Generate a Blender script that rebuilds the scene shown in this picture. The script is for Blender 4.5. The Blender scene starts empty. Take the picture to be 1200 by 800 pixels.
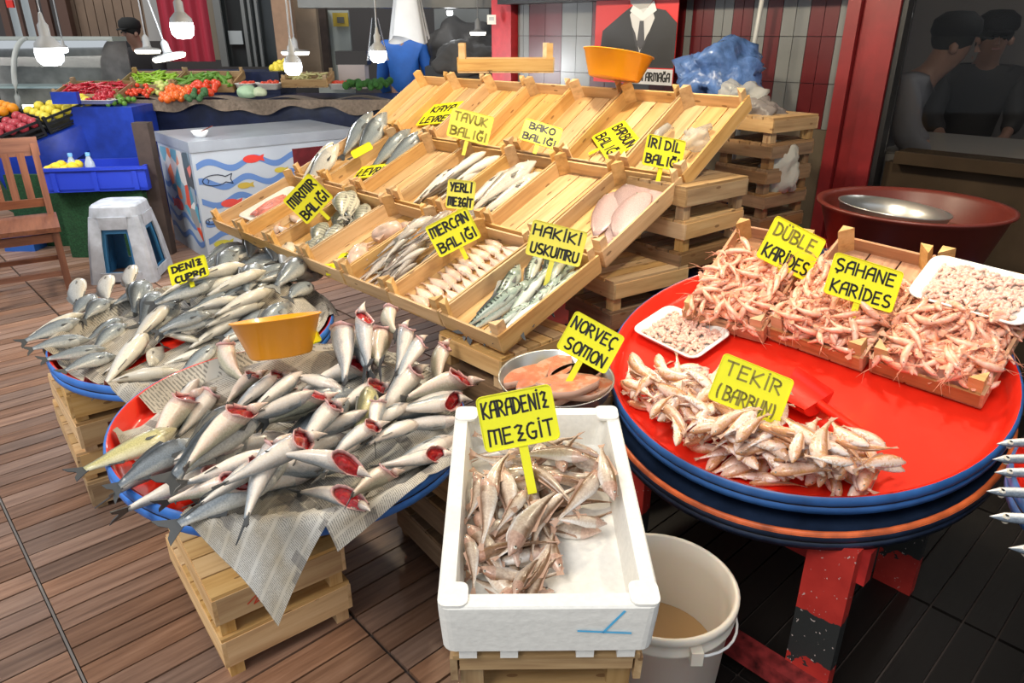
import bpy, math, random
import numpy as np
from mathutils import Vector, Matrix
random.seed(7)
R = math.radians
scn = bpy.context.scene
col = scn.collection

# ------------------------------------------------------------------ camera
H = 1.5; TH = R(23.25); FPX = 838.0
cd = bpy.data.cameras.new('camera'); cam = bpy.data.objects.new('camera', cd); col.objects.link(cam)
cam.location = (0, 0, H); cam.rotation_euler = (R(90) - TH, 0, 0)
cd.sensor_width = 36; cd.lens = FPX / 1200 * 36; cd.clip_start = .05; cd.clip_end = 100
scn.camera = cam
# ------------------------------------------------------------------ light
w = bpy.data.worlds.new('overcast_sky'); scn.world = w; w.use_nodes = True
w.node_tree.nodes['Background'].inputs[0].default_value = (.86, .93, 1, 1)
w.node_tree.nodes['Background'].inputs[1].default_value = .66
sd = bpy.data.lights.new('sun', 'SUN'); so = bpy.data.objects.new('sun', sd); col.objects.link(so)
sd.energy = 1.9; sd.angle = R(25); sd.color = (1, .95, .87)
so.rotation_euler = Vector((-.50, -.62, .95)).to_track_quat('Z', 'Y').to_euler()
scn.view_settings.view_transform = 'Standard'; scn.view_settings.look = 'None'
scn.view_settings.exposure = .15; scn.view_settings.gamma = 1
scn.view_settings.use_curve_mapping = False

# ------------------------------------------------------------------ geometry of view -> world
S_, C_ = math.sin(TH), math.cos(TH)
O_ = Vector((0, 0, H))
def ray(px, py):
    u = (px - 600) / FPX; v = (py - 400) / FPX
    return Vector((u, C_ - v * S_, -(S_ + v * C_)))
def onz(px, py, z):
    r = ray(px, py); return O_ + r * ((z - H) / r.z)
def ony(px, py, y):
    r = ray(px, py); return O_ + r * (y / r.y)
def depth(p): return p.y * C_ + (H - p.z) * S_

class Frame:
    def __init__(s, o, X, N):
        s.o = Vector(o); s.N = Vector(N).normalized(); X = Vector(X)
        s.X = (X - s.N * X.dot(s.N)).normalized(); s.Y = s.N.cross(s.X)
    def pt(s, a, b, h=0): return s.o + s.X * a + s.Y * b + s.N * h
    def px(s, x, y, h=0):
        r = ray(x, y); p0 = s.o + s.N * h
        q = O_ + r * (s.N.dot(p0 - O_) / s.N.dot(r)) - s.o
        return q.dot(s.X), q.dot(s.Y)
    def mat(s, a=0, b=0, h=0, yaw=0):
        m = Matrix((s.X, s.Y, s.N)).transposed().to_4x4(); m.translation = s.pt(a, b, h)
        return m @ Matrix.Rotation(yaw, 4, 'Z')

# ------------------------------------------------------------------ materials
def new_mat(name):
    m = bpy.data.materials.new(name); m.use_nodes = True
    return m, m.node_tree.nodes, m.node_tree.links, m.node_tree.nodes['Principled BSDF']
def ramp(n, stops):
    r = n.new('ShaderNodeValToRGB'); e = r.color_ramp.elements
    while len(e) < len(stops): e.new(.5)
    for k, (p, c) in enumerate(stops):
        e[k].position = p; e[k].color = (c[0], c[1], c[2], 1)
    return r
def math_(n, l, op, a, b=None, c=None):
    m = n.new('ShaderNodeMath'); m.operation = op
    for k, v in enumerate((a, b, c)):
        if v is None: continue
        if isinstance(v, (int, float)): m.inputs[k].default_value = v
        else: l.new(v, m.inputs[k])
    return m.outputs[0]
def mix(n, l, f, a, b, mode='MIX'):
    m = n.new('ShaderNodeMix'); m.data_type = 'RGBA'; m.blend_type = mode
    for k, v in ((0, f), (6, a), (7, b)):
        if isinstance(v, (int, float)): m.inputs[k].default_value = v
        elif isinstance(v, tuple): m.inputs[k].default_value = (*v[:3], 1)
        else: l.new(v, m.inputs[k])
    return m.outputs[2]
def noise(n, l, vec, scale, detail=3, rough=.55, dim='3D'):
    t = n.new('ShaderNodeTexNoise'); t.inputs['Scale'].default_value = scale
    t.inputs['Detail'].default_value = detail; t.inputs['Roughness'].default_value = rough
    if vec is not None: l.new(vec, t.inputs['Vector'])
    return t.outputs[0]
def plain(name, c, rough=.5, metal=0, spec=.5, var=0, scale=20, bump=0, trans=0, alpha=1, emit=None, estr=0, coat=0, sss=0):
    m, n, l, b = new_mat(name)
    b.inputs['Base Color'].default_value = (*c, 1); b.inputs['Roughness'].default_value = rough
    b.inputs['Metallic'].default_value = metal; b.inputs['Specular IOR Level'].default_value = spec
    b.inputs['Transmission Weight'].default_value = trans; b.inputs['Alpha'].default_value = alpha
    b.inputs['Coat Weight'].default_value = coat
    if sss: b.inputs['Subsurface Weight'].default_value = sss; b.inputs['Subsurface Scale'].default_value = .01
    if emit: b.inputs['Emission Color'].default_value = (*emit, 1); b.inputs['Emission Strength'].default_value = estr
    if var or bump:
        tc = n.new('ShaderNodeTexCoord'); f = noise(n, l, tc.outputs['Object'], scale, 4)
        if var:
            lo = tuple(max(0, x * (1 - var)) for x in c); hi = tuple(min(1, x * (1 + var)) for x in c)
            r = ramp(n, [(.3, lo), (.7, hi)]); l.new(f, r.inputs[0]); l.new(r.outputs[0], b.inputs['Base Color'])
        if bump:
            bp = n.new('ShaderNodeBump'); bp.inputs['Strength'].default_value = bump; bp.inputs['Distance'].default_value = .01
            l.new(f, bp.inputs['Height']); l.new(bp.outputs[0], b.inputs['Normal'])
    return m
def wood(name, stops, rough=.6, scale=(3, 40, 40), varamt=.35, bump=.25, knots=True, stain=None):  # stain: darkening mask; on the deck, painted floor shade with some wet
    m, n, l, b = new_mat(name)
    a = n.new('ShaderNodeAttribute'); a.attribute_name = 'uvw'
    rn = n.new('ShaderNodeAttribute'); rn.attribute_name = 'rnd'
    oi = n.new('ShaderNodeObjectInfo')
    rr = math_(n, l, 'FRACT', math_(n, l, 'ADD', rn.outputs['Fac'], oi.outputs['Random']))
    mp = n.new('ShaderNodeMapping'); mp.inputs['Scale'].default_value = scale
    l.new(a.outputs['Vector'], mp.inputs['Vector'])
    cb = n.new('ShaderNodeCombineXYZ')
    for k in range(3): l.new(math_(n, l, 'MULTIPLY', rr, 37 + 11 * k), cb.inputs[k])
    l.new(cb.outputs[0], mp.inputs['Location'])
    f = noise(n, l, mp.outputs[0], 1, 5, .6)
    r = ramp(n, stops); l.new(f, r.inputs[0])
    hs = n.new('ShaderNodeHueSaturation'); l.new(r.outputs[0], hs.inputs['Color'])
    l.new(math_(n, l, 'MULTIPLY_ADD', rr, varamt, 1 - varamt * .5), hs.inputs['Value'])
    l.new(math_(n, l, 'MULTIPLY_ADD', math_(n, l, 'FRACT', math_(n, l, 'MULTIPLY', rr, 7.3)), .3, .85), hs.inputs['Saturation'])
    c = hs.outputs[0]
    if knots:
        v = n.new('ShaderNodeTexVoronoi'); v.inputs['Scale'].default_value = 1
        mp2 = n.new('ShaderNodeMapping'); mp2.inputs['Scale'].default_value = (9, 26, 26)
        l.new(a.outputs['Vector'], mp2.inputs['Vector']); l.new(cb.outputs[0], mp2.inputs['Location'])
        l.new(mp2.outputs[0], v.inputs['Vector'])
        k = math_(n, l, 'LESS_THAN', v.outputs['Distance'], .13)
        c = mix(n, l, math_(n, l, 'MULTIPLY', k, .7), c, (.16, .07, .025))
    if stain: c = mix(n, l, stain(n, l), c, (.007, .005, .004))  # darkening mask; the deck passes its painted floor shade and wet here
    l.new(c, b.inputs['Base Color']); b.inputs['Roughness'].default_value = rough
    bp = n.new('ShaderNodeBump'); bp.inputs['Strength'].default_value = bump; bp.inputs['Distance'].default_value = .004
    l.new(f, bp.inputs['Height']); l.new(bp.outputs[0], b.inputs['Normal'])
    return m
def fishmat(name, back, side, belly, pat=None, pcol=(0, 0, 0), head=None, rough=.28, mott=.3, pamt=.8, tailc=None, metal=0.0):
    """uvw.x along the fish (0 snout), uvw.y 0 belly .. 1 back"""
    m, n, l, b = new_mat(name)
    a = n.new('ShaderNodeAttribute'); a.attribute_name = 'uvw'
    sx = n.new('ShaderNodeSeparateXYZ'); l.new(a.outputs['Vector'], sx.inputs[0])
    oi = n.new('ShaderNodeObjectInfo'); tc = n.new('ShaderNodeTexCoord')
    x, y = sx.outputs[0], sx.outputs[1]
    nz = noise(n, l, tc.outputs['Object'], 28, 3)
    yy = math_(n, l, 'MULTIPLY_ADD', math_(n, l, 'SUBTRACT', nz, .5), mott, y)
    r = ramp(n, [(.06, belly), (.34, side), (.56, side), (.86, back)]); l.new(yy, r.inputs[0]); c = r.outputs[0]
    if pat == 'mackerel':
        wv = math_(n, l, 'SINE', math_(n, l, 'ADD', math_(n, l, 'MULTIPLY', x, 120), math_(n, l, 'MULTIPLY', nz, 14)))
        k = math_(n, l, 'MULTIPLY', math_(n, l, 'GREATER_THAN', wv, .1), math_(n, l, 'GREATER_THAN', yy, .55))
    elif pat == 'bars':
        wv = math_(n, l, 'SINE', math_(n, l, 'ADD', math_(n, l, 'MULTIPLY', x, 75), math_(n, l, 'MULTIPLY', nz, 3)))
        k = math_(n, l, 'MULTIPLY', math_(n, l, 'GREATER_THAN', wv, .35), math_(n, l, 'GREATER_THAN', yy, .25))
    elif pat == 'spots':
        n2 = noise(n, l, tc.outputs['Object'], 90, 2); k = math_(n, l, 'GREATER_THAN', n2, .58)
    elif pat == 'stripe':
        k = math_(n, l, 'LESS_THAN', math_(n, l, 'ABSOLUTE', math_(n, l, 'SUBTRACT', yy, .62)), .05)
    else: k = None
    if k is not None: c = mix(n, l, math_(n, l, 'MULTIPLY', k, pamt), c, pcol)
    if head is not None:
        c = mix(n, l, math_(n, l, 'MULTIPLY', math_(n, l, 'LESS_THAN', x, .2), .55), c, head)
    # scales
    sc = noise(n, l, tc.outputs['Object'], 260, 1)
    c = mix(n, l, .45, c, sc, 'OVERLAY')
    hs = n.new('ShaderNodeHueSaturation'); l.new(c, hs.inputs['Color'])
    l.new(math_(n, l, 'MULTIPLY_ADD', oi.outputs['Random'], .34, .84), hs.inputs['Value'])
    l.new(hs.outputs[0], b.inputs['Base Color'])
    b.inputs['Roughness'].default_value = rough; b.inputs['Coat Weight'].default_value = .25; b.inputs['Coat Roughness'].default_value = .12
    b.inputs['Metallic'].default_value = metal
    bp = n.new('ShaderNodeBump'); bp.inputs['Strength'].default_value = .4; bp.inputs['Distance'].default_value = .001
    l.new(sc, bp.inputs['Height']); l.new(bp.outputs[0], b.inputs['Normal'])
    return m

PALE = [(.25, (.46, .245, .095)), (.5, (.64, .405, .18)), (.75, (.74, .51, .26))]
M = {}
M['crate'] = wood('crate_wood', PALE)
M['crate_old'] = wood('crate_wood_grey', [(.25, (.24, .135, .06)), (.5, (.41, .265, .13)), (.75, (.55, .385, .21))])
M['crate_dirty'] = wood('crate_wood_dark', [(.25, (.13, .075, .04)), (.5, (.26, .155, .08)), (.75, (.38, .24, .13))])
M['crate_wet'] = wood('crate_wood_wet', [(.25, (.30, .12, .05)), (.5, (.50, .24, .11)), (.75, (.62, .34, .17))], rough=.45)
M['post'] = wood('post_wood', [(.25, (.42, .24, .10)), (.5, (.64, .41, .19)), (.75, (.74, .52, .27))], knots=False)
M['chair'] = wood('chair_wood', [(.3, (.14, .05, .028)), (.7, (.27, .11, .06))], knots=False, rough=.42, varamt=.15)
def wet_shade(n, l):  # floor shade, with some wet, painted into plank colour, deepening to the right
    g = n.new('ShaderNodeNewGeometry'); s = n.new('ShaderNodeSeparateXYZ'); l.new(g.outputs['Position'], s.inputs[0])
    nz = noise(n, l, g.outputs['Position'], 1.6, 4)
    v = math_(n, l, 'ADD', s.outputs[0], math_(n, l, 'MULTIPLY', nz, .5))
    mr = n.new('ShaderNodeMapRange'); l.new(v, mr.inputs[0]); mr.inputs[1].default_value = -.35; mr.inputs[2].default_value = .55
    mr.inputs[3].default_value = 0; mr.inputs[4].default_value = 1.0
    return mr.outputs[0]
M['deck'] = wood('deck_plank', [(.25, (.135, .07, .045)), (.5, (.25, .14, .092)), (.75, (.35, .21, .145))], rough=.5, scale=(4, 55, 55), varamt=.55, bump=.35, knots=False, stain=wet_shade)
M['grout'] = plain('grout', (.06, .045, .04), .8)
M['joint'] = plain('metal_joint', (.20, .18, .17), .6)
M['red'] = plain('red_paint', (.80, .022, .008), .32, coat=.3, var=.1, scale=6)
M['blue'] = plain('blue_rim', (.030, .115, .34), .4, var=.35, scale=9)
M['blue_bright'] = plain('blue_rim_bright', (.045, .19, .62), .38, var=.25, scale=9)
M['navy'] = plain('navy_rim', (.012, .022, .05), .4, var=.5, scale=12)
M['orange_rim'] = plain('orange_rim', (.62, .12, .03), .5, var=.5, scale=14)
M['black'] = plain('black', (.008, .008, .009), .45)
M['redtable'] = plain('red_table_paint', (.36, .020, .018), .45, var=.45, scale=9)
M['foam'] = plain('foam', (.86, .84, .79), .75, var=.05, scale=90, bump=.12)
M['bucket'] = plain('bucket_plastic', (.68, .62, .53), .4, sss=.2)
M['yellow'] = plain('sign_yellow', (.86, .83, .02), .42, spec=.4)
M['yellow_lit'] = plain('sign_yellow_pale', (.87, .80, .10), .42)
M['ink'] = plain('marker_ink', (.016, .015, .012), .5)
M['ink_faded'] = plain('marker_faded', (.26, .22, .03), .5)
M['orange'] = plain('orange_plastic', (.93, .36, .010), .35, coat=.15)
M['white'] = plain('white_plastic', (.80, .80, .80), .4)
M['grey_plastic'] = plain('stool_plastic', (.44, .47, .53), .5, var=.3, scale=10)
M['bowl'] = plain('steel', (.55, .56, .56), .28, metal=.85)
M['salmon'] = None
M['blood'] = plain('gill_red', (.42, .015, .02), .25, var=.4, scale=120, coat=.5)
M['pinkflap'] = plain('gill_cover_pink', (.72, .42, .40), .3, var=.3, scale=60, coat=.4)
M['eye_black'] = plain('pupil', (.01, .01, .01), .1, coat=1)
M['eye_white'] = plain('iris', (.62, .58, .48), .2, coat=1)
M['fin'] = plain('fin', (.20, .19, .17), .4, var=.3, scale=60)
M['fin_dark'] = plain('fin_dark', (.07, .075, .08), .4)
M['fin_pink'] = plain('fin_pink', (.52, .33, .24), .4)
M['bass'] = fishmat('bass_skin', (.07, .09, .11), (.36, .40, .43), (.86, .76, .66), 'stripe', (.20, .23, .27), (.62, .50, .44), pamt=.4, mott=.45)
M['bass2'] = fishmat('bass_skin_warm', (.13, .13, .10), (.50, .48, .36), (.88, .72, .60), 'stripe', (.26, .26, .22), (.66, .46, .40), pamt=.35, mott=.5)
M['bass_dark'] = fishmat('bass_skin_dark', (.045, .055, .065), (.22, .25, .28), (.62, .60, .54), None, head=(.20, .21, .21))
M['bass_olive'] = fishmat('bass_skin_olive', (.13, .13, .08), (.50, .46, .22), (.74, .68, .45), None, head=(.35, .31, .22))
M['bream'] = fishmat('bream_skin', (.055, .065, .075), (.24, .28, .31), (.58, .57, .52), None, head=(.22, .22, .20))
M['bream_pale'] = fishmat('bream_pale', (.35, .36, .36), (.62, .60, .55), (.80, .75, .64), None, head=(.62, .56, .42))
M['mackerel'] = fishmat('mackerel_skin', (.035, .085, .075), (.34, .42, .36), (.82, .82, .72), 'mackerel', (.012, .022, .02), pamt=.9)
M['mirmir'] = fishmat('striped_bream_skin', (.16, .17, .14), (.50, .50, .42), (.68, .66, .56), 'bars', (.10, .11, .10), pamt=.6)
M['whiting'] = fishmat('whiting_skin', (.19, .10, .05), (.58, .46, .36), (.88, .84, .80), None, head=(.55, .30, .22), mott=.7)
M['mullet'] = fishmat('mullet_skin', (.58, .27, .13), (.86, .60, .47), (.93, .84, .80), 'spots', (.55, .26, .06), mott=.6, pamt=.55)
M['mercan'] = fishmat('pink_bream_skin', (.74, .40, .29), (.86, .66, .54), (.93, .86, .76), None, head=(.82, .58, .42))
M['sole'] = fishmat('sole_skin', (.34, .23, .23), (.46, .33, .33), (.50, .32, .33), None, rough=.35)
M['hake'] = fishmat('hake_skin', (.28, .22, .20), (.62, .56, .50), (.84, .80, .73), None, mott=.4)
M['darkhake'] = fishmat('brown_fish_skin', (.12, .085, .075), (.34, .27, .24), (.62, .57, .52), None)
M['squid'] = plain('squid_flesh', (.72, .52, .42), .25, var=.3, scale=25, coat=.5)
M['silver'] = fishmat('gar_skin', (.12, .15, .19), (.74, .76, .76), (.86, .86, .84), None, rough=.2)
M['shrimp'] = plain('shrimp_shell', (.90, .40, .24), .33, var=.32, scale=45, coat=.4, sss=.15)
for e_, c_ in zip([n for n in M['shrimp'].node_tree.nodes if n.type == 'VALTORGB'][0].color_ramp.elements, ((.80, .24, .10), (.92, .62, .48))): e_.color = (*c_, 1)
M['shrimp_thin'] = plain('shrimp_legs', (.78, .33, .20), .4)
M['peeled'] = plain('peeled_shrimp', (.82, .52, .42), .3, var=.2, scale=80, coat=.4)
M['canvas'] = plain('sacking', (.22, .17, .13), .95, var=.25, scale=40, bump=.4)
M['navytarp'] = plain('navy_tarp', (.010, .016, .05), .35, var=.4, scale=8, bump=.3)
M['bluetarp'] = plain('blue_tarp', (.015, .05, .42), .3, var=.3, scale=6, bump=.3)
M['bluecrate'] = plain('blue_crate', (.02, .05, .50), .35)
M['brownpost'] = plain('brown_post', (.050, .032, .026), .7, var=.3, scale=12)
M['turf'] = plain('green_turf', (.010, .055, .018), .95, var=.4, scale=90, bump=.5)
M['basin_red'] = plain('brown_red_basin', (.12, .016, .010), .42, var=.15, scale=5)
M['glass'] = None
def newsprint():
    m, n, l, b = new_mat('newsprint')
    a = n.new('ShaderNodeAttribute'); a.attribute_name = 'uvw'
    s = n.new('ShaderNodeSeparateXYZ'); l.new(a.outputs['Vector'], s.inputs[0]); x, y = s.outputs[0], s.outputs[1]
    ln = math_(n, l, 'GREATER_THAN', math_(n, l, 'SINE', math_(n, l, 'MULTIPLY', y, 1600)), .1)
    wn = noise(n, l, a.outputs['Vector'], 420, 1)
    ln = math_(n, l, 'MULTIPLY', ln, math_(n, l, 'GREATER_THAN', wn, .42))
    cl = math_(n, l, 'GREATER_THAN', math_(n, l, 'SINE', math_(n, l, 'MULTIPLY', x, 130)), -.85)
    br = n.new('ShaderNodeTexBrick'); br.inputs['Scale'].default_value = 9; l.new(a.outputs['Vector'], br.inputs['Vector'])
    br.inputs['Color1'].default_value = (0, 0, 0, 1); br.inputs['Color2'].default_value = (1, 1, 1, 1); br.inputs['Mortar'].default_value = (.5, .5, .5, 1)
    blk = math_(n, l, 'GREATER_THAN', br.outputs[0], .74)
    d = math_(n, l, 'MULTIPLY', math_(n, l, 'MULTIPLY', ln, cl), .62)
    nz = noise(n, l, a.outputs['Vector'], 7, 3)
    base = ramp(n, [(.35, (.40, .34, .25)), (.62, (.60, .58, .54))]); l.new(nz, base.inputs[0])
    c = mix(n, l, d, base.outputs[0], (.05, .05, .05))
    c = mix(n, l, math_(n, l, 'MULTIPLY', blk, .55), c, (.10, .09, .09))
    l.new(c, b.inputs['Base Color']); b.inputs['Roughness'].default_value = .6
    return m
M['news'] = newsprint()
def salmon_mat():
    m, n, l, b = new_mat('salmon_flesh')
    a = n.new('ShaderNodeAttribute'); a.attribute_name = 'uvw'
    s = n.new('ShaderNodeSeparateXYZ'); l.new(a.outputs['Vector'], s.inputs[0])
    nz = noise(n, l, a.outputs['Vector'], 30, 2)
    r2 = math_(n, l, 'SINE', math_(n, l, 'ADD', math_(n, l, 'MULTIPLY', s.outputs[2], 60), math_(n, l, 'MULTIPLY', nz, 10)))
    r = ramp(n, [(.0, (.82, .20, .07)), (.75, (.88, .30, .13)), (1, (.90, .52, .34))]); l.new(math_(n, l, 'MULTIPLY_ADD', r2, .5, .5), r.inputs[0])
    l.new(r.outputs[0], b.inputs['Base Color']); b.inputs['Roughness'].default_value = .3; b.inputs['Coat Weight'].default_value = .4
    return m
M['salmon'] = salmon_mat()
def glassmat(name, tint, rough=.02, f=.12):
    m, n, l, b = new_mat(name); n.remove(b)
    t = n.new('ShaderNodeBsdfTransparent'); t.inputs[0].default_value = (*tint, 1)
    g = n.new('ShaderNodeBsdfGlossy'); g.inputs['Roughness'].default_value = rough
    fr = n.new('ShaderNodeFresnel'); fr.inputs[0].default_value = 1.22
    mx = n.new('ShaderNodeMixShader'); l.new(fr.outputs[0], mx.inputs[0]); l.new(t.outputs[0], mx.inputs[1]); l.new(g.outputs[0], mx.inputs[2])
    l.new(mx.outputs[0], n['Material Output'].inputs[0]); return m
M['glass'] = glassmat('window_glass', (.80, .80, .80))
M['case_glass'] = glassmat('case_glass', (.86, .92, .90))
M['poly'] = glassmat('clear_polythene', (.82, .86, .88), .25)
M['poly_blue'] = plain('blue_polythene', (.06, .13, .36), .3, bump=.6, scale=25, alpha=.85)
M['bulb'] = plain('bulb_lit', (1, 1, 1), .4, emit=(.92, .97, 1), estr=9)
M['bottle'] = plain('bottle_plastic', (.60, .70, .78), .1, alpha=.6, coat=.6)
M['socket'] = plain('lamp_socket_grey', (.30, .31, .32), .5)
M['disc'] = plain('disc_lit', (1, 1, .9), .4, emit=(1, .93, .75), estr=4)

# ------------------------------------------------------------------ mesh builder
class MB:
    def __init__(s): s.v = []; s.f = []; s.u = []; s.r = []; s.sm = []
    def add(s, vs, fs, us=None, smooth=False, rnd=None):
        o = len(s.v); s.v += [tuple(x) for x in vs]
        s.u += [tuple(x) for x in (us if us is not None else vs)]
        s.r += [random.random() if rnd is None else rnd] * len(vs)
        s.f += [tuple(i + o for i in f) for f in fs]; s.sm += [smooth] * len(fs); return s
    def box(s, c, d, m=None, ax=None, rnd=None, tap=None):
        hx, hy, hz = d[0] / 2, d[1] / 2, d[2] / 2
        if ax is None: ax = max(range(3), key=lambda k: d[k])
        vs = [Vector((sx * hx, sy * hy, sz * hz)) for sx in (-1, 1) for sy in (-1, 1) for sz in (-1, 1)]
        if tap: vs = [Vector((v.x * (tap if v.z < 0 else 1), v.y * (tap if v.z < 0 else 1), v.z)) for v in vs]
        us = [(v[ax], v[(ax + 1) % 3], v[(ax + 2) % 3]) for v in vs]
        vs = [Vector(c) + v for v in vs]
        if m is not None: vs = [m @ v for v in vs]
        return s.add(vs, [(0, 1, 3, 2), (4, 6, 7, 5), (0, 4, 5, 1), (2, 3, 7, 6), (0, 2, 6, 4), (1, 5, 7, 3)], us, rnd=rnd)
    def beam(s, a, b, wd, th, up=(0, 0, 1)):
        a = Vector(a); b = Vector(b); x = (b - a).normalized(); z = Vector(up); y = z.cross(x).normalized(); z = x.cross(y)
        m = Matrix((x, y, z)).transposed().to_4x4(); m.translation = (a + b) / 2
        return s.box((0, 0, 0), ((b - a).length, wd, th), m, 0)
    def tube(s, pts, rad, n=6, cap=True, smooth=True):
        pts = [Vector(p) for p in pts]
        if not hasattr(rad, '__len__'): rad = [rad] * len(pts)
        vs = []; us = []; up = Vector((0, 0, 1))
        for i, p in enumerate(pts):
            d = (pts[min(i + 1, len(pts) - 1)] - pts[max(i - 1, 0)]).normalized()
            y = up.cross(d)
            if y.length < .1: y = Vector((0, 1, 0)).cross(d)
            y.normalize(); z = d.cross(y)
            for k in range(n):
                a = 2 * math.pi * k / n; vs.append(p + (y * math.cos(a) + z * math.sin(a)) * rad[i]); us.append((i / max(1, len(pts) - 1), math.sin(a) * .5 + .5, 0))
        fs = [(i * n + k, i * n + (k + 1) % n, (i + 1) * n + (k + 1) % n, (i + 1) * n + k) for i in range(len(pts) - 1) for k in range(n)]
        if cap: fs += [tuple(range(n - 1, -1, -1)), tuple((len(pts) - 1) * n + k for k in range(n))]
        return s.add(vs, fs, us, smooth)
    def lathe(s, prof, n=32, m=None, ex=1, smooth=True):
        vs = []; us = []
        for i, (r, z) in enumerate(prof):
            for k in range(n):
                a = 2 * math.pi * k / n; v = Vector((r * math.cos(a), r * math.sin(a) * ex, z)); vs.append(m @ v if m is not None else v); us.append((v.x, v.y, v.z))
        fs = [(i * n + k, i * n + (k + 1) % n, (i + 1) * n + (k + 1) % n, (i + 1) * n + k) for i in range(len(prof) - 1) for k in range(n)]
        if prof[0][0] > 1e-5 and getattr(s, 'cap0', 0): fs.append(tuple(range(n)))
        return s.add(vs, fs, us, smooth)
    def prism(s, poly, h, m=None, smooth=False):
        n = len(poly); vs = [Vector((x, y, z)) for z in (0, h) for x, y in poly]; us = [tuple(v) for v in vs]
        if m is not None: vs = [m @ v for v in vs]
        return s.add(vs, [tuple(range(n - 1, -1, -1)), tuple(range(n, 2 * n))] + [(k, (k + 1) % n, n + (k + 1) % n, n + k) for k in range(n)], us, smooth)
    def grid(s, fn, nu, nv, smooth=True, uvs=1):
        vs = []; us = []
        for j in range(nv + 1):
            for i in range(nu + 1):
                vs.append(Vector(fn(i / nu, j / nv))); us.append((i / nu * uvs, j / nv * uvs, 0))
        return s.add(vs, [(j * (nu + 1) + i, j * (nu + 1) + i + 1, (j + 1) * (nu + 1) + i + 1, (j + 1) * (nu + 1) + i) for j in range(nv) for i in range(nu)], us, smooth)
    def mesh(s, name, mat):
        me = bpy.data.meshes.new(name); me.from_pydata(s.v, [], s.f); me.update()
        a = me.attributes.new('uvw', 'FLOAT_VECTOR', 'POINT'); a.data.foreach_set('vector', np.array(s.u, dtype=np.float32).ravel())
        a = me.attributes.new('rnd', 'FLOAT', 'POINT'); a.data.foreach_set('value', np.array(s.r, dtype=np.float32))
        me.polygons.foreach_set('use_smooth', s.sm)
        if mat: me.materials.append(mat)
        return me
    def build(s, name, mat, parent=None, mw=None, **k):
        return obj(name, s.mesh(name, mat), parent, mw, **k)
def obj(name, me, parent=None, mw=None, label=None, cat=None, group=None, kind=None):
    o = bpy.data.objects.new(name, me); col.objects.link(o)
    if parent is not None: o.parent = parent; KIDS.setdefault(parent.name, []).append(o)
    if mw is not None: o.matrix_basis = mw
    return tag(o, label, cat, group, kind)
def tag(o, label=None, cat=None, group=None, kind=None):
    if label: o['label'] = label
    if cat: o['category'] = cat
    if group: o['group'] = group
    if kind: o['kind'] = kind
    return o
def thing(name, mw=None, label=None, cat=None, group=None, kind=None):
    return obj(name, None, None, mw, label, cat, group, kind)
KIDS = {}
def copy_tree(o, parent=None, mw=None, label=None, group=None):
    c = o.copy(); col.objects.link(c); c.parent = parent
    if mw is not None: c.matrix_basis = mw
    if label: c['label'] = label
    if group: c['group'] = group
    for ch in KIDS.get(o.name, []):
        d = copy_tree(ch, c); KIDS.setdefault(c.name, []).append(d)
    return c
T = Matrix.Translation
def Rz(a): return Matrix.Rotation(a, 4, 'Z')
def Rx(a): return Matrix.Rotation(a, 4, 'X')
def Ry(a): return Matrix.Rotation(a, 4, 'Y')
ORD = ['first', 'second', 'third', 'fourth', 'fifth', 'sixth', 'seventh', 'eighth', 'ninth', 'tenth', 'eleventh', 'twelfth', 'thirteenth', 'fourteenth', 'fifteenth', 'sixteenth', 'seventeenth', 'eighteenth', 'nineteenth', 'twentieth']

# ================================================================== SETTING
UF = Vector((.73, .683, 0)); VF = Vector((-.683, .73, 0))
def uv2w(u, v, z=0): return Vector((UF.x * u + VF.x * v, UF.y * u + VF.y * v, z))
floor = MB().box((0, 5, -.03), (22, 22, .04)).build('floor', M['grout'], kind='structure')
u0, v0 = .1135, 1.756; TW, PW = .613, .0835
mu = Matrix((UF, VF, Vector((0, 0, 1)))).transposed().to_4x4()
cells = []
for i in range(-12, 14):
    for j in range(-60, 110):
        c = uv2w(u0 + (i + .5) * TW, v0 + (j + .5) * PW)
        if c.y < .7 or c.y > 9: continue
        Z = depth(c); px = 600 + FPX * c.x / Z; py = 400 + FPX * ((H) * C_ - c.y * S_) / Z
        if -150 < px < 1350 and py < 1000: cells.append((c.length + (0 if px < 560 else 1.2), c, i, j))
cells.sort(key=lambda t: t[0])
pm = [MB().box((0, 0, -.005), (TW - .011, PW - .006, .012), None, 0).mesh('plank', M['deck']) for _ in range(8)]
rest = MB()
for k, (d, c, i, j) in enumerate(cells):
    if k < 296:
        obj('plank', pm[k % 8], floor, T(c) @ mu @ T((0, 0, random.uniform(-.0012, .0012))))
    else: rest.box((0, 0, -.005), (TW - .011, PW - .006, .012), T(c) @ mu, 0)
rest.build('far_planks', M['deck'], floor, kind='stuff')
jm = MB()
for i in range(-7, 1): jm.box((u0 + i * TW, 4, -.004), (.006, 14, .009), mu @ T((0, 0, 0)))
jm.build('metal_joint', M['joint'], floor)

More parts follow.
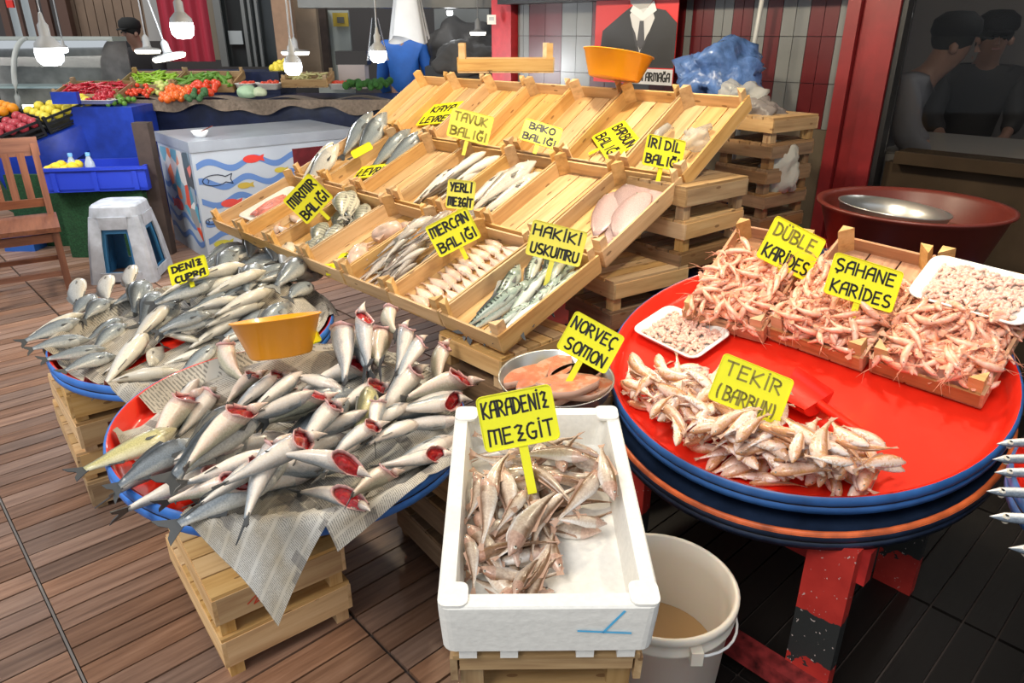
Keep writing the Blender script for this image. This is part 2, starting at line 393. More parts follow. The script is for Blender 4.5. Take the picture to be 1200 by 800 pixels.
# ---- back wall of red and white tiled stripes, pillar and shop window on the right
EW = Vector((.7214, .6925, 0)); WW = Vector((-.6925, .7214, 0))        # across / along the rack
wb = Vector((1.50, 3.36, 0))                                          # wall foot at the pillar
wm = Matrix((-WW, EW, Vector((0, 0, 1)))).transposed().to_4x4(); wm.translation = wb    # local x: towards the camera side, y: behind
wall = MB().box((-1.07, .09, 1.0), (2.14, .10, 2.0), wm).build('wall_back', plain('wall_mortar', (.06, .055, .055), .8), kind='structure')
mt_w = plain('tile_grey', (.15, .155, .155), .3, var=.12, scale=3); mt_r = plain('tile_red', (.085, .006, .008), .35, var=.15, scale=4)
tw = .0875
def wall_x(px, py=50):
    r = ray(px, py); p = O_ + r * (EW.dot(wb) / EW.dot(r)); return (p - wb).dot(-WW)
sb_ = [wall_x(p) for p in (603, 616, 654, 689, 725, 760, 797, 805, 830, 852, 875, 891, 909, 941, 975)] + [-.05]
for i in range(len(sb_) - 1):
    xw = sb_[i + 1] - sb_[i]; nn = 2 if xw > .09 else 1
    me = MB().box((0, 0, 0), (xw / nn - .003, .012, .197)).mesh('tile', (mt_w, mt_r)[i % 2])
    for q in range(nn):
        for j in range(5): obj('tile', me, wall, wm @ T((sb_[i] + xw * (q + .5) / nn, .035, 1.19 + j * .20)))
MB().box((-1.07, .02, .545), (2.14, .03, 1.09), wm).build('wall_panel', plain('beige_panel', (.09, .068, .044), .8, var=.2, scale=5), wall)
_r = ray(700, 2); _t = EW.dot(wb) / EW.dot(_r); zh = (O_ + _r * _t).z
MB().box((-1.10, -.06, zh + .12), (2.12, .14, .24), wm).build('wall_header', M['black'], wall)
# red door frame / pillar made of boards
pil = thing('door_pillar', wm, 'tall red painted timber pillar between striped wall and dark shop window', 'pillar')
red_w = plain('pillar_red', (.18, .010, .012), .45, var=.25, scale=6)
for n_, x, wd, yy in (('edge_board', -.025, .055, 0), ('channel_board', .035, .058, .03), ('inner_board', .090, .048, .01), ('outer_board', .142, .050, -.01)):
    MB().box((x, yy, 1.3), (wd, .09, 2.6)).build(n_, red_w, pil)
MB().box((.180, .0, 1.3), (.022, .08, 2.6)).build('black_strip', M['black'], pil)
# window wall with beige sill board below
ww = MB().box((2.70, .08, .49), (5.0, .10, .98), wm).build('wall_right', plain('counter_board', (.050, .033, .020), .9, spec=.15, var=.25, scale=4), kind='structure')
MB().box((1.75, .055, 1.01), (3.0, .16, .05), wm).build('counter_board', plain('counter_top', (.034, .022, .013), .9, spec=.15, var=.2, scale=5), ww)
MB().box((2.75, .08, 2.40), (5.0, .10, .6), wm).build('wall_above', M['black'], ww)
win = MB().box((2.70, .0, 1.56), (5.0, .008, 1.08), wm).build('window_1', M['glass'], kind='structure')
MB().box((1.75, .0, 2.10), (3.0, .05, .05), wm).build('window_frame', M['black'], win)
inn = MB().box((2.5, 2.4, 1.3), (7, .1, 2.8), wm).build('wall_inside', plain('inner_wall', (.20, .18, .17), .8), kind='structure')
MB().box((.80, 2.30, 1.62), (.9, .03, .03), wm).build('shelf_strip', M['white'], inn)
MB().box((1.75, 2.30, 1.80), (.8, .03, .32), wm).build('white_board', plain('dull_board', (.22, .20, .19), .7), inn)
shl = thing('shop_fill_lamp', wm @ T((.8, .9, 2.45)), 'added unseen lamp that brightens the shop behind the dark glass', 'lamp')  # added lamp out of view, brightens the people behind the glass
MB().box((0, 0, 0), (.6, .12, .05)).build('fill_lamp_body', M['disc'], shl)
ld = bpy.data.lights.new('shop_fill_light', 'POINT'); lo_ = bpy.data.objects.new('shop_fill_light', ld); col.objects.link(lo_); lo_.parent = shl; ld.energy = 9; ld.shadow_soft_size = .15; lo_.location = (0, 0, -.15)
MB().box((1.5, .9, .95), (3.2, 1.0, .04), wm).build('counter_inside', plain('shop_counter', (.3, .28, .26), .5), kind='structure')
MB().box((2.5, 1.2, 2.62), (7.2, 2.6, .06), wm).build('ceiling_shop', M['black'], kind='structure')

# ---- awning roof over the stall
MB().box((1.1, 3.9, 2.72), (8.2, 5.4, .06)).build('ceiling_awning', plain('awning', (.30, .26, .22), .8), kind='structure')

# ================================================================== CRATES
def crate_parts(root, w_, l_, h, mat, nsl=3, postup=.035, th=.008, postmat=None, postside=1):
    """open tray; origin at the middle of the base, x width, y length"""
    sw = w_ / nsl
    for k in range(nsl):
        MB().box((-w_ / 2 + sw * (k + .5), 0, th / 2), (sw - .005, l_ - .004, th * .9), None, 1).build('slat', mat, root)
    for s in (-1, 1):
        MB().box((s * (w_ / 2 - th / 2), 0, h / 2 + th), (th, l_, h), None, 1).build('side_rail', mat, root)
        MB().box((0, s * (l_ / 2 - th / 2), h / 2 + th - .003), (w_ - 2 * th, th, h * .88), None, 0).build('end_board', mat, root)
    q = .034
    for sx in (-1, 1):
        for sy in (-1, 1):
            x, y = sx * (w_ / 2 - th), sy * (l_ / 2 - th)
            poly = [(x, y), (x - sx * q, y), (x, y - sy * q)]
            if sx * sy < 0: poly = poly[::-1]
            MB().prism(poly, h + postup, T((0, 0, th))).build('corner_post', postmat or mat, root)
def make_crate(w_, l_, h, mat, label=None, mw=None, **k):
    t = thing('wooden_crate', mw, label, 'crate'); crate_parts(t, w_, l_, h, mat, **k); return t
CW, CL = .2917, .489
az = .765; E0 = Vector((math.cos(az), math.sin(az), 0)); W0 = Vector((-math.sin(az), math.cos(az), 0))
P0 = Vector((-.026, 1.932, .62)); PH = [R(19.8), R(23.6), R(31.9)]
rows = []; p = P0
for ph in PH:
    e = E0 * math.cos(ph) + Vector((0, 0, math.sin(ph)))
    N = (-W0).cross(e); rows.append((p.copy(), e, N)); p = p + e * CL
def crate_frame(row, i):
    """frame of crate i (0 = nearest the right end): X runs to the right, Y up the slope"""
    p, e, N = rows[row]
    o = p + W0 * (CW * (i + .5) + .003 * row) + e * (CL / 2) + N * .001
    f = Frame(o, -W0, N); return f
base_crate = make_crate(CW - .006, CL - .022, .058, M['crate'], 'x', Matrix.Identity(4), postmat=M['post'])
base2 = make_crate(CW - .006, CL - .022, .058, M['crate'], 'x', Matrix.Identity(4), nsl=4, postmat=M['post'])
rown = ['bottom', 'middle', 'top']
cont = {(0, 0): 'filled with green striped mackerel', (0, 1): 'filled with small pink bream', (0, 2): 'filled with slim brown and silver fish', (0, 3): 'holding two pale squid and a yellow sign',
        (0, 4): 'filled with striped bream', (0, 5): 'holding small pinkish fish', (0, 6): 'holding a white tray of pink roe',
        (1, 0): 'filled with flat pinkish sole', (1, 1): 'standing empty beside the sole', (1, 2): 'with three large pale whiting', (1, 3): 'with a bundle of slim pale fish',
        (1, 4): 'standing empty left of the slim pale fish', (1, 5): 'with two grey fish heads up', (1, 6): 'with big grey bream at its end',
        (2, 0): 'with clear plastic bags inside', (2, 1): 'with a fallen two-word yellow sign', (2, 2): 'empty with a dark stain on its boards', (2, 3): 'empty and stain free', (2, 4): 'empty and narrow looking', (2, 5): 'empty beside a fallen yellow sign', (2, 6): 'empty at the far corner'}
CR = {}
first = True
for r_ in range(3):
    for i in range(7):
        f = crate_frame(r_, i); CR[r_, i] = f
        m = f.mat(0, 0, 0, R(random.uniform(-.6, .6)))
        src = base_crate if (r_ + i) % 3 else base2
        lab = 'wooden crate %s, %s from left, %s row' % (cont[r_, i], ORD[6 - i], rown[r_])
        o = copy_tree(src, None, m, lab, 'fish crates of the sloping rack')
for b_ in (base_crate, base2):
    for c in KIDS[b_.name]: bpy.data.objects.remove(c)
    KIDS.pop(b_.name); bpy.data.objects.remove(b_)

def stack_crate(w_, l_, h, mat, label, mw, n=6, foot=.05, boardax=0):
    """closed crate standing upside down: cross boards on top, rail frame, corner posts as feet"""
    t = thing('stacked_crate', mw, label, 'crate', 'crates stacked under the stalls')
    th = .010; sw = l_ / n
    for k in range(n): MB().box((0, -l_ / 2 + sw * (k + .5), h - th / 2), (w_ - .004, sw - .006, th), None, 0).build('slat', mat, t)
    rh = h - foot - th
    for s in (-1, 1):
        MB().box((s * (w_ / 2 - th / 2), 0, h - th - rh / 2), (th, l_, rh), None, 1).build('side_rail', mat, t)
        MB().box((0, s * (l_ / 2 - th / 2), h - th - rh / 2), (w_ - 2 * th, th, rh), None, 0).build('end_board', mat, t)
        for s2 in (-1, 1):
            MB().box((s * (w_ / 2 - th - .018), s2 * (l_ / 2 - th - .018), (h - th) / 2), (.036, .036, h - th - .001), None, 2).build('corner_post', mat, t)
    return t
def axm(p, yaw, z=0): return T(Vector((p[0], p[1], z))) @ Rz(yaw)
# near tray support: corner (-.716,1.315) is the near corner; U runs right-back, V left-back
UA = math.atan2(UF.y, UF.x)
def corner_place(c, yaw, w_, l_):
    """crate whose near corner (min x, min y in its own axes) is at c"""
    d = Rz(yaw) @ Vector((w_ / 2, l_ / 2, 0)); return (c[0] + d.x, c[1] + d.y)
ly, ya = UA, R(37)
c = corner_place((-.716, 1.318), ya, .34, .52)
stack_crate(.345, .52, .135, M['crate'], 'pale wooden crate on the floor under the near fish tray', axm(c, ya + R(1), 0), foot=.045)
stack_crate(.34, .52, .130, M['crate'], 'pale wooden crate marked with a red scrawl under the near fish tray', axm(c, ya, .136), foot=.045)
stack_crate(.32, .50, .105, M['crate_old'], 'third crate up, directly under the near fish tray', axm((c[0] + .02, c[1] + .05), ya + R(9), .267), foot=.04)
stack_crate(.32, .50, .100, M['crate_old'], 'topmost crate hidden right beneath the near fish tray', axm((c[0] + .03, c[1] + .09), ya + R(4), .373), foot=.04)
# red scrawl
sc = MB()
def stroke(mb, m, pts, wd, z=.0006):
    for a, b in zip(pts[:-1], pts[1:]):
        a = Vector((a[0], a[1], 0)); b = Vector((b[0], b[1], 0)); d = (b - a)
        if d.length < 1e-6: continue
        d.normalize(); nn = Vector((-d.y, d.x, 0)) * wd / 2; e = d * wd * .35
        vs = [a - e - nn, b + e - nn, b + e + nn, a - e + nn]
        mb.add([m @ (v + Vector((0, 0, z))) for v in vs], [(0, 1, 2, 3)])
fr = Matrix.Identity(4)
mwc = axm(c, ya, .136)
stroke(sc, Matrix.Identity(4), [(-.09, -.005), (-.055, .018), (-.075, -.012), (-.04, -.002), (-.03, .02), (.0, .018), (-.028, -.008), (.006, -.004)], .004)
red_ink = plain('red_marker', (.62, .06, .03), .5)
ch_ = [o for o in bpy.data.objects if o.get('label', '').startswith('pale wooden crate marked')][0]
sc.build('red_scrawl', red_ink, ch_, T((0, -.2607, .078)) @ Rx(R(90)))
# far tray support
cf = corner_place((-1.43, 2.02), ya, .34, .50)
for k, (mt_, lb) in enumerate((('crate_old', 'lowest crate under the far fish tray, standing on the deck'), ('crate', 'second crate up under the far fish tray, shifted to one side'), ('crate', 'crate with a dark red printed panel under the far fish tray'), ('crate', 'topmost crate under the far fish tray, top boards showing'))):
    t = stack_crate(.34, .50, .112, M[mt_], lb, axm((cf[0] + .012 * (k % 2) - .03 * (k == 1), cf[1]), ya + R((k % 3) * 1.5), k * .113), foot=.02)
    if k == 2: MB().box((.02, -.252, .060), (.20, .002, .060)).build('printed_panel', plain('dark_red_print', (.10, .018, .015), .6), t)
c2 = corner_place((-1.10, 1.62), ya, .30, .42)
for k in range(2):
    stack_crate(.28, .36, .12, M['crate_old'], ['lower', 'upper'][k] + ' crate of the short stack between the two left fish trays', axm((c2[0] + .28, c2[1] + .20), ya + R(3 * k), k * .121), foot=.03)
# crates between the near tray and the foam box
for k in range(3):
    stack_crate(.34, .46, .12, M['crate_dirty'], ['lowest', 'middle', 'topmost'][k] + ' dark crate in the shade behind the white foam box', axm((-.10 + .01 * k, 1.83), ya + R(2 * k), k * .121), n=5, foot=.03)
# under crate g3 of the rack
f = rows[0]
stack_crate(.30, .34, .11, M['crate'], 'orange tinted crate propping the mackerel crate from below', axm(P0 + E0 * .17 + W0 * .158, az - math.pi / 2, .50), foot=.045)
stack_crate(.30, .34, .13, M['crate_dirty'], 'dark crate below the orange tinted crate by the salmon bowl', axm(P0 + E0 * .18 + W0 * .16, az - math.pi / 2, .369), foot=.045)
# right hand stacks
s1 = corner_place((.315, 2.27), R(30), .42, .30)
def rstack(name, c, yaw, w_, l_, z0, hs, mats, labs, jit=2):
    z = z0
    for k, h in enumerate(hs):
        stack_crate(w_, l_, h - .001, M[mats[k % len(mats)]], labs[k], axm(c, yaw + R(jit * (k % 2)), z), n=5, foot=h * .42); z += h
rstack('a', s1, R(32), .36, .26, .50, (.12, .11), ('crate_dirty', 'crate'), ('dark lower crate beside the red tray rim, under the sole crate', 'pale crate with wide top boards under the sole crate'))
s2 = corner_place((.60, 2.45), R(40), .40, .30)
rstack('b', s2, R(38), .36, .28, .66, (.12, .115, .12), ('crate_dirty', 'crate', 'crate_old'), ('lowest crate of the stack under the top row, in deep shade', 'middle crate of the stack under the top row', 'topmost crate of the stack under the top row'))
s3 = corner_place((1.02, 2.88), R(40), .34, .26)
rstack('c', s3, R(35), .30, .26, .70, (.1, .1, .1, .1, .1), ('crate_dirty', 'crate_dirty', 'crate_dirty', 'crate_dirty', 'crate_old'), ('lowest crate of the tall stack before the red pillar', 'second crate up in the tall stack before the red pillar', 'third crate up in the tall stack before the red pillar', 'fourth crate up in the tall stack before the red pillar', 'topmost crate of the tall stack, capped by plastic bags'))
MB().box((0, 0, .34), (.44, .36, .68)).build('plastic_drum', M['navytarp'], None, axm(s3, R(35), .01), label='dark covered block under the tall crate stack', cat='block')
MB().box((0, 0, .32), (.46, .36, .64)).build('covered_block', M['navytarp'], None, axm(s2, R(38), .01), label='navy tarpaulin covered block under the middle crate stack', cat='block')
MB().box((0, 0, .24), (.36, .26, .48)).build('covered_block', M['navytarp'], None, axm(s1, R(32), .01), label='navy tarpaulin covered block under the crate beside the red tray', cat='block')

# ================================================================== TRAYS AND TABLES
def tray(frame, Rr, label, blue, inner=None, dep=.05, group=None):
    t = thing('fish_tray', frame.mat(), label, 'tray', group)
    n = 72
    MB().lathe([(0.0001, -dep), (Rr * .93, -dep), (Rr * .965, -dep + .008), (Rr * .985, -.004), (Rr, 0)], n).build('tray_inside', inner or M['red'], t)
    MB().lathe([(Rr, 0), (Rr + .006, -.003), (Rr + .008, -.020), (Rr + .003, -.026), (Rr + .003, -.029)], n).build('upper_rim', blue, t)
    MB().lathe([(Rr + .001, -.029), (Rr + .006, -.032), (Rr + .005, -.050), (Rr * .97, -dep - .012), (.0001, -dep - .012)], n).build('lower_rim', blue, t)
    MB().lathe([(Rr + .0035, -.0255), (Rr + .0035, -.0295)], n).build('rim_groove', M['black'], t)
    return t
TNEAR = Frame((-.57, 1.665, .575), (1, 0, 0), (.07, -.01, 1)); RN = .445
TFAR = Frame((-1.135, 2.40, .535), (1, 0, 0), (.0, -.03, 1)); RF = .47
TR = Frame((.776, 1.769, .70), (1, 0, 0), (-.161, -.215, 1)); RR = .506
TR2 = Frame(TR.pt(-.022, -.040, -.066), TR.X, TR.N); RR2 = .507
tray(TNEAR, RN, 'round red fish tray with bright blue rim, nearest on the left', M['blue_bright'])
tray(TFAR, RF, 'round red fish tray with bright blue rim, farther back on the left', M['blue_bright'])
tray(TR, RR, 'large tilted bright red round tray with dark blue rim holding shrimp crates', M['blue'])
t2 = tray(TR2, RR2, 'black and navy round tray with worn orange edge beneath the bright red tray', M['navy'], M['navy'], dep=.03)
MB().lathe([(RR2 * .99, .001), (RR2, .004), (RR2 + .004, .002), (RR2 + .007, -.006)], 72).build('worn_orange_edge', M['orange_rim'], t2)
# red table frame under it
tcx = Vector((.735, 1.68, 0)); TBZ = .470
tab = thing('table_frame', T(tcx), 'red painted timber table frame with worn black patch on its front leg', 'table')
ta = .28
def tp(a, b): return Vector((UF.x * a + VF.x * b, UF.y * a + VF.y * b, 0))
ang = math.atan2(UF.y, UF.x)
def redleg():
    m, n, l, b = new_mat('red_leg_paint')
    tc = n.new('ShaderNodeTexCoord'); s = n.new('ShaderNodeSeparateXYZ'); l.new(tc.outputs['Object'], s.inputs[0])
    nz = noise(n, l, tc.outputs['Object'], 11, 4); n3 = noise(n, l, tc.outputs['Object'], 90, 2)
    z = math_(n, l, 'ADD', s.outputs[2], math_(n, l, 'MULTIPLY', nz, .16))
    k = math_(n, l, 'MULTIPLY', math_(n, l, 'LESS_THAN', z, .335), math_(n, l, 'GREATER_THAN', z, .185))
    base = ramp(n, [(.3, (.34, .018, .014)), (.7, (.50, .035, .025))]); l.new(nz, base.inputs[0])
    c = mix(n, l, k, base.outputs[0], (.022, .024, .024))
    c = mix(n, l, math_(n, l, 'MULTIPLY', math_(n, l, 'GREATER_THAN', n3, .70), .8), c, (.55, .45, .42))
    l.new(c, b.inputs['Base Color']); b.inputs['Roughness'].default_value = .5; return m
rl = redleg()
for a, b in ((-1, -1), (1, -1), (-1, 1), (1, 1)):
    MB().box((0, 0, TBZ / 2), (.035, .105, TBZ), None, 2).build('leg', rl, tab, T(tp(a * ta, b * ta)) @ Rz(ang))
for s in (-1, 1):
    MB().beam(tp(s * (ta - .03), -ta - .07) + Vector((0, 0, TBZ - .05)), tp(s * (ta - .03), ta + .05) + Vector((0, 0, TBZ - .05)), .035, .09).build('apron', M['redtable'], tab)
    MB().beam(tp(-ta - .0, s * (ta + .0)) + Vector((0, 0, TBZ - .04)), tp(ta + .05, s * (ta + .0)) + Vector((0, 0, TBZ - .04)), .035, .07).build('apron', M['redtable'], tab)
MB().beam(tp(-ta - .04, -ta - .05) + Vector((0, 0, .06)), tp(-ta - .04, ta + .05) + Vector((0, 0, .06)), .05, .05).build('stretcher', plain('worn_red_stretcher', (.20, .02, .02), .5, var=.8, scale=25), tab)
for k in range(5):
    MB().beam(tp(-ta * .8, -ta * .8 + .132 * k) + Vector((0, 0, TBZ - .009)), tp(ta * .8, -ta * .8 + .132 * k) + Vector((0, 0, TBZ - .009)), .10, .014).build('top_board', M['brownpost'], tab)
MB().box((0, 0, 0), (.30, .12, .16)).build('propping_block', M['crate_dirty'], None, T((tcx.x + .24, tcx.y + .24, TBZ + .08)) @ Rz(ang - math.pi / 2), label='timber block wedged under the raised back of the red tray', cat='block')

# silver fish tray at the right edge
TE = Frame((1.275, .985, .735), (1, 0, 0), (0, 0, 1)); RE = .36
te = tray(TE, RE, 'blue rimmed round tray with silver gar, cut by the right edge of the photo', M['blue'], M['red'], dep=.03)
MB().box((0, 0, .335), (.4, .4, .67)).build('stand', M['black'], None, T((1.36, .95, .0)) @ Rz(.4), label='black stand under the tray of silver gar', cat='stand')
# red trays under the crate stacks
TB = Frame((.24, 2.60, .49), (1, 0, 0), (0, 0, 1)); TC = Frame((1.0, 2.92, .70), (1, 0, 0), (0, 0, 1))
tray(TB, .47, 'red round tray in the shade under the lower crate stack', M['redtable'], M['red'])
tray(TC, .34, 'red round tray in the shade at the foot of the tall crate stack', M['redtable'], M['red'])

# ---- white foam box
bf0, bf1 = onz(513, 712, .72), onz(775, 712, .72)
BW, BL, BH = .335, .50, .118
bx = Frame(((bf0 + bf1) / 2) + Vector((0, 0, 0)), (1, .01, 0), (0, -.135, 1))       # origin: middle of the front top edge
bx = Frame(bx.pt(0, BL / 2, 0), bx.X, bx.N)
fb = thing('foam_box', bx.mat(), 'white foam fish box full of small whiting at the front', 'box')
def rrect(wd, ln, r, n=4):
    out = []
    for cx, cy, a0 in ((1, 1, 0), (-1, 1, 90), (-1, -1, 180), (1, -1, 270)):
        for k in range(n + 1):
            a = R(a0 + 90 * k / n); out.append((cx * (wd / 2 - r) + r * math.cos(a), cy * (ln / 2 - r) + r * math.sin(a)))
    return out
def loft(mb, loops, smooth=False, close0=False, close1=False):
    n = len(loops[0]); vs = [v for lp in loops for v in lp]
    fs = [(i * n + k, i * n + (k + 1) % n, (i + 1) * n + (k + 1) % n, (i + 1) * n + k) for i in range(len(loops) - 1) for k in range(n)]
    if close0: fs.append(tuple(range(n - 1, -1, -1)))
    if close1: fs.append(tuple((len(loops) - 1) * n + k for k in range(n)))
    return mb.add(vs, fs, None, smooth)
def lp(wd, ln, r, z, n=4): return [(x, y, z) for x, y in rrect(wd, ln, r, n)]
WT = .026
b = MB()
loft(b, [lp(BW - .03, BL - .03, .02, -BH), lp(BW - .006, BL - .006, .02, -BH + .014), lp(BW, BL, .02, -.03), lp(BW, BL, .018, -.003), lp(BW - .006, BL - .006, .016, 0), lp(BW - 2 * WT, BL - 2 * WT, .012, 0),
         lp(BW - 2 * WT - .004, BL - 2 * WT - .004, .012, -.01), lp(BW - 2 * WT - .02, BL - 2 * WT - .02, .02, -.070)], close0=True, close1=True)
b.build('box_body', M['foam'], fb)
for sx in (-1, 1):
    for sy in (-1, 1): MB().prism(rrect(.045, .045, .012, 3), .005, T((sx * (BW / 2 - .0235), sy * (BL / 2 - .0235), -.0005))).build('corner_pad', M['foam'], fb)
for x in (-.125, -.06, .06, .125): MB().box((x, -BL / 2 + .03, -BH - .005), (.028, .04, .016)).build('foot', M['foam'], fb)
mk = MB(); sm_ = T((0, -BL / 2 - .0005, 0)) @ Rx(R(90))
stroke(mk, sm_, [(.045, -.052), (.125, -.058)], .004); stroke(mk, sm_, [(.112, -.008), (.083, -.056)], .004)
mk.build('blue_pen_mark', plain('blue_pen', (.10, .50, .85), .6), fb)
BB = Frame(bx.pt(0, 0, -.070), bx.X, bx.N)
# its crates
cz = bx.pt(0, 0, -BH).z
cm = bx.mat(0, .01, -BH - .0165 - .1)
t = thing('stacked_crate', cm, 'old grey crate directly under the white foam box', 'crate')
for k in range(5): MB().box((0, -.2 + .1 * k, .094), (.30, .085, .010), None, 0).build('slat', M['crate_old'], t)
for s in (-1, 1):
    MB().box((s * .15, 0, .06), (.012, .48, .055), None, 1).build('side_rail', M['crate_old'], t)
    MB().box((0, s * .235, .075), (.28, .012, .028), None, 0).build('end_board', M['crate_old'], t)
    for s2 in (-1, 1): MB().box((s * .122, s2 * .21, .045), (.038, .038, .085), None, 2).build('corner_post', M['crate_old'], t)
zz = 0
for k in range(4):
    h = .118; stack_crate(.28, .42, h - .001, M['crate_old'], ['lowest', 'second', 'third', 'topmost'][k] + ' crate in the column that carries the foam box', axm((bx.o.x, bx.o.y + .01), R(3 * (k % 2))) @ T((0, 0, zz)), n=4, foot=.03); zz += h

# ---- bucket
bk = thing('bucket', T((.318, 1.21, 0)) @ Matrix.Scale(1.07, 4), 'white plastic bucket with wire handle and cloudy water beside the foam box', 'bucket')
b = MB(); b.lathe([(.0001, .0), (.118, .0), (.122, .006), (.144, .34), (.152, .345), (.153, .352), (.148, .356), (.150, .372), (.156, .376), (.156, .388), (.150, .392), (.145, .388), (.140, .345), (.116, .012), (.0001, .010)], 48).build('bucket_body', M['bucket'], bk)
MB().lathe([(.0001, 0), (.130, 0)], 40).build('water', plain('cloudy_water', (.50, .31, .14), .12), bk, T((0, 0, .22)))
b = MB(); pts = [(.158 * math.cos(R(a)), .158 * math.sin(R(a)), .352 - .035 * math.sin(R((a + 75) * 180 / 150))) for a in range(-75, 76, 10)]
b.tube(pts, .0028, 6).build('handle', M['white'], bk)
for a in (-75, 75): MB().box((.157 * math.cos(R(a)), .157 * math.sin(R(a)), .354), (.022, .022, .03)).build('handle_lug', M['bucket'], bk)

# ---- salmon bowl
SB = Frame(onz(652, 441, .655), (1, 0, 0), (0, -.06, 1))
bo = thing('steel_bowl', SB.mat(), 'round steel bowl of salmon steaks between crates and foam box', 'bowl')
MB().lathe([(.0001, -.038), (.132, -.038), (.142, -.032), (.151, 0), (.156, .002), (.156, -.001), (.152, -.004), (.143, -.036), (.134, -.042), (.0001, -.042)], 56).build('bowl_body', M['bowl'], bo)
SBB = Frame(SB.pt(0, 0, -.037), SB.X, SB.N)
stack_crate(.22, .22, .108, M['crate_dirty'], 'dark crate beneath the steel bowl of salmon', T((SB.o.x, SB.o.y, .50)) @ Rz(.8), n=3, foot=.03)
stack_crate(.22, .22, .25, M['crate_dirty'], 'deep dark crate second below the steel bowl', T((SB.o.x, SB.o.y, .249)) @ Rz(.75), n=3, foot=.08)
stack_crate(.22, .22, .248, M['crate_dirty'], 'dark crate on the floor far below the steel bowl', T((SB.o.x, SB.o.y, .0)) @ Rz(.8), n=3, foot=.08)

# ================================================================== FISH
def interp(prof, t):
    for (t0, *a), (t1, *b) in zip(prof[:-1], prof[1:]):
        if t <= t1:
            k = (t - t0) / (t1 - t0); k = k * k * (3 - 2 * k) * .5 + k * .5
            return [x + (y - x) * k for x, y in zip(a, b)]
    return list(prof[-1][1:])
# t, up, down, half width  (fractions of the length)
PR = {
 'bass': [(0, .008, .008, .008), (.05, .046, .040, .034), (.14, .105, .092, .068), (.28, .135, .130, .086), (.42, .135, .135, .086), (.6, .102, .100, .062), (.78, .054, .050, .030), (.88, .036, .034, .016)],
 'bream': [(0, .012, .012, .010), (.05, .07, .045, .035), (.14, .135, .10, .055), (.30, .18, .155, .070), (.45, .17, .15, .065), (.62, .115, .10, .045), (.78, .05, .045, .024), (.87, .034, .032, .014)],
 'mackerel': [(0, .004, .004, .004), (.06, .035, .03, .028), (.2, .075, .075, .058), (.38, .088, .088, .066), (.6, .065, .065, .048), (.8, .025, .025, .02), (.9, .010, .010, .008)],
 'whiting': [(0, .010, .010, .010), (.06, .050, .042, .040), (.18, .088, .095, .068), (.34, .092, .112, .070), (.55, .066, .068, .042), (.78, .028, .028, .018), (.9, .018, .018, .009)],
 'mullet': [(0, .022, .024, .018), (.04, .07, .055, .045), (.16, .115, .105, .078), (.32, .125, .12, .082), (.55, .092, .09, .06), (.78, .035, .035, .02), (.88, .026, .026, .011)],
 'sole': [(0, .03, .03, .010), (.06, .12, .12, .025), (.25, .19, .20, .038), (.5, .20, .205, .036), (.75, .14, .15, .024), (.90, .06, .06, .012), (.95, .035, .035, .008)],
 'gar': [(0, .002, .002, .002), (.035, .018, .018, .014), (.09, .036, .036, .026), (.5, .044, .044, .03), (.8, .02, .02, .013), (.92, .008, .008, .006)],
}
class FB:
    """fish body surface in local space, snout towards +x, back towards +y"""
    def __init__(s, L, prof, bz=0, by=0, t0=0, cut=0): s.L, s.P, s.bz, s.by, s.t0, s.cut = L, PR[prof], bz, by, t0, cut
    def spine(s, t):
        q = (t - .45) * 2
        return Vector((s.L * (.47 - t), s.by * s.L * (q * q - .3), s.bz * s.L * (q * q - .3)))
    def pt(s, t, a, k=1.0, out=0):
        u, d, h = interp(s.P, t); up = math.sin(a)
        tt = t + s.cut * (.5 - .5 * up) * max(0, 1 - (t - s.t0) / .55) if s.cut else t
        if s.cut: u, d, h = interp(s.P, tt)
        c = s.spine(tt)
        sg = abs(up) ** .9 * (1 if up > 0 else -1)
        return c + Vector((0, sg * ((u if up > 0 else d) * s.L * k + out), math.cos(a) * (h * s.L * k + out)))
    def body(s, nr=13, m=12):
        t1 = s.P[-1][0]; b = MB(); vs = []; us = []
        for i in range(nr):
            f = i / (nr - 1); t = s.t0 + (t1 - s.t0) * (f ** 1.15)
            for k in range(m):
                a = 2 * math.pi * k / m; vs.append(s.pt(t, a)); us.append((t, math.sin(a) * .5 + .5, math.cos(a)))
        fs = [(i * m + k, (i + 1) * m + k, (i + 1) * m + (k + 1) % m, i * m + (k + 1) % m) for i in range(nr - 1) for k in range(m)]
        fs.append(tuple((nr - 1) * m + k for k in range(m - 1, -1, -1)))
        if not s.cut: fs.append(tuple(range(m)))
        return b.add(vs, fs, us, True)
    def flat(s, pts, th=.004):
        """thin fin from (t, y in lengths) points in the median plane"""
        b = MB(); n = len(pts); vs = []; us = []
        for sd in (-1, 1):
            for t, y in pts:
                c = s.spine(t); vs.append(c + Vector((0, y * s.L, sd * th * s.L))); us.append((t, .5, 0))
        return b.add(vs, [tuple(range(n)), tuple(range(2 * n - 1, n - 1, -1))] + [(k, n + k, n + (k + 1) % n, (k + 1) % n) for k in range(n)], us)
    def patch(s, t0, t1, a0, a1, out, n=5, curve=0, th=.0):
        b = MB(); vs = []; us = []
        for i in range(n + 1):
            for j in range(n + 1):
                f = i / n; g = j / n; t = t0 + (t1 - t0) * f + curve * math.sin(g * math.pi) * f; a = a0 + (a1 - a0) * g
                e = min(1, 4 * min(f + .02, 1.02 - f, g + .02, 1.02 - g))
                vs.append(s.pt(t, a, 1, out * e)); us.append((t, .5, 0))
        return b.add(vs, [(i * (n + 1) + j, (i + 1) * (n + 1) + j, (i + 1) * (n + 1) + j + 1, i * (n + 1) + j + 1) for i in range(n) for j in range(n)], us, True)
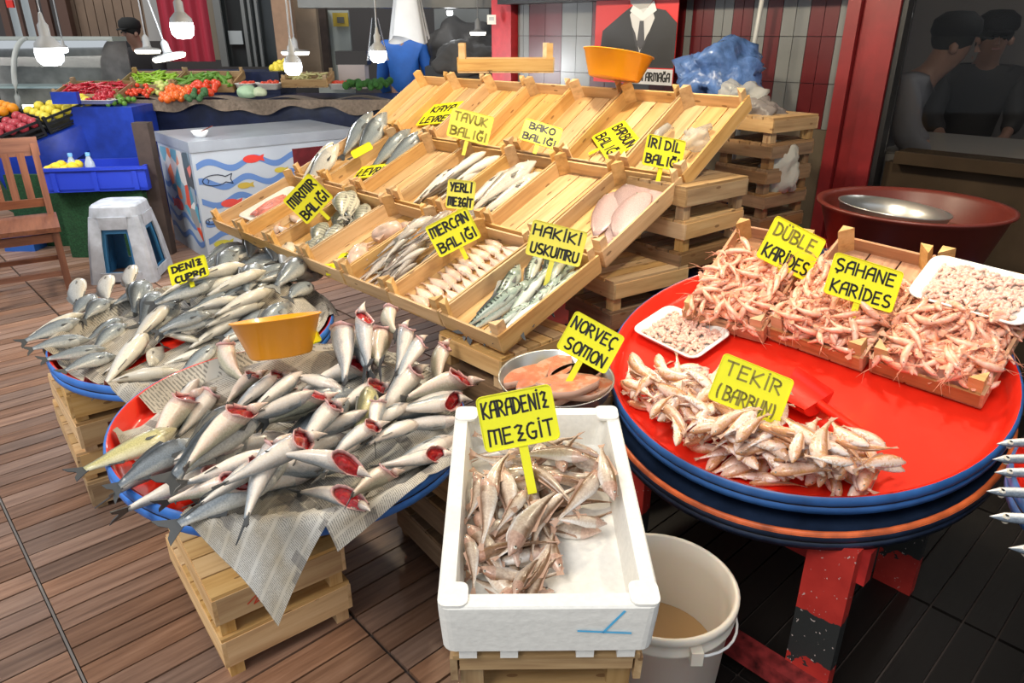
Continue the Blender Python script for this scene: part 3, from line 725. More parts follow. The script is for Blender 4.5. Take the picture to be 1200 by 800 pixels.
def eye_parts(F, root, t=.075, a=.55, r=.019, black=None):
    for sgn in (1, -1):
        ang = a if sgn > 0 else math.pi - a
        c = F.pt(t, ang); nrm = Vector((0, .25, sgn)).normalized(); rr = r * F.L
        q = nrm.to_track_quat('Z', 'Y').to_matrix().to_4x4(); q.translation = c - nrm * rr * .25
        o = MB().lathe([(rr, 0), (rr * .8, rr * .45), (rr * .55, rr * .6)], 8, q).build('eye', M['eye_white'], root)
        MB().lathe([(rr * .56, rr * .60), (rr * .3, rr * .72), (.00001, rr * .76)], 8, q).build('pupil', M['eye_black'], o)
TAILF = [(.84, .022), (.90, .055), (1.0, .12), (.985, .06), (.945, .012), (.945, -.012), (.985, -.06), (1.0, -.12), (.90, -.055), (.84, -.022)]
TAILS = [(.85, .016), (.93, .030), (.99, .046), (.975, 0), (.99, -.046), (.93, -.030), (.85, -.016)]
def closed_fish(name, cat, L, prof, mat, fin, bz=0, by=0, tail=TAILF, hi=True, m=12, nr=13, fins=True, gill=True):
    F = FB(L, prof, bz, by); r = F.body(nr, m).build(name, mat, None, cat=cat)
    F.flat(tail).build('tail_fin', fin, r)
    if fins:
        u = lambda t: interp(F.P, t)[0]; d = lambda t: interp(F.P, t)[1]
        F.flat([(.30, u(.3) * .8), (.34, u(.34) + .035), (.5, u(.5) + .022), (.68, u(.68) + .014), (.70, u(.70) * .8)], .003).build('dorsal_fin', fin, r)
        F.flat([(.58, -d(.58) * .8), (.62, -d(.62) - .035), (.72, -d(.72) - .008), (.72, -d(.72) * .8)], .003).build('anal_fin', fin, r)
        if hi:
            for sg in (1, -1):
                c = F.pt(.24, -.35 if sg > 0 else math.pi + .35)
                vs = [c, c + Vector((-.10 * L, -.035 * L, sg * .014 * L)), c + Vector((-.125 * L, -.01 * L, sg * .012 * L)), c + Vector((-.10 * L, .012 * L, sg * .010 * L))]
                MB().add(vs + [v - Vector((0, 0, sg * .003 * L)) for v in vs], [(0, 1, 2, 3), (7, 6, 5, 4), (0, 4, 5, 1), (1, 5, 6, 2), (2, 6, 7, 3), (3, 7, 4, 0)]).build('pectoral_fin', fin, r)
    eye_parts(F, r)
    if gill and hi:
        for sg in (1, -1):
            a0, a1 = (-.75, .75) if sg > 0 else (math.pi - .75, math.pi + .75)
            F.patch(.13, .20, a0, a1, .006 * L, 5, .035).build('gill_cover', mat, r)
    return r
def open_fish(name, L, mat, bz=0, by=0, prof='bass'):
    """fish whose throat is pulled open: red gills inside a pale flared cover, head bent back"""
    F = FB(L, prof, bz, by, .09, .30); m = 14
    r = F.body(13, m).build(name, mat, None, cat='fish')
    F.flat(TAILF).build('tail_fin', M['fin_dark'], r)
    u = lambda t: interp(F.P, t)[0]
    F.flat([(.34, u(.34) * .8), (.38, u(.38) + .03), (.55, u(.55) + .02), (.68, u(.68) * .8)], .003).build('dorsal_fin', M['fin_dark'], r)
    ring = [F.pt(.09, 2 * math.pi * k / m) for k in range(m)]
    c = sum(ring, Vector()) / m; ax = Vector((.55, -1, .12)).normalized()
    b = MB(); lo = [ring]
    for k_, dp in ((.93, .012), (.78, .018), (.5, .004), (.2, -.010)): lo.append([c + (p - c) * k_ - ax * dp * L for p in ring])
    n = m; vs = [v for q in lo for v in q]; fs = [(i * n + k, i * n + (k + 1) % n, (i + 1) * n + (k + 1) % n, (i + 1) * n + k) for i in range(4) for k in range(n)] + [tuple(4 * n + k for k in range(n))]
    g = b.add(vs, fs, None, True).build('gills', M['blood'], r)
    for q in (-.35, .25):   # gill arches
        pts = [c + Vector((0, (math.cos(a) * .62 + q * .2) * .075 * L, math.sin(a) * .042 * L)) - ax * (.006 + .01 * math.cos(a)) * L + ax * q * .01 * L for a in [R(x) for x in range(-80, 81, 32)]]
        MB().tube(pts, .008 * L, 5).build('gill_arch', M['pinkflap'], g)
    # cover: flared lip round the throat side
    lip = []; ks = [k for k in range(m)]
    vs = []
    for k in range(m + 1):
        a = 2 * math.pi * k / m; p = ring[k % m]; fl = .5 - .5 * math.sin(a); rad = (p - c)
        w1 = .30 + .35 * abs(math.cos(a)) * (1 if k % 2 else .8)
        q1 = p + ax * .010 * L * w1 + rad * .10; q2 = p + ax * (.035 + .03 * (k % 3 == 0)) * L * w1 + rad * (.34 * w1)
        vs += [p - rad * .03, q1, q2, q2 - rad * .05, p - rad * .07]
    fs = [(i * 5 + j, (i + 1) * 5 + j, (i + 1) * 5 + (j + 1) % 5, i * 5 + (j + 1) % 5) for i in range(m) for j in range(5)]
    MB().add(vs, fs, None, True).build('gill_cover', M['pinkflap'], r)
    # head bent back
    hb = MB(); vs = []; us = []; mm = 10; base = F.pt(.09, math.pi / 2) * .62 + c * .38
    for i in range(7):
        f = i / 6; rad = [1, 1.0, .88, .7, .48, .26, .05][i]
        cc = base + Vector((f * .15 * L, (.035 * f - .045 * f * f) * L, -(.05 * f * f) * L))
        for k in range(mm):
            a = 2 * math.pi * k / mm; vs.append(cc + Vector((0, math.sin(a) * .055 * L * rad, math.cos(a) * .045 * L * rad))); us.append((.1, math.sin(a) * .5 + .5, 0))
    fs = [(i * mm + k, (i + 1) * mm + k, (i + 1) * mm + (k + 1) % mm, i * mm + (k + 1) % mm) for i in range(6) for k in range(mm)]
    fs += [tuple(range(mm)), tuple(6 * mm + k for k in range(mm - 1, -1, -1))]
    hd = hb.add(vs, fs, us, True).build('head', mat, r)
    for sg in (1, -1):
        cc = base + Vector((.07 * L, .022 * L, sg * .040 * L - .01 * L)); rr = .012 * L
        q = Vector((.1, .3, sg)).normalized().to_track_quat('Z', 'Y').to_matrix().to_4x4(); q.translation = cc
        MB().lathe([(rr, 0), (rr * .7, rr * .5), (.00001, rr * .7)], 8, q).build('eye', M['eye_black'], hd)
    return r

# ---- heaps: things settle on a height field in the frame of their container
class Bed:
    pct = 68; fat = .62
    def __init__(s, frame, ax, ay, bx_, by_, cell=.006, base=None):
        s.f = frame; s.x0, s.y0 = ax, ay; s.c = cell
        s.nx = int((bx_ - ax) / cell) + 1; s.ny = int((by_ - ay) / cell) + 1
        s.h = np.zeros((s.nx, s.ny)); s.X = s.x0 + np.arange(s.nx)[:, None] * cell + 0 * s.h; s.Y = s.y0 + np.arange(s.ny)[None, :] * cell + 0 * s.h
        if base is not None: s.h = base(s.X, s.Y).astype(float)
    def at(s, a, b):
        i = min(max(int((a - s.x0) / s.c), 0), s.nx - 1); j = min(max(int((b - s.y0) / s.c), 0), s.ny - 1); return s.h[i, j]
    def win(s, a, b, r):
        i0 = max(int((a - r - s.x0) / s.c), 0); i1 = min(int((a + r - s.x0) / s.c) + 2, s.nx)
        j0 = max(int((b - r - s.y0) / s.c), 0); j1 = min(int((b + r - s.y0) / s.c) + 2, s.ny)
        return slice(i0, i1), slice(j0, j1)
    def px(s, x, y, lift=.015):
        h = lift
        for _ in range(4): a, b = s.f.px(x, y, h); h = max(s.at(a, b), -.02) + lift
        return a, b
    def rest(s, a, b, yaw, L, rad, maxb=.5, soft=.85):
        """rad(t): vertical half size along -L/2..L/2 ; returns height of the middle and slope"""
        ca, sa = math.cos(yaw), math.sin(yaw); pts = []
        for k in range(7):
            q = (k / 6 - .5) * .86 * L; x, y = a + ca * q, b + sa * q; rr = rad(.5 - q / L)
            w_ = s.win(x, y, rr * .8)
            sub = s.h[w_]
            hs = float(np.percentile(sub, s.pct)) if sub.size else 0
            pts.append((q, hs, rr, x, y))
        best = None
        for k in range(-6, 7):
            sl = maxb * k / 6; z = max(h_ + r_ * soft - sl * q for q, h_, r_, *_ in pts)
            if best is None or z + abs(sl) * .004 < best[0] + abs(best[1]) * .004: best = (z, sl)
        z, sl = best
        for q, h_, r_, x, y in pts:
            w_ = s.win(x, y, r_ * 1.3)
            if s.h[w_].size == 0: continue
            d = np.sqrt((s.X[w_] - x) ** 2 + (s.Y[w_] - y) ** 2) / (r_ * 1.3)
            top = z + sl * q + r_ * s.fat * np.sqrt(np.clip(1 - d * d, 0, 1)); top[d > 1] = -9
            s.h[w_] = np.maximum(s.h[w_], top)
        return z, sl
    def drop(s, proto, L, rv, a, b, yaw, roll, label, group, maxb=.5, soft=.85, extra=0):
        z, sl = s.rest(a, b, yaw, L, rv, maxb, soft)
        m = s.f.mat(a, b, z + extra, yaw) @ Ry(-math.atan(sl)) @ Rx(roll)
        return copy_tree(proto, None, m, label, group)
def vert_r(prof, L, roll):
    P = PR[prof]; cr, sr = abs(math.cos(roll)), abs(math.sin(roll))
    def f(t):
        u, d, h = interp(P, min(max(t, .03), .9)); v = (u + d) / 2
        return max(.003, L * math.hypot(h * cr, v * sr))
    return f
PROTO = []
def proto(o): PROTO.append(o); return o
def wipe(o):
    for c in KIDS.get(o.name, []): wipe(c)
    bpy.data.objects.remove(o)

def smooth(x): x = np.clip(x, 0, 1); return x * x * (3 - 2 * x)
def inpoly(x, y, poly):
    c = False; n = len(poly)
    for i in range(n):
        x1, y1 = poly[i]; x2, y2 = poly[i - 1]
        if (y1 > y) != (y2 > y) and x < (x2 - x1) * (y - y1) / (y2 - y1) + x1: c = not c
    return c
def round_base(Rr, fl, mound):
    def f(X, Y):
        r = np.sqrt(X * X + Y * Y); h = fl + mound(X, Y) * smooth((Rr * .97 - r) / (.25 * Rr))
        h = np.where((r > Rr * .955) & (r < Rr + .012), .002, h); return np.where(r >= Rr + .012, -.004, h)
    return f
def place(bed, items, prots, labels, group, lift=.02, rolls=None, soft=.58, maxb=.16, clamp=False):
    """items: (head x, head y, tail x, tail y, kind) read off the photograph onto the heap surface"""
    order = sorted(range(len(items)), key=lambda k: items[k][6] if len(items[k]) > 6 else (items[k][1] + items[k][3]) / 2)
    for k in order:
        hx, hy, tx, ty, kd = items[k][:5]
        pr = prots[kd]; pr = pr[k % len(pr)]
        o, L, prof, roll = pr
        if len(items[k]) > 5: roll = R(items[k][5])
        roll += R(random.uniform(-8, 8))
        a, b = bed.px(hx, hy, lift); c, d = bed.px(tx, ty, lift * .6)
        ln = math.hypot(a - c, b - d) * 1.03; sc = min(max(ln / L, .72), 1.18)
        yaw = math.atan2(b - d, a - c); ma, mb = (a + c) / 2, (b + d) / 2
        if clamp:
            x1_, y1_ = bed.x0 + bed.nx * bed.c - .01, bed.y0 + bed.ny * bed.c - .01
            ex, ey = abs(math.cos(yaw)) * L * sc * .44, abs(math.sin(yaw)) * L * sc * .44
            ma = min(max(ma, bed.x0 + .015 + ex), x1_ - ex) if 2 * ex < x1_ - bed.x0 else (bed.x0 + x1_) / 2
            mb = min(max(mb, bed.y0 + .01 + ey), y1_ - ey)
        rv = vert_r(prof, L * sc, roll)
        z, sl = bed.rest(ma, mb, yaw, L * sc, rv, maxb, soft)
        m = bed.f.mat(ma, mb, z, yaw) @ Ry(-math.atan(sl)) @ Rx(roll) @ Matrix.Scale(sc, 4)
        copy_tree(o, None, m, labels(k), group)
LB = .30
bassA = [(proto(open_fish('sea_bass', LB, M['bass'], -.05, .05)), LB, 'bass', R(-56)), (proto(open_fish('sea_bass', LB, M['bass2'], -.09, -.06)), LB, 'bass', R(-70)), (proto(open_fish('sea_bass', LB, M['bass'], .02, .09)), LB, 'bass', R(-46))]
bassC = [(proto(closed_fish('sea_bass', 'fish', LB, 'bass', M['bass_dark'], M['fin_dark'], -.05, .04)), LB, 'bass', R(22)), (proto(closed_fish('sea_bass', 'fish', LB, 'bass', M['bass_dark'], M['fin_dark'], -.03, -.05)), LB, 'bass', R(40))]
bassO = [(proto(closed_fish('sea_bass', 'fish', LB, 'bass', M['bass_olive'], M['fin_dark'], -.03, .06)), LB, 'bass', R(6))]
bassP = [(proto(closed_fish('sea_bass', 'fish', LB, 'bass', M['bass'], M['fin'], -.04, .05)), LB, 'bass', R(-35)), (proto(closed_fish('sea_bass', 'fish', LB, 'bass', M['bass'], M['fin'], .0, -.05)), LB, 'bass', R(-60))]
kinds = {'O': bassA, 'C': bassC, 'G': bassO, 'P': bassP}
near_base = round_base(RN, -.048, lambda X, Y: .085 * smooth((X * .45 + Y * .9 + .10) / .55) + .012)
bed = Bed(TNEAR, -.56, -.56, .60, .60, base=near_base); BN = bed
# newspaper sheets follow the bed
def sheet(name, bed, corners, label, group=None, nu=26, nv=22, hang=.12, lift=.004, uvs=.5, off=0):
    (a0, b0), (a1, b1), (a2, b2), (a3, b3) = corners
    def fn(u, v):
        a = (a0 * (1 - u) + a1 * u) * (1 - v) + (a3 * (1 - u) + a2 * u) * v; b = (b0 * (1 - u) + b1 * u) * (1 - v) + (b3 * (1 - u) + b2 * u) * v
        i = bed.f
        r = math.hypot(a, b); Rr = bed.R
        if r > Rr + .010:
            e = r - Rr - .010; k = (Rr + .014 + e * .42) / r
            return i.pt(a * k, b * k, .004 - e * .9 + .004 * math.sin(a * 40))
        # smoothed height
        h = max(bed.base(np.array([[a]]), np.array([[b]]))[0, 0], -.045)
        h = h if r < Rr * .9 else h * (1 - (r - Rr * .9) / (Rr * .1)) + .004 * (r - Rr * .9) / (Rr * .1)
        return i.pt(a, b, h + lift + .0025 * math.sin(a * 55 + off) * math.cos(b * 47))
    mb = MB().grid(fn, nu, nv); mb.u = [((u[0] + off) * uvs, (u[1] + off * .7) * uvs, 0) for u in mb.u]
    o = mb.build(name, M['news'], None, label=label, cat='newspaper', group=group)
    return o
bed.R = RN; bed.base = near_base
def pq(fr, x, y, h=0): return fr.px(x, y, h)
sheet('newspaper', bed, [pq(TNEAR, 212, 605), pq(TNEAR, 310, 700), pq(TNEAR, 420, 560, .02), pq(TNEAR, 318, 510, .02)], 'newspaper hanging over the front of the near tray, printed side out', hang=.2, uvs=.35)
sheet('newspaper', bed, [pq(TNEAR, 330, 560), pq(TNEAR, 400, 632), pq(TNEAR, 560, 520), pq(TNEAR, 470, 430, .05)], 'newspaper under the fish along the right front rim of the near tray', off=1, uvs=.35)
sheet('newspaper', bed, [pq(TNEAR, 132, 505), pq(TNEAR, 245, 585), pq(TNEAR, 400, 470, .03), pq(TNEAR, 230, 420, .03)], 'newspaper under the fish at the left rim of the near tray', off=2.3, lift=.0015, uvs=.35)
sheet('newspaper', bed, [pq(TNEAR, 230, 440), pq(TNEAR, 400, 520), pq(TNEAR, 560, 430, .06), pq(TNEAR, 400, 350, .06)], 'newspaper under the back row of the near tray', off=3.1, lift=.003, uvs=.35)
def disc_sheet(bed, a0, a1, label, lift=.0005):
    Rr = bed.R
    def fn(u, v):
        a = R(a0 + (a1 - a0) * u); r = Rr * (.02 + .955 * v); x, y = r * math.cos(a), r * math.sin(a)
        h = max(bed.base(np.array([[x]]), np.array([[y]]))[0, 0], -.046) if r < Rr * .95 else .0
        return bed.f.pt(x, y, h + lift + .001 * math.sin(a * 9) + .003 * (r > Rr * .93))
    mb = MB().grid(fn, 40, 12); mb.u = [((p[0]) * .35 + .3, (p[1]) * .35, 0) for p in mb.v]
    mb.build('newspaper', M['news'], None, label=label, cat='newspaper')
disc_sheet(bed, -70, 175, 'newspaper spread flat over the floor of the near tray')
# filler layer under the listed fish
near = [(211, 503, 90, 552, 'G'), (238, 445, 165, 535, 'O'), (254, 440, 206, 505, 'O'), (228, 440, 196, 478, 'P'), (262, 395, 281, 452, 'O', -80),
        (282, 474, 212, 528, 'C'), (292, 484, 222, 560, 'C'), (312, 500, 196, 590, 'C'), (236, 508, 134, 580, 'O'), (205, 530, 166, 562, 'C'),
        (314, 518, 210, 587, 'O'), (318, 540, 236, 592, 'O'), (340, 553, 280, 600, 'O'), (300, 588, 206, 592, 'O', -60, 540), (386, 545, 262, 634, 'O'),
        (408, 488, 340, 560, 'O'), (386, 455, 318, 522, 'O'), (356, 452, 285, 498, 'P'), (344, 424, 272, 472, 'O'), (310, 424, 258, 470, 'O'), (322, 432, 270, 485, 'P'),
        (352, 436, 300, 480, 'O'), (396, 426, 345, 452, 'P'), (396, 396, 410, 464, 'O', -75), (416, 386, 430, 450, 'O', -60),
        (458, 394, 434, 448, 'O', -80),
        (432, 434, 424, 506, 'G', 20), (504, 436, 430, 512, 'O'), (566, 452, 464, 494, 'O'), (556, 474, 452, 504, 'O', -25), (452, 526, 384, 570, 'O'),
        (468, 550, 408, 578, 'O'), (514, 526, 462, 548, 'O'), (414, 580, 350, 600, 'O'), (428, 526, 384, 545, 'P'), (404, 478, 372, 508, 'P'), (446, 492, 438, 532, 'O', -90),
        (374, 470, 330, 500, 'O'), (262, 520, 200, 560, 'P'), (300, 560, 240, 590, 'P'), (470, 470, 420, 520, 'P'), (520, 470, 470, 500, 'P'), (410, 540, 370, 580, 'O'), (350, 500, 300, 530, 'P'), (480, 510, 440, 540, 'P')]
back = [(424, 348, 432, 420, 'O', -80), (458, 354, 458, 420, 'O', -75), (478, 368, 466, 436, 'O', -85), (502, 386, 462, 448, 'O', -70), (526, 390, 508, 456, 'O', -80)]
wn = {'O': 'open-gilled sea bass with red throat', 'C': 'dark-backed whole sea bass', 'G': 'olive yellow sea bass', 'P': 'pale silver whole sea bass'}
def zone(x, y):
    if y > 560: return 'along the front rim'
    if x < 215: return 'at the left rim'
    if y < 445: return 'near the orange basin'
    if x > 440: return 'on the right side'
    return 'in the middle' if x > 300 else 'left of the middle'
def zoned_labels(items, where, names, zf):
    cnt = {}; tot = {}; lab = {}
    idx = sorted(range(len(items)), key=lambda k: items[k][0])
    for k in idx:
        key = (items[k][4], zf(items[k][0], items[k][1])); cnt[key] = cnt.get(key, 0) + 1; lab[k] = (key, cnt[key])
    for v in lab.values(): tot[v[0]] = max(tot.get(v[0], 0), v[1])
    def f(k):
        (kd, z), c = lab[k]
        if tot[kd, z] == 1: return '%s, the only one %s, %s' % (names[kd], z, where)
        return '%s, %s from left, %s, %s' % (names[kd], ORD[c - 1], z, where)
    return f
for k in range(12):
    poly = [(200, 560), (240, 470), (330, 440), (470, 440), (540, 470), (500, 530), (400, 585), (250, 595)]
    while True:
        x, y = random.uniform(200, 540), random.uniform(440, 595)
        if inpoly(x, y, poly): break
    a, b = bed.px(x, y, .02); pr = [bassP[0], bassA[0], bassP[1], bassC[0]][k % 4]; yaw = R(random.uniform(20, 60)); roll = pr[3]
    z, sl = bed.rest(a, b, yaw, pr[1], vert_r(pr[2], pr[1], roll), .15, .6)
    copy_tree(pr[0], None, bed.f.mat(a, b, z, yaw) @ Ry(-math.atan(sl)) @ Rx(roll), 'sea bass half buried in the lower layer of the near tray', 'lower layer of the near tray')
place(bed, near, kinds, zoned_labels(near, 'near tray', wn, zone), 'sea bass on the near tray', .03)
# back row stands head up against the rack: steep fish leaning on the pile
for k, (hx, hy, tx, ty, kd, rl_) in enumerate(back):
    o, L, prof, _ = bassA[k % 3]
    ta_, tb_ = bed.px(tx, ty, .02); tl = TNEAR.pt(ta_, tb_, bed.at(ta_, tb_) + .015)
    # head point: on the viewing ray at a distance that gives the fish its true length
    r = ray(hx, hy); best = None
    for s_ in range(140, 260):
        p = O_ + r * (s_ / 100); d = abs((p - tl).length - .255)
        if (best is None or d < best[0]) and p.y > tl.y - .02 and p.z > tl.z: best = (d, p)
    hd = best[1]; X = (hd - tl).normalized(); up = (Vector((0, -.75, .65)) - X * X.dot(Vector((0, -.75, .65)))).normalized()
    Yv = up.cross(X)     # z faces the camera
    m = Matrix((X, Yv, up)).transposed().to_4x4(); m.translation = (hd + tl) / 2
    sc = (hd - tl).length / L
    copy_tree(o, None, m @ Rx(R(rl_ + 25)) @ Matrix.Scale(min(sc, 1.05), 4), 'sea bass with red gills standing head up in the back row, %s from the left' % ORD[k], 'sea bass standing along the back of the near tray')

# ---- far tray
BR_ = .24
br = [(proto(closed_fish('sea_bream', 'fish', BR_, 'bream', M['bream'], M['fin_dark'], -.04, .05)), BR_, 'bream', R(15)), (proto(closed_fish('sea_bream', 'fish', BR_, 'bream', M['bream'], M['fin_dark'], -.06, -.04)), BR_, 'bream', R(35))]
brp = [(proto(closed_fish('sea_bream', 'fish', BR_, 'bream', M['bream_pale'], M['fin'], -.03, .04)), BR_, 'bream', R(-35))]
lg = .28
bsd = [(proto(closed_fish('sea_bass', 'fish', lg, 'bass', M['bream'], M['fin_dark'], -.04, .03)), lg, 'bass', R(20)), (proto(closed_fish('sea_bass', 'fish', lg, 'bass', M['bream'], M['fin_dark'], -.02, -.05)), lg, 'bass', R(30))]
bsp = [(proto(closed_fish('sea_bass', 'fish', lg, 'bass', M['bream_pale'], M['fin'], -.03, .05)), lg, 'bass', R(-30))]
far_base = round_base(RF, -.048, lambda X, Y: .11 * smooth((X * .6 + Y * .8 + .15) / .6) + .012)
bedf = Bed(TFAR, -.60, -.60, .70, .75, base=far_base); bedf.R = RF; bedf.base = far_base
sheet('newspaper', bedf, [pq(TFAR, 30, 396), pq(TFAR, 110, 450), pq(TFAR, 220, 350, .04), pq(TFAR, 150, 300, .02)], 'newspaper under the bream at the left of the far tray', off=4, uvs=.35)
sheet('newspaper', bedf, [pq(TFAR, 112, 438), pq(TFAR, 160, 482), pq(TFAR, 330, 410, .02), pq(TFAR, 260, 360, .04)], 'newspaper corner hanging down between the two left trays', off=5, uvs=.35)
sheet('newspaper', bedf, [pq(TFAR, 150, 330, .03), pq(TFAR, 260, 420, .03), pq(TFAR, 400, 350, .05), pq(TFAR, 280, 270, .05)], 'newspaper under the pile at the back of the far tray', off=6, uvs=.35)
disc_sheet(bedf, -60, 200, 'newspaper spread flat over the floor of the far tray')
far = [(96, 374, 24, 398, 'D'), (104, 388, 32, 409, 'D'), (124, 397, 48, 420, 'D'), (134, 402, 68, 429, 'D'), (176, 388, 112, 438, 'Q'), (146, 368, 104, 400, 'D'),
       (142, 362, 98, 390, 'D'), (130, 350, 96, 376, 'B'), (112, 338, 82, 366, 'B'), (90, 326, 92, 360, 'W'), (122, 316, 126, 352, 'W'), (152, 306, 152, 340, 'W'),
       (168, 332, 132, 358, 'B'), (178, 322, 148, 372, 'B'), (190, 330, 158, 380, 'B'), (208, 343, 168, 386, 'B'), (226, 362, 188, 388, 'W'), (250, 370, 184, 404, 'D'),
       (172, 416, 190, 394, 'W'), (212, 424, 116, 437, 'Q'), (252, 398, 188, 416, 'Q'), (98, 362, 26, 390, 'Q'), (278, 288, 248, 322, 'B'), (271, 320, 214, 356, 'D'),
       (296, 316, 226, 362, 'Q'), (306, 306, 280, 342, 'D'), (315, 326, 240, 366, 'Q'), (304, 270, 290, 312, 'B'), (322, 274, 324, 322, 'B'), (342, 284, 328, 330, 'Q'),
       (366, 315, 316, 354, 'D'), (367, 334, 336, 352, 'D'), (320, 337, 250, 382, 'Q'), (336, 350, 290, 374, 'D'), (352, 350, 316, 370, 'Q'), (250, 370, 192, 400, 'D'),
       (246, 402, 216, 424, 'D'), (230, 345, 190, 372, 'W'), (280, 350, 220, 380, 'Q'), (300, 380, 250, 400, 'W'), (200, 360, 150, 400, 'Q'), (350, 300, 330, 340, 'W'), (160, 400, 120, 425, 'W')]
fn_ = {'D': 'slim dark grey bass', 'Q': 'slim pale-bellied bass', 'B': 'deep-bodied grey bream', 'W': 'pale deep-bodied bream belly out'}
def zonef(x, y):
    if x < 135: return 'on the left edge'
    if x < 215: return 'left of the yellow sign' if y < 350 else 'at the front'
    if y < 330: return 'at the very back'
    return 'beside the orange basin'
for k in range(26):
    poly = [(205, 385), (240, 310), (285, 275), (330, 275), (372, 318), (345, 365), (270, 400)]
    while True:
        x, y = random.uniform(200, 375), random.uniform(272, 402)
        if inpoly(x, y, poly): break
    a, b = bedf.px(x, y, .02); pr = [bsd[0], bsd[1], bsp[0], br[0], bsp[0]][k % 5]; yaw = R(random.uniform(28, 62)); roll = pr[3]
    z, sl = bedf.rest(a, b, yaw, pr[1], vert_r(pr[2], pr[1], roll), .18, .7)
    copy_tree(pr[0], None, bedf.f.mat(a, b, z, yaw) @ Ry(-math.atan(sl)) @ Rx(roll), 'grey or pale fish packed in the lower layer at the back of the far tray', 'lower layer of the far tray')
place(bedf, far, {'D': bsd, 'Q': bsp, 'B': br, 'W': brp}, zoned_labels(far, 'far tray', fn_, zonef), 'fish on the far tray', .035)

# ---- foam box: whiting
WL = .155
wh = [proto(closed_fish('whiting', 'fish', WL, 'whiting', M['whiting'], M['fin_pink'], bz, by, TAILS, False, 10, 10)) for bz, by in ((-.05, .06), (.03, -.10), (-.08, .02), (-.02, .12))]
bb = Bed(BB, -BW / 2 + WT, -BL / 2 + WT, BW / 2 - WT, BL / 2 - WT, .004)
def mound_fill(bed, poly, n, protos, L, prof, label, group, lift, inner=None, rolls=(-90, 90), yaws=(0, 360), sc=(.85, 1.1), maxb=.13, soft=.45):
    xs = [p[0] for p in poly]; ys = [p[1] for p in poly]; k = 0; tries = 0
    pts = []
    while len(pts) < n and tries < 20000:
        tries += 1; x, y = random.uniform(min(xs), max(xs)), random.uniform(min(ys), max(ys))
        if inpoly(x, y, poly): pts.append((x, y))
    for x, y in pts:
        a, b = bed.px(x, y, lift); s_ = random.uniform(*sc); yaw = R(random.uniform(*yaws)); roll = R(random.uniform(*rolls))
        if inner:   # keep both ends inside the container
            x0, y0, x1, y1 = inner
            ex, ey = abs(math.cos(yaw)) * L * s_ * .46 + .008, abs(math.sin(yaw)) * L * s_ * .46 + .008
            a = min(max(a, x0 + ex), x1 - ex); b = min(max(b, y0 + ey), y1 - ey)
        if hasattr(bed, 'R'):
            lim = bed.R * .955; ex, ey = math.cos(yaw) * L * s_ * .5, math.sin(yaw) * L * s_ * .5
            far_ = max(math.hypot(a + ex, b + ey), math.hypot(a - ex, b - ey))
            if far_ > lim: k_ = (far_ - lim) / max(.05, math.hypot(a, b)); a -= a * k_; b -= b * k_
        z, sl = bed.rest(a, b, yaw, L * s_, vert_r(prof, L * s_, roll), maxb, soft)
        m = bed.f.mat(a, b, z, yaw) @ Ry(-math.atan(sl)) @ Rx(roll) @ Matrix.Scale(s_, 4)
        copy_tree(random.choice(protos), None, m, label, group)
inn_ = (-BW / 2 + WT + .004, -BL / 2 + WT + .004, BW / 2 - WT - .004, BL / 2 - WT - .004)
mound_fill(bb, [(545, 530), (712, 530), (716, 590), (700, 625), (640, 640), (600, 690), (548, 700)], 58, wh, WL, 'whiting', 'small brown-backed whiting heaped in the white foam box', 'whiting heaped in the foam box', .02, inn_, (-40, 60))
herow = [(612, 548, 682, 618, 'H', 15), (705, 545, 622, 528, 'H', -20), (616, 566, 584, 630, 'H', 20), (560, 548, 548, 612, 'H', 0), (572, 575, 568, 640, 'H', 0), (690, 575, 600, 540, 'H', 20), (715, 620, 700, 550, 'H', 10),
         (625, 600, 590, 655, 'H', -10), (592, 660, 650, 605, 'H', 0), (594, 692, 632, 662, 'H', 20), (608, 697, 628, 672, 'H', 30), (626, 706, 640, 664, 'H', 20), (548, 650, 556, 708, 'H', 0), (600, 690, 655, 640, 'H', 0), (694, 628, 660, 590, 'H', 10), (575, 600, 592, 560, 'H', 0)]
place(bb, herow, {'H': [(o, WL, 'whiting', 0) for o in wh]}, lambda k: 'larger whiting lying on top of the foam box heap', 'whiting on top of the foam box', .02, clamp=True)

# ---- red tray: mullet heap
ML = .135
mu_ = [proto(closed_fish('red_mullet', 'fish', ML, 'mullet', M['mullet'], M['fin_pink'], bz, by, TAILS, False, 10, 9)) for bz, by in ((-.05, .05), (.03, -.10), (-.08, .03), (-.02, .12))]
tr_base = round_base(RR, -.047, lambda X, Y: X * 0)
bt = Bed(TR, -.52, -.52, .52, .52, base=tr_base); bt.R = RR
mpoly = [(728, 428), (775, 415), (835, 440), (900, 478), (950, 505), (1010, 530), (1044, 562), (940, 562), (872, 545), (822, 512), (774, 480), (740, 458)]
mound_fill(bt, mpoly, 185, mu_, ML, 'mullet', 'small pinkish gold mullet heaped on the bright red tray', 'mullet heaped on the red tray', .02, None, (-50, 50))
place(bt, [(762, 505, 788, 465, 'H', 0), (795, 530, 790, 488, 'H', 0), (1035, 545, 985, 512, 'H', 0), (1010, 560, 965, 520, 'H', 10), (1000, 548, 945, 545, 'H', 10), (738, 430, 770, 465, 'H', 0), (925, 562, 940, 525, 'H', 0), (955, 560, 965, 520, 'H', 0)], {'H': [(o, ML, 'mullet', 0) for o in mu_]}, lambda k: 'small pinkish gold mullet on the outer edge of the heap on the red tray', 'mullet at the edge of the red tray heap', .012)

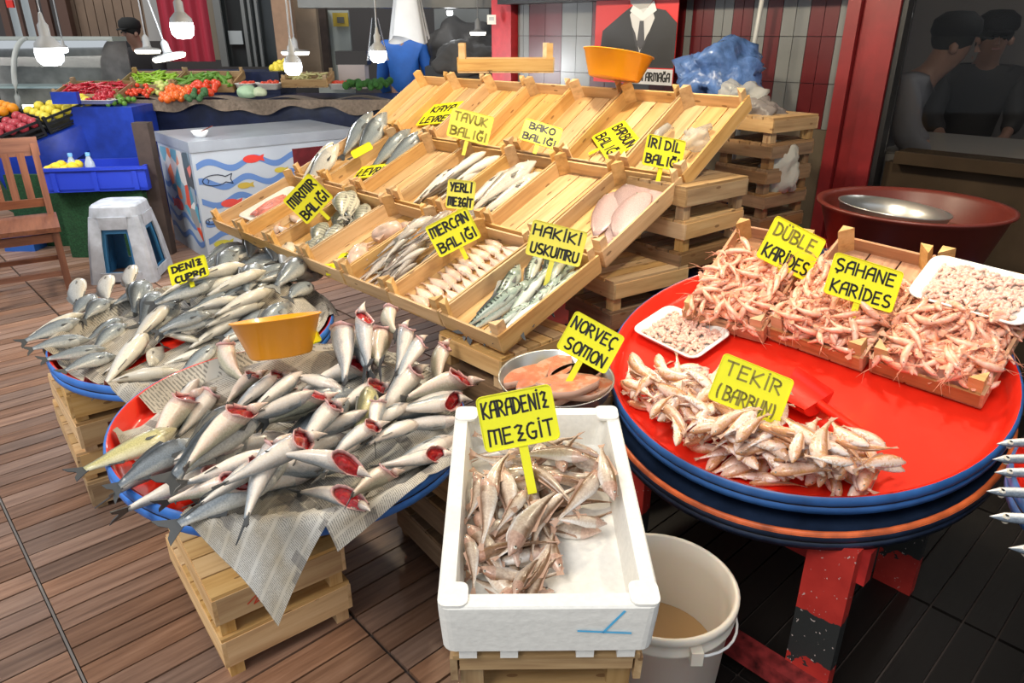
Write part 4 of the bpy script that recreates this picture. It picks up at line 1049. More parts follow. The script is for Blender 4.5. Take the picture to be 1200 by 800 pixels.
# ---- silver gar at the right edge
GL = .30
gar = proto(closed_fish('gar', 'fish', GL, 'gar', M['silver'], M['fin'], -.02, .02, TAILS, False, 10, 10, False, False))
for k, (x, y) in enumerate(((1168, 516), (1163, 535), (1166, 549), (1156, 572), (1160, 600), (1182, 638))):
    h = .02; hd = ony(x, y, 1) ; a, b_ = TE.px(x, y, .025)
    yaw = R(180 - (4 + k * 3)); m = TE.mat(a - math.cos(yaw) * GL * .47, b_ - math.sin(yaw) * GL * .47, .022 + .002 * (k % 2), yaw)
    copy_tree(gar, None, m, 'slim silver gar, %s from the top along the right edge, snout over the blue rim' % ORD[k], 'silver gar on the right edge tray')

# ---- fish in the rack crates
def crate_bed(r_, i): 
    f = CR[r_, i]; g = Frame(f.pt(0, 0, .010), f.X, f.N)
    return Bed(g, -CW / 2 + .012, -CL / 2 + .015, CW / 2 - .012, CL / 2 - .02, .006)
hb = .012
mk_ = [proto(closed_fish('mackerel', 'fish', .30, 'mackerel', M['mackerel'], M['fin_dark'], bz, by, TAILF, True, 12, 12)) for bz, by in ((-.04, .05), (-.02, -.06), (-.08, .02))]
b0 = crate_bed(0, 0)
mack = [(606, 296, 545, 385, 'H', 20), (622, 285, 603, 340, 'H', -10), (612, 332, 536, 388, 'H', 25), (624, 322, 540, 395, 'H', 15), (640, 318, 580, 390, 'H', -30), (650, 305, 612, 350, 'H', 10), (660, 318, 610, 372, 'H', 20), (650, 328, 610, 392, 'H', 10), (665, 300, 640, 350, 'H', -20),
        (684, 310, 620, 375, 'H', -30), (690, 290, 655, 330, 'H', 30), (684, 262, 688, 318, 'H', 40), (640, 350, 592, 400, 'H', -40), (676, 330, 640, 366, 'H', -40), (620, 350, 570, 392, 'H', 10)]
place(b0, mack, {'H': [(o, .30, 'mackerel', 0) for o in mk_]}, lambda k: 'green striped mackerel laid in the bottom row crate at the right', 'mackerel in the bottom row crate', .025, clamp=True)
pk = [proto(closed_fish('pink_bream', 'fish', .165, 'mullet', M['mercan'], M['fin_pink'], bz, by, TAILS, False, 12, 10)) for bz, by in ((-.03, .03), (-.02, -.04))]
b1 = crate_bed(0, 1); k = 0
for i in range(12):
    for j in range(2):
        a = -.062 + j * .125 + (i % 2) * .014; b_ = .20 - i * .0345
        z, sl = b1.rest(a, b_, R(-14), .16, vert_r('mullet', .16, 0), .25, .6)
        m = b1.f.mat(a, b_, z, R(random.uniform(-22, -6)) + (0)) @ Ry(-math.atan(sl)) @ Rx(R(random.uniform(-15, 15)))
        copy_tree(pk[(i + j) % 2], None, m, 'small pink bream, %s from the top in the %s column of its crate' % (ORD[i], ['left', 'right'][j]), 'pink bream laid in two columns'); k += 1
dk = [proto(closed_fish('hake', 'fish', .20, 'whiting', mt_, M['fin'], bz, by, TAILS, False, 10, 10)) for mt_, bz, by in ((M['darkhake'], -.03, .04), (M['hake'], -.04, -.05), (M['darkhake'], -.03, -.04))]
b2 = crate_bed(0, 2)
for k in range(26):
    a = random.uniform(-.105, .105); b_ = -.17 + .30 * (k / 26) + random.uniform(-.02, .02); yaw = R(random.uniform(72, 104))
    b_ = min(max(b_, -.13), .12)
    z, sl = b2.rest(a, b_, yaw, .20, vert_r('whiting', .20, 0), .08, .5)
    copy_tree(dk[k % 3], None, b2.f.mat(a, b_, z, yaw) @ Ry(-math.atan(sl)) @ Rx(R(random.uniform(-50, 40))), 'slim brown and silver fish laid lengthwise in the bottom row crate', 'slim fish in the bottom row crate')
mm_ = [proto(closed_fish('striped_bream', 'fish', .19, 'bream', M['mirmir'], M['fin'], bz, by, TAILF, True, 12, 11)) for bz, by in ((-.03, .03), (-.02, -.04))]
b4 = crate_bed(0, 4)
mir = [(362, 282, 346, 296, 'H'), (383, 258, 366, 292, 'H'), (398, 240, 388, 270, 'H'), (412, 222, 402, 252, 'H'), (428, 214, 412, 250, 'H'), (438, 218, 428, 245, 'H'), (450, 220, 430, 262, 'H'), (428, 252, 400, 275, 'H'), (402, 258, 372, 290, 'H'), (388, 270, 362, 300, 'H'), (412, 262, 386, 290, 'H'), (396, 232, 388, 262, 'H'), (374, 270, 352, 300, 'H')]
place(b4, mir, {'H': [(mm_[0], .19, 'bream', R(10)), (mm_[1], .19, 'bream', R(30))]}, lambda k: 'grey bream with dark cross stripes beside the tilted two-word sign', 'striped bream in their crate', .02, clamp=True)
b5 = crate_bed(0, 5)
for k, (x, y) in enumerate(((318, 262), (330, 268), (340, 252), (350, 258), (335, 275), (322, 276), (356, 248), (345, 266))):
    a, b_ = b5.px(x, y, .015); yaw = R(random.uniform(-40, 40)); a = min(max(a, -.05), .05); b_ = min(max(b_, -.17), .17)
    z, sl = b5.rest(a, b_, yaw, .14, vert_r('bream', .14, 0), .3, .7)
    copy_tree(pk[k % 2], None, b5.f.mat(a, b_, z, yaw) @ Ry(-math.atan(sl)) @ Matrix.Scale(.9, 4), 'small pinkish bream in the crate left of the striped bream', 'pinkish bream left of the striped bream')
# squid
def make_squid(L):
    r = MB().tube([(x * L, 0, 0) for x in (.5, .46, .35, .1, -.08, -.14)], [.004, .022, .034, .040, .034, .020], 12).build('squid', M['squid'], None, cat='squid')
    for s in (1, -1): MB().add([(.5 * L, 0, 0), (.36 * L, s * .06, .004), (.22 * L, s * .03, .01), (.5 * L, 0, .006), (.36 * L, s * .06, .008), (.22 * L, s * .03, .014)], [(0, 1, 2), (3, 5, 4), (0, 3, 4, 1), (1, 4, 5, 2), (2, 5, 3, 0)]).build('fin', M['squid'], r)
    h = MB().lathe([(.00001, -.02), (.016, -.014), (.020, 0), (.016, .014), (.00001, .02)], 10, T((-.2 * L, 0, 0))).build('head', M['squid'], r)
    for k in range(8):
        a = 2 * math.pi * k / 8
        MB().tube([(-.22 * L - q * .05 * L, math.cos(a) * .012 + q * .006 * math.sin(k * 2), math.sin(a) * .010 - q * .003) for q in range(6)], [.005, .005, .004, .003, .002, .001], 5).build('arm', M['squid'], h)
    return r
sq = proto(make_squid(.20)); b3 = crate_bed(0, 3)
for lab, (hx, hy, tx, ty) in (('pale pinkish squid lying toward the top of its crate', (440, 280, 492, 262)), ('pale squid lying lower, above the small yellow sign', (422, 318, 440, 285))):
    a, b_ = b3.px(hx, hy, .03); c_, d_ = b3.px(tx, ty, .03); yaw = math.atan2(b_ - d_, a - c_); a, b_ = (a + c_) / 2, (b_ + d_) / 2; a = min(max(a, -.07), .07)
    copy_tree(sq, None, b3.f.mat(a, b_, .036, yaw), lab, 'squid in the rack')
# tray of roe
b6 = crate_bed(0, 6)
ft = thing('foam_tray', b6.f.mat(.0, .02, .004, R(90)), 'white foam tray of pink roe in the leftmost bottom row crate', 'tray')
def foam_tray(root, wd, ln, h=.022):
    b = MB(); loft(b, [lp(wd * .8, ln * .86, .02, 0), lp(wd, ln, .03, h), lp(wd + .010, ln + .010, .032, h), lp(wd + .006, ln + .006, .032, h + .003), lp(wd - .006, ln - .006, .028, h + .002), lp(wd * .78, ln * .84, .02, .004)], True, True, True)
    b.build('tray_body', M['foam'], root)
foam_tray(ft, .30, .17)
for k in range(5): 
    o = MB().tube([(-.11 + .05 * q, -.04 + k * .02 + .006 * math.sin(q + k), .014 + .003 * math.sin(q * 2 + k)) for q in range(5)], [.004, .011, .012, .011, .004], 8).build('fish_roe', plain('roe_%d' % k, (.72, .20, .15), .3, var=.4, scale=60, coat=.5), None, ft.matrix_basis, label='pink roe piece, %s of those on the white foam tray' % ORD[k], cat='roe', group='roe on the foam tray')
# middle row
sl_ = [proto(closed_fish('sole', 'fish', .29, 'sole', M['sole'], M['fin_pink'], -.02, by, TAILS, False, 16, 12, False, False)) for by in (.04, -.03)]
c0 = crate_bed(1, 0)
for k, (hx, hy, tx, ty) in enumerate(((770, 198, 712, 268), (790, 205, 735, 268), (788, 220, 712, 300), (745, 196, 722, 262), (716, 212, 702, 276), (756, 222, 718, 275))):
    a, b_ = c0.px(hx, hy, .03); c_, d_ = c0.px(tx, ty, .03); yaw = math.atan2(b_ - d_, a - c_); a, b_ = (a + c_) / 2, (b_ + d_) / 2
    a = min(max(a, -.07), .07); b_ = min(max(b_, -.09), .10); yaw = R(max(60, min(115, math.degrees(yaw))))
    z, sl = c0.rest(a, b_, yaw, .24, lambda t: .009, .35, .9)
    copy_tree(sl_[k % 2], None, c0.f.mat(a, b_, z, yaw) @ Ry(-math.atan(sl)), 'flat pinkish grey sole, %s of the overlapping fish in the middle row right crate' % ORD[k], 'sole in the middle row')
bigw = [proto(closed_fish('large_whiting', 'fish', .40, 'whiting', M['hake'], M['fin'], -.02, by, TAILF, True, 14, 12)) for by in (.03, -.03)]
c2 = crate_bed(1, 2)
for k, (a, b_, yw) in enumerate(((-.075, -.03, 84), (-.01, -.03, 80), (.055, -.02, 76), (.02, .0, 82))):
    z, sl = c2.rest(a, b_, R(yw), .38, vert_r('whiting', .38, 0), .08, .7)
    copy_tree(bigw[k % 2], None, c2.f.mat(a, b_, z, R(yw)) @ Ry(-math.atan(sl)) @ Rx(R(-20 + 12 * k)), 'large pale whiting, %s of those laid lengthwise under its yellow sign' % ORD[k], 'large whiting in the middle row')
c3 = crate_bed(1, 3)
for k in range(9):
    a = -.09 + .022 * k + random.uniform(-.01, .01); yw = random.uniform(70, 88); b_ = random.uniform(-.06, .04)
    z, sl = c3.rest(a, b_, R(yw), .27, vert_r('whiting', .27, 0), .08, .6)
    copy_tree(bigw[k % 2], None, c3.f.mat(a, b_, z, R(yw)) @ Ry(-math.atan(sl)) @ Rx(R(random.uniform(-60, 0))) @ Matrix.Scale(.80, 4), 'slim pale pinkish fish in the bundle under the faded yellow sign', 'slim pale fish under the faded sign')
c5 = crate_bed(1, 5); g0 = closed_fish('grey_fish', 'fish', .31, 'bass', M['bream'], M['fin_dark'], -.06, .04); proto(g0)
for k, (a, b_) in enumerate(((-.03, .12), (.07, .13))):
    z, sl = c5.rest(a, b_, R(82), .26, vert_r('bass', .26, 0), .1, .85)
    copy_tree(g0, None, c5.f.mat(a, b_, z + .022, R(82 - 8 * k)) @ Ry(R(-14)) @ Rx(R(30)), '%s of the two dark grey fish lying side by side by the freezer' % ['left', 'right'][k], 'two grey fish at the freezer side')
c6 = crate_bed(1, 6); g1 = closed_fish('grey_bream', 'fish', .32, 'bream', M['bream'], M['fin_dark'], -.03, .03); proto(g1)
g2 = closed_fish('grey_bream', 'fish', .31, 'bream', M['bream_pale'], M['fin_dark'], -.03, .03); proto(g2)
for k, (o, a, b_, ry, rl2, lab) in enumerate(((g1, -.05, .14, -24, 20, 'big grey bream lying head up nearest the freezer lid'), (g1, .07, .15, -24, 40, 'slimmer grey bream leaning right of the big bream by the freezer'), (g2, -.04, -.15, -20, -20, 'pale bream standing head up lower in the leftmost middle crate'), (g2, .04, -.16, -20, 30, 'pale bream leaning right beside its twin in the leftmost middle crate'))):
    copy_tree(o, None, c6.f.mat(a, b_, .07, R(86)) @ Ry(R(ry)) @ Rx(R(rl2)), lab, 'bream at the freezer side')

# ================================================================== SHRIMP CRATES on the red tray
FL = Frame(TR.pt(0, 0, -.046), TR.X, TR.N)
def frame_from_px(pl, p1, yaw_hint=None): return pl.px(*p1)
def shrimp_mesh(L=.075, seed=0):
    random.seed(seed); b = MB(); n = 8; pts = []
    cv = random.uniform(.6, 1.5)
    for i in range(n):
        t = i / (n - 1); a = -cv / 2 + cv * t; pts.append((L / cv * math.sin(a) * 1.0, L / cv * (math.cos(a) - .8), 0))
    rad = [L * x for x in (.014, .085, .105, .105, .09, .07, .048, .022)]
    b.tube(pts, rad, 6)
    return b, pts, rad
def make_shrimp(seed):
    L = .088; b, pts, rad = shrimp_mesh(L, seed); r = b.build('shrimp', M['shrimp'], None, cat='shrimp')
    q = MB()
    for s in (-1, 1):
        e = pts[0]; q.tube([e, (e[0] - .02, e[1] + .004, s * .004), (e[0] - .045, e[1] - .004 + s * .01, s * .002)], [.0009, .0007, .0004], 3)
    for k in range(1, 6):
        p = pts[k]; q.tube([p, (p[0] * 1.02, p[1] - .012, .003), (p[0] * .9, p[1] - .02, .004)], [.0012, .0009, .0005], 3)
    q.build('feelers_and_legs', M['shrimp_thin'], r)
    t = pts[-1]; MB().add([(t[0], t[1], .001), (t[0] + .010, t[1] - .016, .002), (t[0] + .018, t[1] - .010, .001), (t[0] + .016, t[1] - .002, -.001)], [(0, 1, 2), (0, 2, 3)]).build('tail_fan', M['shrimp_thin'], r)
    for o_, s in ((r, 1),): 
        e = pts[1]; MB().lathe([(.0016, 0), (.0011, .001), (.00001, .0014)], 6, T((e[0] - .003, e[1] + .002, .006))).build('eye', M['eye_black'], r)
    return r
shr = [proto(make_shrimp(40 + k)) for k in range(5)]; random.seed(11)
defs = [((800, 378), (897, 404), 'wooden crate heaped with shrimp, left of the three on the red tray', 'left'), ((899, 398), (1012, 438), 'wooden crate heaped with shrimp, middle of the three on the red tray', 'middle'), ((1016, 436), (1152, 482), 'wooden crate heaped with shrimp, right of the three on the red tray', 'right')]
SC = []
for k, (pa, pb, lab, nm) in enumerate(defs):
    a0, b0_ = FL.px(*pa); a1, b1_ = FL.px(*pb); wd = math.hypot(a1 - a0, b1_ - b0_)
    yaw = math.atan2(b1_ - b0_, a1 - a0); ln = .42 if k == 0 else .44
    d = Rz(yaw) @ Vector((0, ln / 2, 0)); cx, cy = (a0 + a1) / 2 + d.x, (b0_ + b1_) / 2 + d.y
    # the back end is lifted over the tray rim
    g = Frame(FL.pt(cx, cy, 0), FL.mat(0, 0, 0, yaw).col[0].to_3d(), FL.N)
    lift = .10; Yd = (g.Y + g.N * (lift / ln)).normalized(); Nn = g.X.cross(Yd)
    g = Frame(FL.pt((a0 + a1) / 2, (b0_ + b1_) / 2, .002) + Yd * (ln / 2), g.X, Nn)
    t = thing('wooden_crate', g.mat(), lab, 'crate'); crate_parts(t, wd - .008, ln, .048, M['crate_wet'], postmat=M['post'], postup=.040 if k else .03)
    gi = Frame(g.pt(0, 0, .010), g.X, g.N); SC.append((gi, wd, ln, nm))
shm = [shrimp_mesh(.09, 70 + k) for k in range(4)]; random.seed(5)
for gi, wd, ln, nm in SC:
    hw, hl = wd / 2 - .016, ln / 2 - .014
    def basef(X, Y, hw=hw, hl=hl):
        return .010 + .062 * smooth((hw - np.abs(X)) / .07 + .25) * smooth((Y + hl) / .07 + .3) * smooth((hl * .55 - Y) / .16)
    bd = Bed(gi, -hw, -hl, hw, hl, .004, base=basef)
    hm = MB()
    for k in range(230):      # layer beneath, joined
        a, b_ = random.uniform(-hw + .01, hw - .01), random.uniform(-hl + .01, hl * .52)
        h = bd.at(a, b_); sb, pts, rad = shm[k % 4]
        m = gi.mat(a, b_, h - .002, random.uniform(0, 6.28)) @ Rx(random.uniform(-.5, .5)) @ Matrix.Scale(random.uniform(.85, 1.1), 4)
        hm.add([m @ Vector(v) for v in sb.v], sb.f, sb.u, True)
    # bed surface under it
    hm.grid(lambda u, v: gi.pt(-hw + 2 * hw * u, -hl + 1.5 * hl * v, bd.at(-hw + 2 * hw * u, -hl + 1.5 * hl * v) - .008 - .02 * (v > .97)), 14, 20)
    hm.build('shrimp_heap', M['shrimp'], None, label='pink raw shrimp packed in the %s crate beneath the top ones' % nm, cat='shrimp', kind='stuff')
    for k in range(98):
        a, b_ = random.uniform(-hw + .01, hw - .01), random.uniform(-hl - .004, hl * .50); yaw = random.uniform(0, 6.28)
        for q in range(8):
            if abs(a + math.cos(yaw) * .035) < hw and abs(b_ + math.sin(yaw) * .035) < hl + .01: break
            yaw = random.uniform(0, 6.28)
        z, sl = bd.rest(a, b_, yaw, .07, lambda t: .005, .6, .8)
        copy_tree(shr[k % 5], None, gi.mat(a, b_, z + .001, yaw) @ Ry(-math.atan(sl)) @ Rx(random.uniform(-.6, .6)) @ Matrix.Scale(random.uniform(.85, 1.15), 4), 'pink raw shrimp on top of the heap in the %s wooden crate' % nm, 'shrimp on top in the %s crate' % nm)
# foam trays of peeled shrimp
def peeled_tray(m, lab, wd, ln, n, g):
    t = thing('foam_tray', m, lab, 'tray'); foam_tray(t, wd, ln)
    pm_ = MB(); 
    for k in range(n):
        x, y = random.uniform(-wd * .38, wd * .38), random.uniform(-ln * .4, ln * .4); a = random.uniform(0, 6.28)
        z = .008 + .012 * (1 - (x / wd * 2) ** 2) * random.uniform(.6, 1.2)
        pm_.tube([(x + .010 * math.cos(a + q * .7), y + .010 * math.sin(a + q * .7), z) for q in range(4)], [.003, .0055, .005, .002], 6)
    pm_.build('peeled_shrimp', M['peeled'], None, m, label=g, cat='shrimp', kind='stuff')
a0, b0_ = FL.px(740, 393); a1, b1_ = FL.px(812, 429); a2, b2_ = FL.px(862, 400); a3, b3_ = FL.px(783, 362)
cx, cy = (a0 + a1 + a2 + a3) / 4, (b0_ + b1_ + b2_ + b3_) / 4
peeled_tray(FL.mat(cx, cy, .002, math.atan2(b1_ - b0_, a1 - a0)), 'white foam tray of peeled shrimp on the red tray beside the left shrimp crate', math.hypot(a1 - a0, b1_ - b0_), math.hypot(a2 - a1, b2_ - b1_), 330, 'peeled shrimp on the tray lying on the red surface')
gi, wd, ln, nm = SC[2]
g3 = Frame(gi.pt(0, 0, .075), gi.X, gi.N); a, b_ = g3.px(1143, 345)
peeled_tray(g3.mat(a, b_, 0, R(-2)), 'white foam tray of peeled shrimp on top of the right shrimp crate', .27, .17, 420, 'peeled shrimp on the tray atop the right crate')
# scoop
a, b_ = FL.px(940, 455); a1, b1_ = FL.px(1022, 526); hx, hy = FL.px(958, 487)
yaw = math.atan2(b1_ - b_, a1 - a)
sco = thing('scoop', FL.mat(hx, hy, .004, math.atan2(b1_ - hy, a1 - hx)), 'bright red plastic scoop with hollow handle lying by the mullet heap', 'scoop')
b = MB(); 
def sf(u, v):
    a = R(-80 + 160 * u); x = -.13 * v; w_ = .055 + .012 * v
    return Vector((x - .02 * math.cos(a) * (1 if v > .95 else 0) * 0, w_ * math.sin(a), .055 - .052 * math.cos(a)))
for s in (0, .0025):
    b.grid(lambda u, v: sf(u, v) + Vector((0, 0, s)), 14, 8)
b.add([sf(k / 14, 0) for k in range(15)], [tuple(range(15))]); b.build('scoop_blade', M['red'], sco)
MB().lathe([(.0105, .0), (.0125, .0), (.0125, .13), (.0150, .132), (.0150, .135), (.0115, .135), (.0105, .13), (.0105, .02)], 18, T((0, 0, .035)) @ Ry(R(96))).build('handle', M['red'], sco)

# ---- salmon steaks
def steak_mesh():
    pts = []
    for k in range(28):
        a = 2 * math.pi * k / 28; r = 1
        x = .085 * math.cos(a); y = .042 * math.sin(a) * (1.15 - .55 * max(0, math.cos(a)))
        if abs(a - math.pi) < .45: x += .045 * (1 - abs(a - math.pi) / .45)
        pts.append((x, y))
    return pts
sp_ = steak_mesh(); stb = thing('salmon_steak', Matrix.Identity(4), 'x', 'fish')
MB().prism([(x * .985, y * .97) for x, y in sp_], .0195, T((0, 0, .0)), False).build('flesh', M['salmon'], stb)
MB().prism(sp_, .0185, T((0, 0, .001)), True).build('skin', plain('salmon_skin', (.60, .36, .27), .3), stb)
proto(stb)
sb_bed = Bed(SBB, -.15, -.15, .15, .15, .004, base=lambda X, Y: np.where(np.hypot(X, Y) > .14, .03, .002))
for k, (x, y, yw, lab) in enumerate(((618, 440, 50, 'salmon steak lying farthest left in the steel bowl'), (650, 430, 60, 'salmon steak behind the yellow stake in the steel bowl'), (690, 432, 30, 'salmon steak at the back under the yellow sign'), (640, 462, 15, 'salmon steak in the middle of the bowl behind the foam box sign'), (668, 452, 45, 'large pale orange salmon steak in the centre of the bowl'), (694, 462, 20, 'salmon steak at the right edge of the steel bowl'), (672, 474, 15, 'salmon steak nearest the foam box in the steel bowl'))):
    a, b_ = sb_bed.px(x, y, .02); r = math.hypot(a, b_)
    if r > .080: a *= .080 / r; b_ *= .080 / r
    z, sl = sb_bed.rest(a, b_, R(yw), .13, lambda t: .011, .12, .7)
    copy_tree(stb, None, SBB.mat(a, b_, z - .004, R(yw)) @ Ry(-math.atan(sl)) @ Rx(R(random.uniform(-5, 9))) @ Matrix.Scale(1.04, 4), lab, 'salmon steaks')

# ================================================================== SIGNS with marker lettering
def arc(cx, cy, rx, ry, a0, a1, n=8): return [(cx + rx * math.cos(R(a0 + (a1 - a0) * k / n)), cy + ry * math.sin(R(a0 + (a1 - a0) * k / n))) for k in range(n + 1)]
G = {
 'A': [[(0, 0), (.04, .75), (.22, 1), (.48, 1), (.5, 0)], [(.02, .45), (.5, .48)]], 'B': [[(0, 0), (.02, 1)], [(-.04, 1)] + arc(.15, .77, .3, .22, 80, -90, 6) + arc(.15, .27, .36, .27, 90, -100, 7)],
 'C': [arc(.3, .5, .3, .5, 60, 300, 9)], 'D': [[(0, 0), (.02, 1)], [(-.05, .98)] + arc(.08, .5, .42, .48, 80, -90, 8)], 'E': [[(.45, 1), (.02, .98), (0, 0), (.46, .03)], [(0, .52), (.38, .54)]],
 'G': [arc(.3, .5, .3, .5, 60, 300, 9) + [(.5, .42), (.28, .42)]], 'H': [[(0, 0), (0, 1)], [(.48, 0), (.48, 1)], [(0, .5), (.48, .55)]], 'I': [[(.08, 0), (.08, 1)]],
 'K': [[(0, 0), (0, 1)], [(.46, 1), (.02, .45), (.5, 0)]], 'L': [[(.02, 1), (0, 0), (.42, .03)]], 'M': [[(0, 0), (.04, 1), (.36, .95), (.34, .1)], [(.36, .95), (.66, .98), (.68, 0)]],
 'N': [[(0, 0), (.02, 1), (.46, .02), (.5, 1)]], 'O': [arc(.3, .5, .28, .5, 90, 450, 12)], 'R': [[(0, 0), (.02, 1)], [(-.04, 1)] + arc(.15, .75, .28, .24, 80, -90, 6) + [(.5, 0)]],
 'S': [arc(.27, .75, .24, .25, 50, 260, 7) + arc(.24, .25, .26, .25, 80, -140, 7)], 'T': [[(-.05, .98), (.5, 1)], [(.22, 1), (.22, 0)]], 'U': [[(0, 1), (.0, .3)] + arc(.24, .26, .24, .26, 180, 360, 7) + [(.49, 1)]],
 'V': [[(0, 1), (.24, 0), (.48, 1)]], 'Y': [[(0, 1), (.24, .52)], [(.48, 1), (.20, 0)]], 'Z': [[(.02, .9), (.2, 1), (.42, .92), (.18, .5), (.42, .44), (.1, .05), (.5, 0)]], 'P': [[(0, 0), (.02, 1)], [(-.04, 1)] + arc(.15, .74, .3, .26, 80, -90, 7)],
 '(': [arc(.3, .5, .2, .6, 120, 240, 6)], ')': [arc(0, .5, .2, .6, 60, -60, 6)], ' ': []}
def dia(base, extra): return G[base] + extra
G['İ'] = dia('I', [[(.06, 1.16), (.10, 1.2)]]); G['Ğ'] = dia('G', [arc(.3, 1.24, .16, .1, 200, 340, 5)]); G['Ü'] = dia('U', [[(.1, 1.18), (.14, 1.2)], [(.36, 1.18), (.4, 1.2)]])
G['Ş'] = dia('S', [[(.24, 0), (.18, -.2)]]); G['Ç'] = dia('C', [[(.3, 0), (.24, -.2)]]); G['Ö'] = dia('O', [[(.18, 1.16), (.22, 1.18)], [(.4, 1.16), (.44, 1.18)]])
def textw(s): return sum(((.34 if c in 'Iİ' else .84 if c == 'M' else .3 if c == ' ' else .68)) for c in s)
def letters(mb, s, x0, y0, wd, ht, m, pen):
    k = wd / (textw(s) - .15); x = x0
    for c in s:
        for st in G.get(c, []):
            stroke(mb, m, [(x + px_ * k, y0 + py_ * ht) for px_, py_ in st], pen, .0008)
        x += (.34 if c in 'Iİ' else .84 if c == 'M' else .3 if c == ' ' else .68) * k
def sign(lines, px, py, Y, wpx, hpx, ang, stake, label, faded=(), tilt=20, yaw=0, lay=None, mat='yellow', pen=.0054, z=None):
    """plate centred on the viewing ray at depth Y; ang turns it in its own plane; stake = length in metres"""
    c = ony(px, py, Y) if lay is None else lay.pt(*lay.px(px, py, .024), .024); Z = depth(c); W_ = wpx * Z / FPX; H_ = hpx * Z / FPX
    if lay is None:
        q = T(c) @ Rz(R(yaw)) @ Rx(R(90 - tilt)) @ Rz(R(ang))
    else: q = lay.mat(0, 0, 0, 0); q.translation = c; q = q @ Rz(R(ang))
    t = thing('price_sign', q, label, 'sign')
    MB().prism(rrect(W_, H_, .010, 4), .0022, T((0, 0, -.0022))).build('plate', M[mat], t)
    ed = MB(); loft(ed, [[(x, y, 0) for x, y in rrect(W_, H_, .010)], [(x, y, .0022) for x, y in rrect(W_, H_, .010)], [(x, y, .0022) for x, y in rrect(W_ - .003, H_ - .003, .009)], [(x, y, 0) for x, y in rrect(W_ - .003, H_ - .003, .009)]])
    ed.build('raised_edge', M[mat], t)
    if stake: MB().box((0, -H_ / 2 - stake / 2 + .004, -.0022), (.016, stake, .003), None, 1).build('stake', M[mat], t)
    n = len(lines)
    for i, ln in enumerate(lines):
        tb = MB(); hh = H_ / n * .56; y0 = H_ / 2 - H_ * (i + 1) / n + H_ / n * .20
        wd = W_ * min(.86, .15 + .125 * len(ln)); letters(tb, ln, -wd / 2 + W_ * .01 * (1 if i else -1), y0, wd, hh, Matrix.Identity(4), pen * (Z / 1.7) * (.7 + .3 * hpx / 75))
        tb.build('lettering', M['ink_faded'] if i in faded else M['ink'], t)
    return t
sign(['KARADENİZ', 'MEZGİT'], 607, 490, 1.10, 90, 66, 11, .09, 'bright yellow sign lettered KARADENİZ MEZGİT in the white foam box', tilt=22)
sign(['NORVEÇ', 'SOMON'], 692, 401, 1.70, 66, 50, -29, .085, 'yellow sign lettered NORVEÇ SOMON over the steel bowl', tilt=25)
sign(['TEKİR', '(BARBUN)'], 880, 456, 1.50, 88, 58, -22, .05, 'faded yellow sign lettered TEKİR (BARBUN) in the mullet heap', (0, 1), tilt=28)
sign(['DÜBLE', 'KARİDES'], 927, 291, 2.06, 66, 54, -27, .04, 'yellow sign lettered DÜBLE KARİDES in the left shrimp crate', (0,), tilt=22)
sign(['ŞAHANE', 'KARİDES'], 1012, 331, 1.82, 84, 50, -17, .045, 'yellow sign lettered ŞAHANE KARİDES in the middle shrimp crate', tilt=22)
sign(['HAKİKİ', 'USKUMRU'], 652, 285, 2.22, 66, 42, -14, .10, 'yellow sign lettered HAKİKİ USKUMRU over the mackerel', tilt=22, mat='yellow_lit')
sign(['MERCAN', 'BALIĞI'], 531, 272, 2.48, 55, 40, 27, .05, 'yellow sign lettered MERCAN BALIĞI over the pink bream', tilt=22)
sign(['YERLİ', 'MEZGİT'], 540, 228, 2.55, 33, 34, -6, .05, 'small yellow sign lettered YERLİ MEZGİT behind the MERCAN BALIĞI sign', tilt=22, mat='yellow_lit')
sign(['MIRMIR', 'BALIĞI'], 361, 233, 3.05, 45, 40, 46, .055, 'tilted yellow sign lettered MIRMIR BALIĞI over the striped bream', tilt=20)
sign(['TAVUK', 'BALIĞI'], 551, 148, 3.30, 50, 34, -14, .07, 'faded yellow sign lettered TAVUK BALIĞI below the top row', (0, 1), tilt=20, mat='yellow_lit')
sign(['BAKO', 'BALIĞI'], 634, 157, 3.05, 46, 28, -18, .045, 'yellow sign lettered BAKO BALIĞI over the large whiting', tilt=35)
sign(['İRİ DİL', 'BALIĞI'], 778, 179, 2.62, 46, 36, -11, .055, 'yellow sign lettered İRİ DİL BALIĞI over the sole', tilt=18)
sign(['BARBUN', 'BALIĞI'], 722, 164, 2.82, 62, 44, -35, .05, 'yellow sign lettered BARBUN BALIĞI lying in an empty top row crate', lay=CR[2, 1], pen=.006)
sign(['KAYA', 'LEVREK'], 516, 133, 3.95, 52, 40, 15, 0, 'yellow sign lettered KAYA LEVREK lying in a top row crate', lay=CR[2, 5], pen=.006)
sign(['LEVREK'], 440, 200, 3.35, 52, 28, 25, .0, 'yellow sign lettered LEVREK lying below the two grey fish', lay=CR[1, 5], pen=.006)
sign(['KALAMAR'], 408, 308, 2.50, 46, 40, -60, .06, 'small yellow sign lettered KALAMAR lying in the squid crate', lay=CR[0, 3], pen=.005)
sign(['DENİZ', 'CUPRA'], 221, 317, 2.56, 44, 30, 22, .03, 'yellow sign lettered DENİZ CUPRA lying on the far fish tray', tilt=48, pen=.006)
sign([' '], 345, 402, 1.88, 60, 24, 30, .0, 'blank yellow plate poking out from under the orange basin', tilt=70)
sign([' '], 424, 176, 3.55, 26, 10, 30, .0, 'narrow yellow plate between the grey bream by the freezer', tilt=30)

